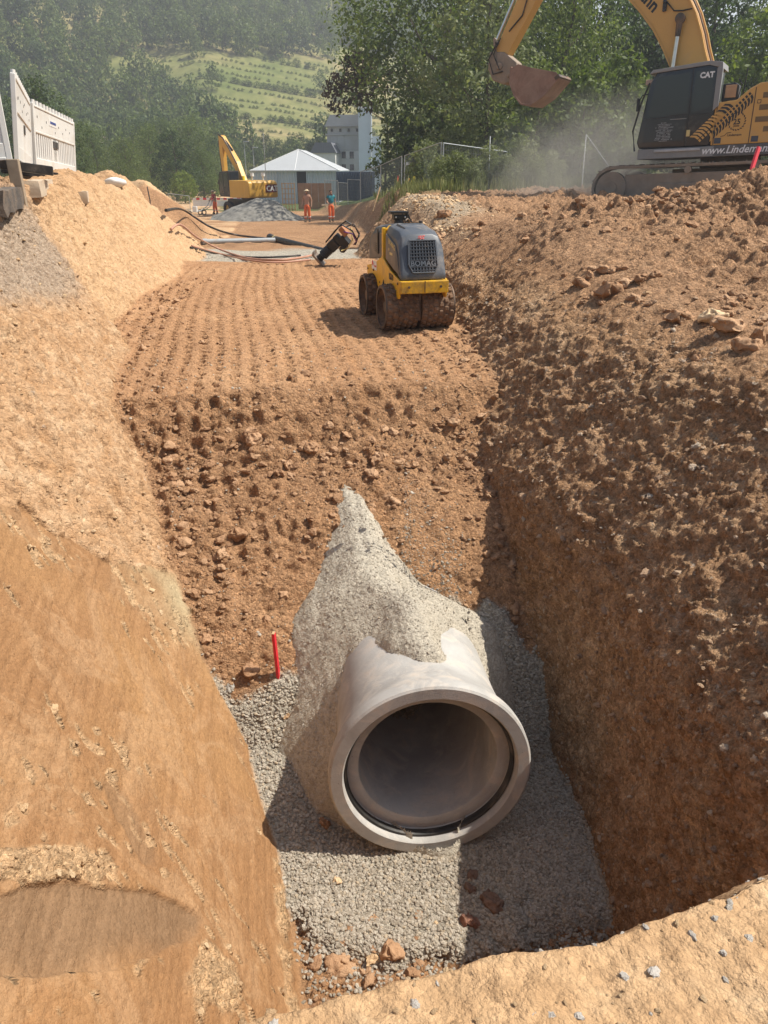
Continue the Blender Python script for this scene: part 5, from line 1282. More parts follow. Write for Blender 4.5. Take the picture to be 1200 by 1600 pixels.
for x in (-2.0, .14, 1.38, 2.16): 
    mb = MB(); mb.box((x, -.03, HH / 2), (.1, .12, HH)); mb.build('wall_post', M_CLAD, hall)
mb = MB(); mb.box((-HWd, HD_ / 2, HH / 2), (.12, HD_, HH)); mb.box((HWd, HD_ / 2, HH / 2), (.12, HD_, HH)); mb.box((0, HD_, HH / 2), (2 * HWd, .12, HH)); mb.build('side_wall', M_CLAD, hall)
mb = MB(); mb.box((.76, .9, HH / 2), (1.5, 1.6, HH - .1)); mb.build('doorway', M_DARKIN, hall)
pk = (0, 3.6, HH + 2.35); pk2 = (0, HD_ - 3.6, HH + 2.35); ov = .22
A_ = (-HWd - ov, -ov, HH); B_ = (HWd + ov, -ov, HH); C_ = (HWd + ov, HD_ + ov, HH); D_ = (-HWd - ov, HD_ + ov, HH)
mb = MB(); mb.bm.faces.new([mb.bm.verts.new(q) for q in (A_, B_, pk)]); mb.bm.faces.new([mb.bm.verts.new(q) for q in (B_, C_, pk2, pk)]); mb.bm.faces.new([mb.bm.verts.new(q) for q in (C_, D_, pk2)]); mb.bm.faces.new([mb.bm.verts.new(q) for q in (D_, A_, pk, pk2)])
rf = mb.build('roof', M_TENT, hall)
mb = MB(); mb.bar(A_, B_, .12, .2); mb.bar((0, -ov, HH), pk, .07); mb.bar(A_, pk, .09); mb.bar(B_, pk, .09); mb.build('roof_trim', M_TRIM, rf)

M_MILL = pmat('grey_render', (.43, .43, .41), .85, var=.12, vscale=.5, dirt=.1)
M_MILLL = pmat('pale_render', (.64, .63, .59), .85, var=.12, vscale=.4, dirt=.15, dcol=(.3, .28, .25))
M_SLATE = pmat('grey_slate', (.40, .405, .41), .6, var=.1, vscale=.8)
ml = at(540, 262, 115); ml.z = -2.4
mill = thing('mill_building', 'tall grey mill with rows of small dark windows beyond the hall', 'building', ml, (0, 0, -YAW - .1)); mill.scale = (1, 1, .83)
mb = MB(); mb.box((-.1, 4, 3.9), (5.3, 8, 7.8)); mb.build('wall', M_MILLL, mill)
mb = MB(); mb.box((-.1, 4, 9.0), (5.4, 8.1, 2.6)); mb.box((-.1, 4, 10.4), (5.8, 8.5, .2)); mb.box((-.1, 4, 11.1), (5.2, 7.9, 1.25)); mb.build('upper_wall', M_MILL, mill)
mb = MB(); mb.prism([(-3.1, 11.7), (3.0, 11.7), (2.2, 13.6), (-2.2, 13.6)], -.4, 8.4, 'xz'); mb.build('roof', M_SLATE, mill)
for q in range(3):
    for z_, h_ in ((7.0, 1.1), (4.9, 1.0)):
        mb = MB(); mb.box((-1.5 + q * 1.25, -.02, z_), (.62, .1, h_)); w_ = mb.build('window', M_GLASS, mill); 
        mb = MB(); mb.box((-1.5 + q * 1.25, -.06, z_ - h_ / 2 - .06), (.8, .16, .1)); mb.build('sill', M_MILL, w_)
for q in range(4): mb = MB(); mb.box((-2.0 + q * 1.3, -.04, 11.1), (.35, .1, .5)); mb.build('window', M_GLASS, mill)
for q in range(5): mb = MB(); mb.box((-2.4 + q * 1.15, -.08, 9.0), (.08, .1, 2.5)); mb.build('pilaster', M_MILL, mill)
an_ = at(506, 262, 111); an_.z = -2.4; annex = thing('mill_annex', 'low pale annex with a slate roof left of the tall mill', 'building', an_, (0, 0, -YAW - .1))
mb = MB(); mb.box((0, 3, 3.0), (3.6, 6, 6)); mb.build('wall', M_MILLL, annex); mb = MB(); mb.prism([(-2, 6), (2, 6), (1.2, 7.4), (-1.2, 7.4)], -.2, 6.2, 'xz'); mb.build('roof', pmat('dark_slate', (.13, .14, .16), .6), annex)
for q in range(2): mb = MB(); mb.box((-.7 + q * 1.3, -.03, 4.4), (.6, .1, .9)); mb.build('window', M_GLASS, annex)
sl_ = at(571, 262, 112); sl_.z = -2.4; silo = thing('silo_tower', 'tall pale blue white tower right of the grey mill', 'tower', sl_, (0, 0, -YAW)); silo.scale = (1, 1, .90)
mb = MB(); mb.box((0, 1.4, 6.6), (2.0, 2.8, 13.2)); mb.build('shaft', pmat('pale_blue_sheet', (.52, .58, .64), .4, var=.05, vscale=.6), silo, bevel=.05)
mb = MB(); mb.box((0, 1.4, 13.35), (2.2, 3.0, .3)); mb.build('cap', M_TRIM, silo); mb = MB(); mb.box((.85, -.06, 6.6), (.12, .12, 13)); mb.build('corner_strip', M_TRIM, silo)
mb = MB(); mb.box((1.6, 2.2, 4.6), (1.6, 3, 9.2)); mb.build('side_block', M_CLAD, silo)
ho = at(188, 262, 150); ho.z = 0.2; house = thing('tiled_house', 'house with a brown tiled roof half hidden by trees on the left', 'house', ho, (0, 0, -YAW))
mb = MB(); mb.box((0, 4, 2.2), (9.6, 8, 4.6)); mb.build('wall', M_MILLL, house)
mb = MB(); mb.loft([[(-5.2, -.5, 4.4), (5.2, -.5, 4.4), (5.2, 8.5, 4.4), (-5.2, 8.5, 4.4)], [(-3.6, 3.2, 7.2), (3.6, 3.2, 7.2), (3.6, 4.8, 7.2), (-3.6, 4.8, 7.2)]]); rf2 = mb.build('roof', pmat('brown_tiles', (.20, .15, .12), .8, var=.15, vscale=2), house)
mb = MB(); mb.box((2.4, 4, 7.5), (.6, .6, .9)); mb.build('chimney', M_MILL, rf2)
for q in range(4): mb = MB(); mb.box((-3.6 + q * 2.4, -.03, 3.0), (.9, .1, 1.1)); mb.build('window', M_GLASS, house)
for px, py, d, lb in ((384, 222, 118, 'tall street lamp left of two behind the far excavator'), (397, 231, 118, 'shorter street lamp right of two behind the far excavator')):
    b0 = at(px, 262, d); b0.z = -2.4; tz = at(px, py, d).z; lm = thing('street_lamp', lb, 'street lamp', b0, (0, 0, -YAW))
    mb = MB(); mb.tube([(0, 0, 0), (0, 0, tz + 2.4)], .09, 6, .06); mb.build('pole', M_PVCG, lm); mb = MB(); mb.box((.35, 0, tz + 2.42), (.9, .3, .14)); mb.build('lamp_head', M_PVCG, lm, bevel=.04)
# clutter in front of the hall
cr = gpt(452, 327, 66); cage = thing('steel_cage', 'beige slatted crate stack standing in front of the hall doorway', 'crate', cr, (0, 0, -YAW))
for q in range(5): mb = MB(); mb.bar((-.55 + q * .275, 0, 0), (-.55 + q * .275, 0, 2.3), .07); mb.build('upright', M_WOOD, cage)
for q in range(6): mb = MB(); mb.bar((-.6, -.04, .15 + q * .42), (.6, -.04, .15 + q * .42), .06, .09); mb.build('slat', M_WOOD, cage)
bd = gpt(494, 330, 68); brd = thing('wooden_hoarding', 'reddish brown wooden hoarding between the hall door and the fence', 'hoarding', bd, (0, 0, -YAW))
M_RWOOD = pmat('reddish_wood', (.36, .21, .13), .8, var=.2, vscale=2)
for q in range(5): mb = MB(); mb.box((-1.3 + q * .62, 0, 1.15), (.6, .05, 2.2)); mb.build('board', M_RWOOD, brd)
cn = gpt(556, 325, 70); cont = thing('storage_container', 'dark blue grey container behind the fence right of the hall', 'container', cn, (0, 0, -YAW))
M_CONT = pmat('blue_grey_steel', (.07, .10, .15), .5, var=.15)
mb = MB(); mb.box((0, 1.2, 1.25), (3.6, 2.4, 2.5)); mb.build('shell', M_CONT, cont, bevel=.03); corr(-1.75, 1.75, .1, 2.4, -.02, 'front_panel', cont, M_CONT, .25, .04)
# ================================================================== BIG EXCAVATOR ON THE RIGHT
def strip(pts, th_):
    """outline of a bent plate"""
    up_, dn_ = [], []
    for i, p in enumerate(pts):
        a, b = Vector(pts[max(0, i - 1)]), Vector(pts[min(len(pts) - 1, i + 1)]); t_ = (b - a).normalized(); n_ = Vector((-t_.y, t_.x)) * th_ / 2
        up_.append((p[0] + n_.x, p[1] + n_.y)); dn_.append((p[0] - n_.x, p[1] - n_.y))
    return up_ + dn_[::-1]
M_ORY = pmat('excavator_yellow', (.56, .315, .085), .38, var=.05, vscale=1.0, dirt=.14, dcol=(.42, .31, .20), dscale=1.5)
M_CABD = pmat('cab_black', (.016, .019, .024), .22, var=.1, dirt=.10, dcol=(.22, .2, .17), dscale=1.4, spec=.55)
M_TRACK = pmat('dusty_track_steel', (.25, .205, .16), .85, var=.25, vscale=4, dirt=.55, dcol=(.32, .235, .165), dscale=3)
M_BUCK = pmat('worn_bucket_steel', (.22, .125, .088), .6, var=.25, vscale=3, dirt=.5, dcol=(.33, .22, .16), dscale=2.5)
M_GREYP = pmat('grey_trim_paint', (.23, .235, .235), .5, var=.08, dirt=.15)
M_LETW = pmat('white_lettering', (.68, .69, .70), .5)
M_LETG = pmat('grey_lettering', (.40, .41, .42), .5)
bx = Vector((12.91, 20.29, .66))
th = PI - YAW - .514                                                   # nose to the left of the view, slightly away
bigex = thing('tracked_excavator', 'large yellow tracked excavator with a black cab and raised boom on the right', 'excavator', bx, Euler((0, .037, th)))
TL, TR = 2.75, .50
for sy in (1, -1):
    y0 = sy * .95; y1 = sy * 1.6; ya, yb_ = min(y0, y1), max(y0, y1)
    prof = [(-TL + TR * math.sin(a), .52 + TR * math.cos(a)) for a in np.linspace(PI, 2 * PI, 9)]
    prof = [(-TL + TR * math.cos(a), .54 + TR * math.sin(a)) for a in np.linspace(PI * 1.5, PI * .5, 9)] + [(TL + TR * math.cos(a), .54 + TR * math.sin(a)) for a in np.linspace(PI * .5, -PI * .5, 9)]
    mb = MB(); mb.prism(strip(prof + [prof[0], prof[1]], .07), ya, yb_, 'xz'); tk = mb.build('track', M_TRACK, bigex, smooth=30)
    # shoes round the loop
    per = []; n_ = len(prof)
    L_ = [0]
    for i in range(n_): L_.append(L_[-1] + math.hypot(prof[(i + 1) % n_][0] - prof[i][0], prof[(i + 1) % n_][1] - prof[i][1]))
    cnt = 54; shoe = None
    for k in range(cnt):
        s_ = L_[-1] * (k + .5) / cnt; i = max(j for j in range(n_) if L_[j] <= s_); f = (s_ - L_[i]) / (L_[i + 1] - L_[i] + 1e-9); a, b = prof[i], prof[(i + 1) % n_]
        cx_, cz_ = a[0] + (b[0] - a[0]) * f, a[1] + (b[1] - a[1]) * f; ang = math.atan2(b[1] - a[1], b[0] - a[0])
        if shoe is None:
            mb = MB(); mb.box((0, 0, .012), (.155, .68, .03)); mb.box((-.05, 0, .04), (.02, .68, .045)); mb.box((.03, 0, .035), (.02, .68, .03)); o_ = mb.build('track_shoe', M_TRACK, tk); shoe = o_.data
        else: o_ = link('track_shoe', shoe, tk)
        o_.location = (cx_, (ya + yb_) / 2, cz_); o_.rotation_euler = (0, -ang + PI if False else -ang, 0)
        # outward is to the right hand of the loop direction
        o_.rotation_euler = (0, -ang, 0)
    mb = MB(); yo = yb_ if sy > 0 else ya
    mb.prism([(-TL + .1, .22), (TL - .1, .22), (TL - .35, .86), (-TL + .35, .86)], yo - .5 * sy, yo - .06 * sy, 'xz'); mb.box((0, yo + .02 * sy, .54), (3.0, .03, .14)); mb.build('track_frame', M_TRACK, tk, bevel=.02)
    for q in range(8):
        mb = MB(); mb.cyl((-1.9 + q * .54, yo - .1 * sy, .2), (-1.9 + q * .54, yo + .03 * sy, .2), .12, n=14); mb.build('track_roller', M_TRACK, tk)
    for q in (-.8, .8):
        mb = MB(); mb.cyl((q, yo - .1 * sy, .93), (q, yo + .03 * sy, .93), .09, n=12); mb.build('carrier_roller', M_TRACK, tk)
    for q in (-TL, TL):
        mb = MB(); mb.cyl((q, yo - .2 * sy, .54), (q, yo + .02 * sy, .54), .40, n=24); mb.cyl((q, yo, .54), (q, yo + .05 * sy, .54), .16, n=16); mb.build('idler', M_TRACK, tk, smooth=40)
mb = MB(); mb.box((0, 0, .75), (2.6, 1.9, .4)); mb.cyl((0, 0, .9), (0, 0, 1.22), .75, n=28); mb.build('undercarriage', M_TRACK, bigex, bevel=.03)
# revolving deck
mb = MB(); mb.box((-.75, 0, 1.335), (5.6, 2.9, .26)); mb.box((1.2, 1.0, 1.335), (1.9, .96, .25)); deck = mb.build('deck', M_GREYP, bigex, bevel=.02)
mb = MB(); mb.box((-.65, 1.468, 1.335), (5.3, .02, .24)); mb.build('side_rail', pmat('graphite_paint', (.085, .088, .092), .5, var=.1, dirt=.3, dcol=(.3, .25, .2), dscale=2), deck)
text_mesh('web_address', 'www.Lindemann-Baggerarbeiten.de', .245, M_LETW, deck, frame((.55, 1.482, 1.275), (-1, 0, 0), (0, 0, 1)), .002, .004, .25)
mb = MB(); mb.box((1.15, 1.50, 1.40), (1.15, .05, .06)); mb.build('step_rail', M_LETG, deck, bevel=.01)
# cab
CX0, CX1 = .38, 2.1
cabp = [(CX0, 1.47), (2.13, 1.47), (2.20, 1.62), (2.0, 2.95), (1.85, 3.22), (.55, 3.30), (CX0 - .04, 3.18)]
mb = MB(); mb.prism(cabp, .50, 1.50, 'xz'); cab_ = mb.build('cab', M_CABD, bigex, bevel=.05, seg=3, smooth=40)
mb = MB(); mb.prism([(CX0 - .10, 3.17), (CX0 - .08, 3.31), (.6, 3.36), (1.95, 3.27), (2.03, 3.19), (.6, 3.27)], .46, 1.53, 'xz'); mb.build('roof_rim', M_GREYP, cab_, bevel=.012)
mb = MB(); mb.prism([(CX0 - .10, 2.35), (CX0 + .02, 2.25), (CX0 + .03, 3.2), (CX0 - .10, 3.2)], 1.40, 1.535, 'xz'); mb.build('rear_pillar', M_GREYP, cab_, bevel=.015)
for nm, poly in (('door_window', [(1.02, 2.25), (1.98, 2.2), (1.84, 3.1), (1.02, 3.15)]), ('side_window', [(.46, 2.35), (.90, 2.25), (.90, 3.16), (.46, 3.16)]), ('lower_window', [(1.02, 1.62), (2.05, 1.62), (1.99, 2.14), (1.02, 2.18)])):
    mb = MB(); mb.prism(poly, 1.50, 1.507, 'xz'); mb.build(nm, M_GLASS if nm != 'lower_window' else M_CABD, cab_)
for a, b in (((.965, 1.5), (.965, 3.2)), ((.40, 2.20), (.965, 2.20)), ((.965, 2.195), (2.05, 2.16))):
    mb = MB(); mb.bar((a[0], 1.508, a[1]), (b[0], 1.508, b[1]), .025, .014); mb.build('door_seam', M_CATB, cab_)
mb = MB(); mb.box((1.20, 1.515, 2.12), (.4, .02, .015)); mb.build('grab_rail', M_GREYP, cab_)
mb = MB(); mb.box((.92, 1.512, 1.78), (.09, .02, .15)); dl = mb.build('door_latch', M_PALEYEL, cab_, bevel=.01)
text_mesh('brand_letters', 'CAT', .17, M_LETW, cab_, frame((.80, 1.511, 3.0), (-1, 0, 0), (0, 0, 1)), .002, .008)
rgx = np.random.default_rng(3)
pr = MB()
for q in range(13):
    w_ = (.28 + .22 * rgx.random()) * (1 if q not in (0, 12) else .7); k = int(w_ / .035); z_ = 2.05 - q * .035
    for c_ in range(k):
        if rgx.random() < .15: continue
        pr.box((1.50 + w_ / 2 - c_ * .035, 1.5095, z_), (.026 * (.6 + .6 * rgx.random()), .002, .013))
tag(pr.build('small_print', M_LETG, cab_), kind='stuff')
mb = MB(); mb.tube([(2.24, 1.45, 1.42), (2.33, 1.45, 1.9), (2.18, 1.45, 2.55), (2.02, 1.42, 3.0)], .025, 6); mb.build('front_guard', M_CATB, cab_)
mb = MB(); mb.tube([(2.0, 1.44, 2.75), (2.14, 1.56, 2.72), (2.2, 1.62, 2.6)], .016, 6); mb.box((2.22, 1.62, 2.5), (.05, .16, .3)); mb.build('mirror', M_CATB, cab_, bevel=.01)
mb = MB(); mb.box((2.08, 1.1, 3.04), (.18, .22, .12)); mb.build('work_light', M_PINKPAINT if False else pmat('dusty_lamp', (.45, .33, .27), .5), cab_, bevel=.02)
# engine covers with tyre-track print
cov = [(CX0 - .02, 1.47), (-3.3, 1.47), (-3.3, 2.80), (-.62, 2.80), (-.50, 2.74), (-.38, 2.68), (-.12, 2.46), (CX0 - .02, 2.43)]
mb = MB(); mb.prism(cov, .62, 1.455, 'xz'); mb.prism([(-3.3, 1.47), (CX0 - .5, 1.47), (CX0 - .5, 2.3), (-.9, 2.6), (-3.3, 2.5)], -1.45, .62, 'xz'); cvr = mb.build('engine_cover', M_ORY, bigex, bevel=.03, seg=2)
mb = MB(); mb.prism([(-3.35, 1.35), (-3.35, 2.5), (-3.75, 2.35), (-3.95, 2.0), (-3.95, 1.4)], -1.35, 1.35, 'xz'); mb.build('counterweight', M_ORY, bigex, bevel=.08, seg=3)
mb = MB(); mb.box((-.53, 1.458, 2.09), (.015, .012, 1.22)); mb.build('cover_gap', M_CATB, cvr)
mb = MB(); mb.box((.30, 1.458, 1.95), (.012, .012, .95)); mb.build('cover_gap', M_CATB, cvr)
# tread print on flank: slanted blocks either side of a centre rib
def inside(x, z): return (-.50 < x < CX0 + .55) and 1.50 < z and z < (2.42 if x > -.1 else min(2.70, 2.43 - (x + .1) * .84))
A0, A1 = Vector((.78, 0, 1.44)), Vector((-.62, 0, 2.78)); dd = (A1 - A0).normalized(); nn = Vector((-dd.z, 0, dd.x))
if nn.z < 0: nn = -nn
LT = (A1 - A0).length
for q in range(22):
    c = A0 + dd * (LT * (q + .3) / 22)
    for s_ in (1, -1):
        a = c + nn * s_ * .05; e1 = c + nn * s_ * (.24 if s_ > 0 else .20) - dd * .10 * (1 if s_ > 0 else 1); m_ = a.lerp(e1, .5) + dd * .03
        poly = [a, m_, e1, e1 + dd * .055, m_ + dd * .055, a + dd * .055]
        pz = [(p.x, p.z) for p in poly]
        if not all(inside(*p) for p in pz): continue
        on_cab = max(p[0] for p in pz) > CX0 - .03
        y_ = (1.502, 1.509) if on_cab else (1.455, 1.460)
        mb = MB(); mb.prism(pz, y_[0], y_[1], 'xz'); mb.build('tread_print', M_ORY if on_cab else M_CATB, cab_ if on_cab else cvr)
    a = c - nn * .03; b = c + nn * .03; pz = [(p.x, p.z) for p in (a, a + dd * .05, b + dd * .05, b)]
    if all(inside(*p) for p in pz):
        on_cab = max(p[0] for p in pz) > CX0 - .03; y_ = (1.502, 1.509) if on_cab else (1.455, 1.460)
        mb = MB(); mb.prism(pz, y_[0], y_[1], 'xz'); mb.build('tread_print', M_ORY if on_cab else M_CATB, cab_ if on_cab else cvr)
# anniversary badge
fb_ = frame((-.20, 1.461, 1.98), (-1, 0, 0), (0, 0, 1))
text_mesh('badge_number', '25', .17, M_CATB, cvr, fb_ @ Matrix.Translation((0, -.06, 0)), .001, .004, 0, 'CENTER')
text_mesh('badge_word', 'JAHRE', .05, M_CATB, cvr, fb_ @ Matrix.Translation((0, -.115, 0)), .001, .001, 0, 'CENTER')
mb = MB(); 
for q in range(20):
    a = 2 * PI * q / 20 + .3
    if 1.1 < a % (2 * PI) < 2.05: continue
    c = fb_ @ Vector((math.cos(a) * .19, math.sin(a) * .19, 0)); mb.box(c, (.05, .003, .022), Euler((0, a + .9, 0)))
tag(mb.build('badge_wreath', M_CATB, cvr), kind='stuff')
for q in (-1, 0, 1):
    mb = MB(); c = fb_ @ Vector((q * .08, .205 - .02 * abs(q), 0)); st5 = []
    for k in range(10):
        a = PI / 2 + k * PI / 5; r_ = .027 if k % 2 == 0 else .011; st5.append((c.x + r_ * math.cos(a), c.z + r_ * math.sin(a)))
    mb.prism(st5, 1.455, 1.462, 'xz'); mb.build('badge_star', M_CATB, cvr)
text_mesh('owner_name', 'Lindemann', .075, M_CATB, cvr, frame((-.02, 1.461, 1.66), (-1, 0, 0), (0, 0, 1)), .001, .001)
mb = MB(); mb.tube([(.14, 1.46, 1.665), (.05, 1.46, 1.675), (.0, 1.46, 1.735), (-.10, 1.46, 1.745)], .006, 5); mb.build('owner_emblem', M_CATB, cvr)
for x_, z_ in ((.20, 1.57), (-.66, 1.57)):
    mb = MB(); mb.box((x_, 1.458, z_), (.16, .012, .13)); mb.build('access_flap', pmat('slate_paint', (.055, .065, .085), .5), cvr, bevel=.004)
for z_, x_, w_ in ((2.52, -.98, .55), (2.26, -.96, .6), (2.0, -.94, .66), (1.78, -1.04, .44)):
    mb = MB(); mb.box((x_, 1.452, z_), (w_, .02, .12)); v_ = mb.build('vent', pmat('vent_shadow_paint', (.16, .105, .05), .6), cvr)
    for k in range(4): mb = MB(); mb.box((x_, 1.462, z_ - .042 + k * .028), (w_ - .02, .012, .009)); mb.build('louvre', pmat('brown_louvre', (.24, .16, .075), .6), v_)
mb = MB(); mb.box((-.64, 1.46, 2.39), (.085, .004, .085)); mb.build('round_emblem', M_CATB, cvr, bevel=.02)
mb = MB(); mb.box((-.64, 1.463, 2.39), (.06, .004, .06)); mb.build('emblem_field', M_ORY, cvr, bevel=.012)
# behind the cab: air cleaner, rails, exhaust
mb = MB(); mb.prism([(.26, 2.44), (-.12, 2.44), (-.12, 2.80), (-.02, 2.86), (.26, 2.84)], .8, 1.3, 'xz'); mb.build('filter_box', M_CATB, cvr, bevel=.03)
mb = MB(); mb.box((.06, 1.31, 2.67), (.26, .03, .28)); mb.build('filter_cover', pmat('tan_plastic', (.40, .24, .13), .4), cvr, bevel=.03)
mb = MB(); mb.tube([(-.12, 1.36, 2.45), (-.19, 1.36, 2.8), (-.1, 1.36, 2.92)], .018, 6); mb.tube([(-.22, 1.30, 2.45), (-.24, 1.30, 2.8), (-.26, 1.30, 3.15)], .014, 6); mb.tube([(-.7, 1.36, 2.78), (-.72, 1.36, 2.95), (-2.2, 1.36, 2.95), (-2.2, 1.36, 2.78)], .018, 6); mb.build('hand_rail', M_CATB, cvr)
mb = MB(); mb.box((-1.0, 1.1, 2.88), (.35, .3, .12)); mb.cyl((-2.2, .6, 2.7), (-2.2, .6, 3.2), .08, n=12); mb.build('exhaust', M_STEELD, cvr, bevel=.02)
# boom
bpoly = [(.10, 1.95), (.55, 2.8), (.82, 3.4), (.96, 3.75), (1.08, 4.11), (1.28, 4.58), (1.50, 4.95), (1.95, 5.52), (2.7, 6.15), (3.7, 6.72), (4.85, 7.02), (5.08, 6.9), (4.95, 6.62), (4.2, 6.22), (3.6, 5.70), (3.04, 5.13), (2.67, 4.76), (2.29, 4.32), (1.99, 3.85), (1.78, 3.47), (1.3, 2.6), (.6, 1.75)]
mb = MB(); mb.prism(bpoly, -.31, .31, 'xz'); boom = mb.build('boom', M_ORY, bigex, bevel=.015)
mb = MB(); mb.prism(strip(bpoly[0:11], .035), -.345, .345, 'xz'); mb.build('back_plate', M_ORY, boom, smooth=30)
mb = MB(); mb.prism(strip(bpoly[12:], .035), -.345, .345, 'xz'); mb.build('belly_plate', M_ORY, boom, smooth=30)
for k, y_ in enumerate((.14, .02, -.1)):
    mb = MB(); mb.tube([(x - .07 - .04 * (k == 1), y_, z + .02) for x, z in bpoly[1:11]], .026, 6); mb.build('hydraulic_pipe', M_ORY if k else M_STEELD, boom, smooth=60)
bt = Vector((-.60, 0, -.80)).normalized()
text_mesh('owner_name', 'Lindemann', .40, M_CATB, boom, frame((3.62, .312, 5.93), Vector((-.72, 0, -.69)), Vector((-.69, 0, .72))), .002, .012)
mb = MB(); mb.tube([(2.02, .33, 4.92), (1.82, .33, 4.70), (1.62, .33, 4.68), (1.36, .33, 4.70)], .016, 6); mb.build('cable', M_CABLE, boom); mb = MB(); mb.cyl((2.06, .31, 4.88), (2.06, .42, 4.94), .05, n=10); mb.box((2.06, .36, 4.80), (.09, .1, .18)); mb.build('boom_lamp', M_CATB, boom, bevel=.01)
mb = MB(); mb.cyl((1.63, .30, 4.50), (1.63, .48, 4.50), .12, n=20); mb.cyl((1.63, .48, 4.50), (1.63, .50, 4.50), .07, n=16); mb.build('boom_pin', M_STEELD, boom, smooth=40)
r0 = Vector((1.63, .42, 4.48)); r1 = Vector((1.76, .42, 1.8)); ru = (r1 - r0).normalized()
mb = MB(); mb.cyl(r0, r0 + ru * .38, .085, .065, 14); cy_ = mb.build('rod_end', M_STEELD, boom, smooth=40)
mb = MB(); mb.cyl(r0 + ru * .36, r0 + ru * 1.5, .055, n=16); mb.build('cylinder_rod', M_CHROME, boom, smooth=50)
mb = MB(); mb.cyl(r0 + ru * 1.3, r1, .10, n=18); mb.build('lift_cylinder', M_ORY, boom, smooth=50)
# stick, quick coupler and bucket
SP = Vector((4.95, 0, 6.80)); SE = Vector((6.62, 0, 4.15)); sd_ = (SE - SP).normalized(); sn = Vector((-sd_.z, 0, sd_.x))
if sn.x < 0: sn = -sn
def S(t, n_): p = SP + sd_ * t + sn * n_; return (p.x, p.z)
LS = (SE - SP).length
mb = MB(); mb.prism([S(-.75, .05), S(-.6, .35), S(.0, .45), S(1.0, .40), S(1.74, .34), S(LS - .1, .24), S(LS + .12, .0), S(LS, -.17), S(1.4, -.21), S(.1, -.26), S(-.5, -.18)], -.22, .22, 'xz'); stick = mb.build('stick', M_ORY, bigex, bevel=.02)
mb = MB(); mb.tube([(*S(.3, .0)[:1], .24, S(.3, 0)[1]), (S(1.6, .06)[0], .25, S(1.6, .06)[1]), (S(2.0, -.04)[0], .25, S(2.0, -.04)[1]), (S(2.5, .10)[0], .26, S(2.5, .10)[1])], .02, 6); mb.build('hydraulic_hose', M_CABLE, stick)
q0 = Vector((S(.2, .62)[0], 0, S(.2, .62)[1])); q1 = Vector((S(2.84, .42)[0], 0, S(2.84, .42)[1]))
mb = MB(); mb.cyl(q0, q0.lerp(q1, .45), .10, n=16); mb.build('bucket_cylinder', M_ORY, stick, smooth=50); mb = MB(); mb.cyl(q0.lerp(q1, .42), q1, .05, n=14); mb.build('cylinder_rod', M_CHROME, stick, smooth=50)
mb = MB(); 
for y_ in (-.26, .22): mb.bar((q1.x, y_, q1.z), (SE.x + .06, y_, SE.z + .30), .05, .12); mb.bar((q1.x, y_, q1.z), (SE.x + .10, y_, SE.z - .35), .05, .13)
mb.build('linkage', M_TRACK, stick, bevel=.01)
mb = MB(); mb.prism([(6.1, 3.95), (6.5, 4.25), (6.95, 4.30), (7.0, 3.85), (6.85, 3.55), (6.5, 3.42), (6.15, 3.5)], -.26, .26, 'xz'); mb.cyl((6.62, -.34, 3.9), (6.62, .34, 3.9), .1, n=14); mb.cyl((6.3, -.34, 3.65), (6.3, .34, 3.65), .08, n=14); cpl = mb.build('tilt_coupler', M_TRACK, bigex, bevel=.05)
mb = MB(); mb.tube([(6.7, .3, 4.5), (6.95, .32, 4.1), (6.8, .32, 3.7), (6.5, .3, 3.75)], .022, 6); mb.tube([(6.6, .3, 4.6), (6.8, .34, 4.2), (6.6, .33, 3.8)], .022, 6); mb.build('coupler_hose', M_CABLE, cpl)
bprof = [(6.15, 3.78), (5.94, 3.86), (5.55, 3.74), (4.80, 3.56), (4.73, 3.46), (4.81, 3.35), (5.15, 3.03), (5.53, 2.82), (5.80, 2.86), (6.0, 3.08), (6.16, 3.40)]
mb = MB()
for y_ in (-.56, .52): mb.prism(bprof, y_, y_ + .04, 'xz')
mb.prism(strip([(4.73, 3.42), (4.83, 3.32), (5.15, 3.01), (5.53, 2.80), (5.82, 2.84), (6.02, 3.06), (6.18, 3.40), (6.16, 3.82)], .04), -.56, .56, 'xz')
bkt = mb.build('bucket', M_BUCK, bigex, bevel=.006)
mb = MB(); mb.box((4.77, 0, 3.44), (.14, 1.18, .09), Euler((0, R(36), 0))); mb.build('cutting_edge', M_STEELD, bkt, bevel=.01)
for y_ in (-.16, .14): mb = MB(); mb.prism([(6.1, 3.86), (6.4, 3.9), (6.36, 3.5), (6.14, 3.3)], y_, y_ + .05, 'xz'); mb.build('ear', M_BUCK, bkt)

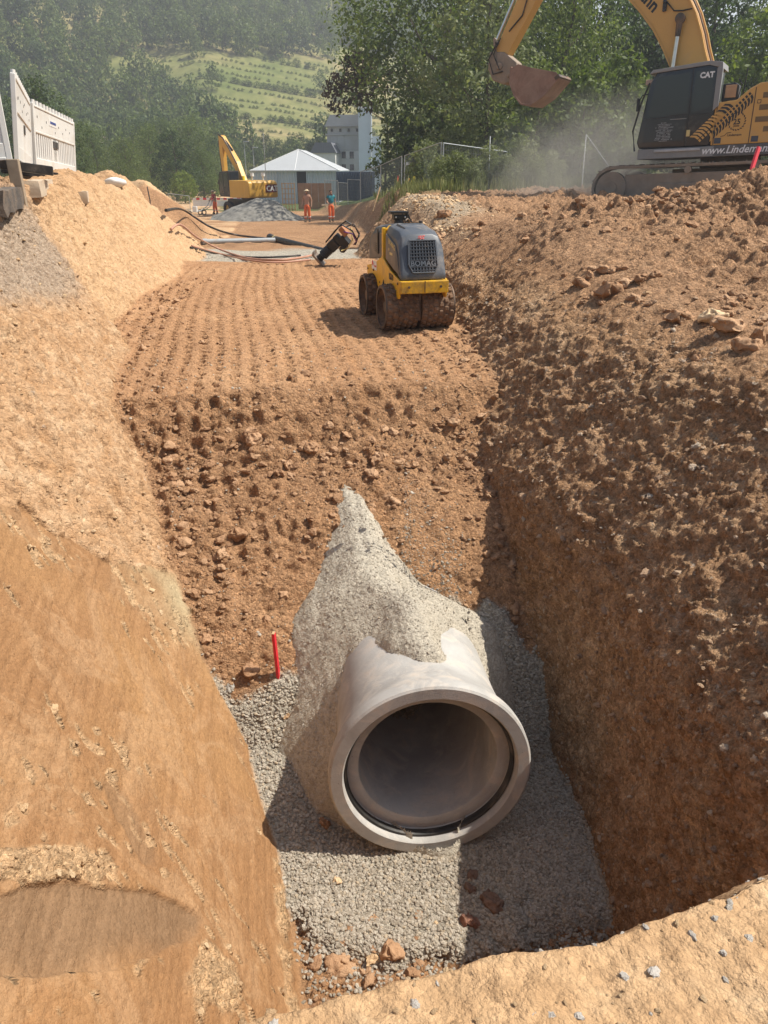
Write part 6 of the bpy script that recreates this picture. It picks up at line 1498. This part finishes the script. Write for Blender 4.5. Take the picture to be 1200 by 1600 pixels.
# ================================================================== WHITE BARRIERS ON THE LEFT BANK
M_BARR = pmat('white_barrier_plastic', (.66, .65, .61), .5, var=.05, vscale=2, dirt=.22, dcol=(.48, .40, .30), dscale=3)
M_BLUEP = pmat('blue_print', (.05, .08, .25), .5)
M_DARKHOLE = pmat('dark_recess', (.07, .065, .06), .8)
def barrier(label, a, b, sticker=False, lean=0, H=1.0):
    a = Vector(a); b = Vector(b); v = b - a; L = Vector((v.x, v.y, 0)).length
    t = thing('site_barrier', label, 'barrier', a, (lean, math.atan2(v.z, L) * 0, math.atan2(v.y, v.x)), 'white plastic barriers on the left bank')
    sl_ = v.z / L
    M_ = Matrix(((1, 0, 0, 0), (0, 1, 0, 0), (sl_, 0, 1, 0), (0, 0, 0, 1)))
    def put(mb, nm, mat=M_BARR, p=t, bev=.006): return mb.build(nm, mat, p, bevel=bev, M=M_, seg=1)
    mb = MB(); mb.box((.03, 0, H * .5), (.06, .055, H)); put(mb, 'end_post'); mb = MB(); mb.box((L - .03, 0, H * .5), (.06, .055, H)); put(mb, 'end_post')
    mb = MB(); mb.box((L / 2, 0, .80), (L - .12, .04, .30)); pn = put(mb, 'upper_panel')
    mb = MB(); mb.box((L / 2, 0, .965), (L - .12, .06, .03)); put(mb, 'top_rail'); mb = MB(); mb.box((L / 2, 0, .63), (L - .12, .06, .035)); put(mb, 'middle_rail')
    mb = MB(); mb.box((L / 2, 0, .20), (L - .12, .05, .14)); put(mb, 'lower_panel'); mb = MB(); mb.box((L / 2, 0, .12), (L - .12, .06, .03)); put(mb, 'bottom_rail')
    n = int(L / .2)
    for k in range(n):
        x = .1 + (L - .2) * k / (n - 1); mb = MB(); mb.cyl((x, 0, .97), (x, 0, 1.045), .03, .026, 8); put(mb, 'top_peg', bev=0)
    n = int(L / .135)
    for k in range(n + 1):
        x = .06 + (L - .12) * k / n
        if abs(k - n * .45) < 1.6:
            if abs(k - n * .45) < .8: mb = MB(); mb.box((x, 0, .42), (.34, .035, .40)); put(mb, 'centre_panel'); mb = MB(); mb.box((x + .02, -.024, .52), (.20, .012, .10)); put(mb, 'hand_hole', M_DARKHOLE, pn, 0)
            continue
        mb = MB(); mb.box((x, 0, .44), (.062, .035, .36)); put(mb, 'bar')
    rg_ = np.random.default_rng(int(L * 100))
    for k in range(9):
        x = .2 + (L - .4) * (k + .5 * rg_.random()) / 9; mb = MB(); mb.cyl((x, -.026, .72 + .17 * rg_.random()), (x, -.018, .80), .014, n=8)
        mb = MB(); zz_ = .70 + .18 * rg_.random(); mb.box((x, -.021, zz_), (.022, .006, .03)); put(mb, 'drain_hole', M_DARKHOLE, pn, 0)
    if sticker:
        mb = MB(); mb.box((L * .42, -.0225, .83), (.52, .005, .10)); s_ = put(mb, 'sticker', M_WHITE, pn, 0)
        mb = MB(); mb.box((L * .42, -.026, .83), (.40, .003, .035)); put(mb, 'print_strip', M_BLUEP, s_, 0)
    for x in (.25, L - .25):
        mb = MB(); mb.box((x, 0, .05), (.22, .75, .10)); put(mb, 'rubber_foot', M_RUBBER)
    return t
def bz(x, y): return gz(x, y) - .02
b1_, b2_, b3_ = at(27, 266, 8.6), at(51, 277, 11.0), at(119, 285, 13.7)
e_ = at(23, 266, 8.0); n_b = barrier('nearest white barrier panel cut off by the left edge of the photo', e_ + Vector((-1.25, -.35, -.10)), e_)
barrier('white barrier panel seen almost edge on between two others', b1_, b2_, lean=R(8))
barrier('white barrier panel facing us with a small printed sticker', b2_ + Vector((.03, .05, 0)), b3_, True, R(7))
# ragged edge of the old road: broken concrete blocks and asphalt
M_SLAB = pmat('pale_concrete', (.47, .385, .285), .9, var=.15, vscale=4, dirt=.3, dcol=(.42, .29, .17), bmp=.01, bscale=25)
M_ASPH = pmat('broken_asphalt', (.075, .066, .058), .9, var=.3, vscale=12, dirt=.4, dcol=(.26, .19, .13), bmp=.02, bscale=40)
def block(name, label, cat, c, d, rz, mat, seed, tilt=0):
    mb = MB(); mb.box((0, 0, 0), d); bmesh.ops.subdivide_edges(mb.bm, edges=mb.bm.edges[:], cuts=4, use_grid_fill=True); mb.jitter(.035, 6, seed)
    o = mb.build(name, mat, None, smooth=40); o.location = c; o.rotation_euler = (tilt, 0, rz); return tag(o, label, cat)
block('concrete_block', 'long pale concrete edging block under the white barriers', 'block', hit(64, 296, .0) + Vector((-.16, 0, 0)), (.45, 1.5, .17), R(8), M_SLAB, 1)
block('concrete_block', 'shorter pale concrete edging block to the right of the long one', 'block', hit(130, 300, -.07) + Vector((-.14, 0, 0)), (.42, .9, .15), R(6), M_SLAB, 2)
block('asphalt_slab', 'dark broken asphalt slab jutting from the left edge of the photo', 'slab', hit(4, 312, -.02) + Vector((-.2, 0, 0)), (.6, 1.3, .2), R(8), M_ASPH, 3)
pt_ = hit(30, 303, -.1); mb = MB(); mb.box((0, 0, .18), (.12, .08, .50)); o_ = mb.build('timber_post', pmat('weathered_timber', (.30, .235, .165), .85, var=.2, vscale=9, dirt=.3), None, bevel=.01); o_.location = pt_; tag(o_, 'short weathered timber post under the barrier end', 'post')
sk = at(181, 297, 13.6); sk.z = gz(sk.x, sk.y) + .06
mb = MB(); mb.ball((0, 0, 0), .15, 3, (1.15, .9, .62)); mb.jitter(.05, 5, 4); o_ = mb.build('white_sack', pmat('white_fabric', (.62, .60, .56), .8, var=.08), None, smooth=70); o_.location = sk; tag(o_, 'small white sack lying on the crest of the left bank', 'sack')
kb = at(127, 279, 15.5); mb = MB(); mb.box((0, 0, 0), (.45, .5, .09)); o_ = mb.build('yellow_board', pmat('yellow_board_paint', (.62, .52, .05), .6), None, bevel=.01); o_.location = kb; tag(o_, 'yellow topped board just right of the white barriers', 'board')
a_ = at(235, 338, 16.6); st_b = Vector((a_.x, a_.y, gz(a_.x, a_.y))); stp = at(230, 292, 16.6)
mb = MB(); mb.tube([Vector((0, 0, -.1)), (stp - st_b) * .5 + Vector((.03, 0, 0)), stp - st_b], .012, 6); o_ = mb.build('thin_pole', M_CABLE, None, smooth=50); o_.location = st_b; tag(o_, 'thin dark bent rod standing on the left bank before the far soil heap', 'rod')

# ================================================================== WIRE FENCES, POLES, STAKES ON THE RIGHT
M_GALV = pmat('galvanised_tube', (.40, .42, .42), .45, metal=.4, var=.08)
M_WIRE = pmat('fence_wire', (.24, .25, .24), .6, metal=.3)
def fence(label, a, b, H=2.0, group='wire mesh fence panels at the edge of the site', wires=True):
    a = Vector(a); b = Vector(b); v = b - a; L = math.hypot(v.x, v.y)
    t = thing('mesh_fence', label, 'fence', a, (0, 0, math.atan2(v.y, v.x)), group); s = v.z / L
    M_ = Matrix(((1, 0, 0, 0), (0, 1, 0, 0), (s, 0, 1, 0), (0, 0, 0, 1)))
    for x in (.03, L - .03): mb = MB(); mb.cyl((x, 0, -.2), (x, 0, H), .024, n=8); mb.build('post', M_GALV, t, M=M_)
    for z in (H - .01, .15): mb = MB(); mb.cyl((.03, 0, z), (L - .03, 0, z), .021, n=8); mb.build('rail', M_GALV, t, M=M_)
    mb = MB(); n = int(L / .10)
    for k in range(1, n): mb.bar((L * k / n, 0, .15), (L * k / n, 0, H - .02), .0055)
    for k in range(1, 8): mb.bar((.03, 0, .15 + k * (H - .17) / 8), (L - .03, 0, .15 + k * (H - .17) / 8), .0055)
    tag(mb.build('wire_mesh', M_WIRE, t, M=M_), kind='stuff')
    for x in (.0, L): mb = MB(); mb.box((x, 0, .04), (.22, .65, .13)); mb.build('foot_block', M_SLAB, t, M=M_)
    return t
def fpt(px, pytop, d, H=2.0): p = at(px, pytop, d); p.z -= H; return p
f1, f2, f3, f4, f4b = fpt(595, 258, 41), fpt(628, 243.5, 35.5), fpt(632, 243, 35.2), fpt(690, 222, 29.2), fpt(793, 237, 31.4)
f0 = fpt(563, 268, 45)
fence('wire fence panel left of the tall middle posts beside the container', f0, f1)
fence('wire fence panel climbing from the yellow slat towards the green tree', f1, f2)
fence('wire fence panel with a small white plate left of the tall corner post', f3, f4)
fence('large wire fence panel right of the tall corner post in front of the bushes', fpt(692, 223, 29.2), f4b)
mb = MB(); mb.box((0, 0, 0), (.20, .01, .14)); o_ = mb.build('fence_plate', M_WHITE, None); o_.location = f3 + (f4 - f3) * .12 + Vector((-.02, -.06, 1.6)); o_.rotation_euler = (0, 0, -YAW); tag(o_, 'small white plate hung on the wire fence by the middle post', 'plate')
o_ = link('fence_plate', o_.data); v4 = f4b - fpt(692, 223, 29.2); o_.location = fpt(692, 223, 29.2) + v4 * .82 + Vector((-.02, -.06, 1.05)); o_.rotation_euler = (0, .15, -YAW); tag(o_, 'small tilted white plate hung low on the right fence panel', 'plate')
for q, (px0, px1, py, d) in enumerate(((507, 528, 281, 62), (528, 543, 285, 60), (543, 563, 280, 54))):
    fence(('dark wire fence panel in front of the wooden hoarding', 'wire fence panel between the worker in teal and the container', 'wire fence panel left of the silo foot')[q], fpt(px0, py, d), fpt(px1, py + 1, d - 3))
def pole(label, px0, py0, px1, py1, d, r=.018):
    a = at(px0, py0, d); b = at(px1, py1, d + .2); o = thing('thin_pole', label, 'pole', a); mb = MB(); mb.cyl((0, 0, -.3), b - a, r, n=8); mb.build('rod', M_GALV, o); return a, b
pole('thin metal pole standing in the weeds in front of the right fence panel', 763, 298, 766, 213, 27)
a_, b_ = pole('thin metal pole with a slanting wire stay left of the excavator tracks', 908, 304, 916, 210, 25)
c_ = at(953, 262, 22); mb = MB(); mb.tube([Vector((0, 0, 0)), (c_ - b_) * .5, c_ - b_], .012, 5); o_ = mb.build('stay_wire', M_GALV, None); o_.location = b_; tag(o_, 'slanting wire stay from the thin pole down to the dust', 'wire')
mb = None
stake('marker_stake', 'bright pink red stake leaning in the soil before the big excavator', at(1168, 285, 10.6), at(1186, 230, 10.5), .085, .03, M_PINKPAINT, False)
stake('slat_stake', 'long yellow slat leaning right of the middle fence posts', at(622, 324, 30.5), at(648, 276, 30.3), .09, .03, pmat('yellow_slat', (.62, .46, .02), .55, var=.1, dirt=.15), False)
stake('slat_stake', 'shorter yellow slat with a reddish tip left of the long yellow slat', at(616, 324, 31), at(640, 279, 31), .06, .03, pmat('orange_slat', (.55, .27, .05), .6, var=.1), False)
stake('slat_stake', 'thin pale wooden stake at the left end of the wire fence', at(584, 326, 33), at(594, 292, 33), .06, .03, M_WOOD, False)
rs_ = stake('marker_stake', 'red netting post standing left of the middle fence post', at(621, 299, 34), at(622, 276, 34), .22, .03, M_REDPAINT, False)
# red and white barrier far left on the road
fbp = thing('striped_barrier', 'long low red and white striped barrier across the far road', 'barrier', gpt(302, 322, 74), (0, 0, -YAW))
for k in range(18):
    mb = MB(); mb.box((.2 + k * .34, 0, .78), (.34, .06, .18)); mb.build('stripe', M_REDPAINT if k % 2 else M_WHITE, fbp)
mb = MB(); mb.box((3.1, .02, .38), (6.2, .04, .55)); mb.build('lower_panel', M_WHITE, fbp)
fence('low dark wire fence left of the striped barrier at the end of the soil heap', fpt(262, 302, 60, 1.2), fpt(296, 306, 60, 1.2), 1.2)

# ================================================================== BIG CLODS AND STONES ONE CAN POINT AT
ROCKS = []
for q in range(6):
    mb = MB(); mb.ball((0, 0, 0), 1, 4, (1, .85 + .1 * (q % 2), .62 + .05 * (q % 3))); mb.jitter(.55, 1.1, 60 + q); mb.jitter(.22, 3.2, 70 + q); mb.jitter(.07, 9, 80 + q)
    o_ = mb.build('clod', M_CLOD, None, smooth=80); ROCKS.append(o_.data); bpy.data.objects.remove(o_)
def rock(name, label, cat, px, py, rpx, mat, q, group=None, sq=1.0, rz=None):
    """a stone where the view ray meets the ground"""
    d = ray(px, py); t = 1.2
    while t < 40 and EYE + d.z * t > gz(d.x * t, d.y * t): t += .03
    p = d * t + Vector((0, 0, EYE)); s = rpx * t / FPX
    me = ROCKS[q % 6]
    if mat is not M_CLOD:
        key = (q % 6, mat.name)
        if key not in TREEK: m2 = me.copy(); m2.materials.clear(); m2.materials.append(mat); TREEK[key] = m2
        me = TREEK[key]
    o = link(name, me); o.location = p + Vector((0, 0, s * .25)); o.scale = (s, s, s * sq); o.rotation_euler = (0, 0, q * 1.9 if rz is None else rz)
    return tag(o, label, cat, group)
rock('earth_clod', 'largest brown clod on the right bank beside a grey stone', 'clod', 955, 460, 21, M_CLOD, 0)
rock('earth_clod', 'dark brown clod just behind the roller on the right bank', 'clod', 694, 338, 11, M_CLOD, 1)
rock('earth_clod', 'dark round clod right of the roller hood on the bank', 'clod', 690, 374, 10, M_CLOD, 2)
rock('earth_clod', 'wide flat clod among stones at the right edge of the bank', 'clod', 1140, 515, 24, M_CLOD, 3, sq=.7)
rock('earth_clod', 'long pale clod left of the wide flat clod on the bank', 'clod', 1112, 500, 20, M_PALECLOD, 4, sq=.8)
rock('earth_clod', 'brown clod cut by the right edge of the photo', 'clod', 1196, 528, 20, M_CLOD, 5)
rock('earth_clod', 'ragged clod below the wide flat clod at the right', 'clod', 1165, 545, 20, M_CLOD, 1)
rock('earth_clod', 'small clod in the open below the other clods on the right bank', 'clod', 1090, 562, 9, M_CLOD, 2)
rock('earth_clod', 'clod pair member left of the long pale clod on the bank', 'clod', 1062, 500, 20, M_CLOD, 0, sq=.75)
rg = np.random.default_rng(91)
for k in range(46):
    px = 880 + 320 * rg.random(); py = 440 + (px - 880) * .22 * rg.random() + 60 * rg.random() - 30
    rock('earth_clod', 'brown clod among the many clods on the right bank', 'clod', px, py, 5 + 9 * rg.random() ** 2, M_CLOD if rg.random() < .8 else M_PALECLOD, k, 'clods scattered on the right bank', .8)
for k in range(40):
    px = 730 + 460 * rg.random(); py = 318 + 70 * rg.random() - (px - 730) * .07
    rock('earth_clod', 'brown clod on the upper slope of the spoil heap', 'clod', px, py, 3.5 + 6 * rg.random() ** 2, M_CLOD, k, 'clods on the upper spoil heap', .8)
rock('field_stone', 'reddish brown stone in the shade below the pipe mouth', 'stone', 733, 1442, 17, pmat('red_stone', (.27, .13, .085), .85, var=.2, vscale=3, dirt=.3, bmp=.02, bscale=12), 0, sq=1.2)
M_DST = pmat('dark_stone', (.21, .13, .09), .9, var=.25, vscale=3, dirt=.3, bmp=.02, bscale=12)
rock('field_stone', 'dark brown stone in the shade right of the reddish stone', 'stone', 768, 1412, 17, M_DST, 1)
rock('field_stone', 'upper of two small dark stones in the shade under the pipe', 'stone', 740, 1370, 10, M_DST, 2)
rock('field_stone', 'lower of two small dark stones in the shade under the pipe', 'stone', 736, 1392, 10, M_DST, 3)
rock('earth_clod', 'largest sunlit orange brown clod at the near end of the trench floor', 'clod', 612, 1490, 19, M_CLOD, 4)
rock('earth_clod', 'flat sunlit clod left of the largest one at the near end of the floor', 'clod', 583, 1500, 14, M_PALECLOD, 5, sq=.7)
rock('earth_clod', 'sunlit clod right below the largest one at the near end of the floor', 'clod', 645, 1522, 13, M_CLOD, 0)
for k in range(46):
    px = 520 + 170 * rg.random(); py = 1420 + 120 * rg.random() ** .8 
    if px + (1540 - py) * 1.0 < 600: continue
    rock('earth_clod', 'sunlit clod in the rubble at the near end of the trench floor', 'clod', px, py, 3 + 6 * rg.random() ** 2, M_CLOD if rg.random() < .6 else M_PALECLOD, k, 'clods at the near end of the trench floor', .8)
M_GST = pmat('grey_stone', (.36, .335, .29), .85, var=.15, vscale=3, dirt=.25, bmp=.01, bscale=12)
rock('field_stone', 'grey rounded stone on the gravel left of the concrete pipe', 'stone', 506, 1068, 12, M_GST, 1)
rock('field_stone', 'grey stone at the tip of the red stake shadow', 'stone', 363, 1076, 9, M_GST, 2)
rock('earth_clod', 'rusty brown lump leaning on the lower left of the pipe rim', 'clod', 508, 1290, 9, M_CLOD, 3, sq=1.3)
rock('earth_clod', 'ochre lump on the gravel below the pipe mouth at the left', 'clod', 526, 1378, 8, M_PALECLOD, 4)
rock('earth_clod', 'ochre lump on the gravel beside the left wall near the stake', 'clod', 449, 1121, 7, M_PALECLOD, 5)
for k, (px, py, r_) in enumerate(((948, 1524, 10), (975, 1526, 7), (922, 1516, 7), (1045, 1475, 6), (920, 1557, 9), (862, 1588, 8), (963, 1588, 9), (1040, 1577, 8), (905, 1590, 7), (835, 1590, 6), (1170, 1467, 7), (1130, 1490, 6), (760, 1580, 5))):
    rock('pebble', 'pale grey pebble on the sandy bank at the bottom right', 'pebble', px, py, r_, M_PEBBLE, k, 'pebbles on the sandy bank in front', .7)
for k in range(60):
    px = 250 + 480 * rg.random(); py = 668 + 40 * rg.random() + (px - 480) * -.03 if k < 34 else 700 + 230 * rg.random()
    if k >= 34 and (px < 300 or abs(px - 560) < (py - 720) * .5): continue
    rock('earth_clod', 'rounded brown clod on the loose fill ramp below the rolled floor', 'clod', px, py, 4 + 8 * rg.random() ** 2.2, M_CLOD, k, 'clods on the fill ramp', .85)
rock('earth_clod', 'biggest clod at the foot of the rolled fill left of the middle', 'clod', 400, 690, 14, M_CLOD, 2)
rock('earth_clod', 'brown clod on the left half of the ramp level with the gravel tip', 'clod', 372, 838, 15, M_CLOD, 4)
rock('earth_clod', 'brown clod at the right end of the ramp near the shaded wall', 'clod', 590, 722, 13, M_CLOD, 5)

# ================================================================== AIR
def haze_box(name, lo, hi, dens, col):
    mb = MB(); mb.box([(a + b) / 2 for a, b in zip(lo, hi)], [b - a for a, b in zip(lo, hi)])
    m = bpy.data.materials.new(name); m.use_nodes = True; nt = m.node_tree; nt.nodes.remove(nt.nodes['Principled BSDF'])
    v = N(nt, 'ShaderNodeVolumePrincipled'); v.inputs['Color'].default_value = (*col, 1); v.inputs['Density'].default_value = dens; v.inputs['Anisotropy'].default_value = .2
    nt.links.new(v.outputs[0], nt.nodes['Material Output'].inputs['Volume'])
    return tag(mb.build(name, m), kind='stuff'), nt, v
haze_box('haze', (-1600, -60, -6.5), (1600, 1600, 230),   .00095, (.90, .93, 1.0))
d0 = at(958, 254, 21.5)
mb = MB(); mb.box((0, 0, 0), (10, 6, 6.6))
m = bpy.data.materials.new('dust'); m.use_nodes = True; nt = m.node_tree; nt.nodes.remove(nt.nodes['Principled BSDF'])
v = N(nt, 'ShaderNodeVolumePrincipled'); v.inputs['Color'].default_value = (.93, .86, .76, 1); v.inputs['Anisotropy'].default_value = .1
tc = N(nt, 'ShaderNodeTexCoord').outputs['Object']
mp = N(nt, 'ShaderNodeMapping'); mp.inputs['Scale'].default_value = (1 / 4.7, 1 / 2.9, 1 / 3.2); mp.inputs['Location'].default_value = (0, 0, .30); nt.links.new(tc, mp.inputs[0])
ln = N(nt, 'ShaderNodeVectorMath', operation='LENGTH'); nt.links.new(mp.outputs[0], ln.inputs[0])
fall = ramp(nt, ln.outputs['Value'], [(0, 1), (.35, .42), (1, 0)])
nz = ramp(nt, noise_node(nt, tc, .55, 4, .6, .6), [(.35, .15), (.7, 1)])
nt.links.new(mathn(nt, 'MULTIPLY', mathn(nt, 'MULTIPLY', fall, nz), 1.3), v.inputs['Density'])
nt.links.new(v.outputs[0], nt.nodes['Material Output'].inputs['Volume'])
du = mb.build('dust_cloud', m); du.location = d0; du.rotation_euler = (0, 0, -YAW); tag(du, kind='stuff')
SC.cycles.volume_step_rate = 2.0; SC.cycles.volume_max_steps = 128
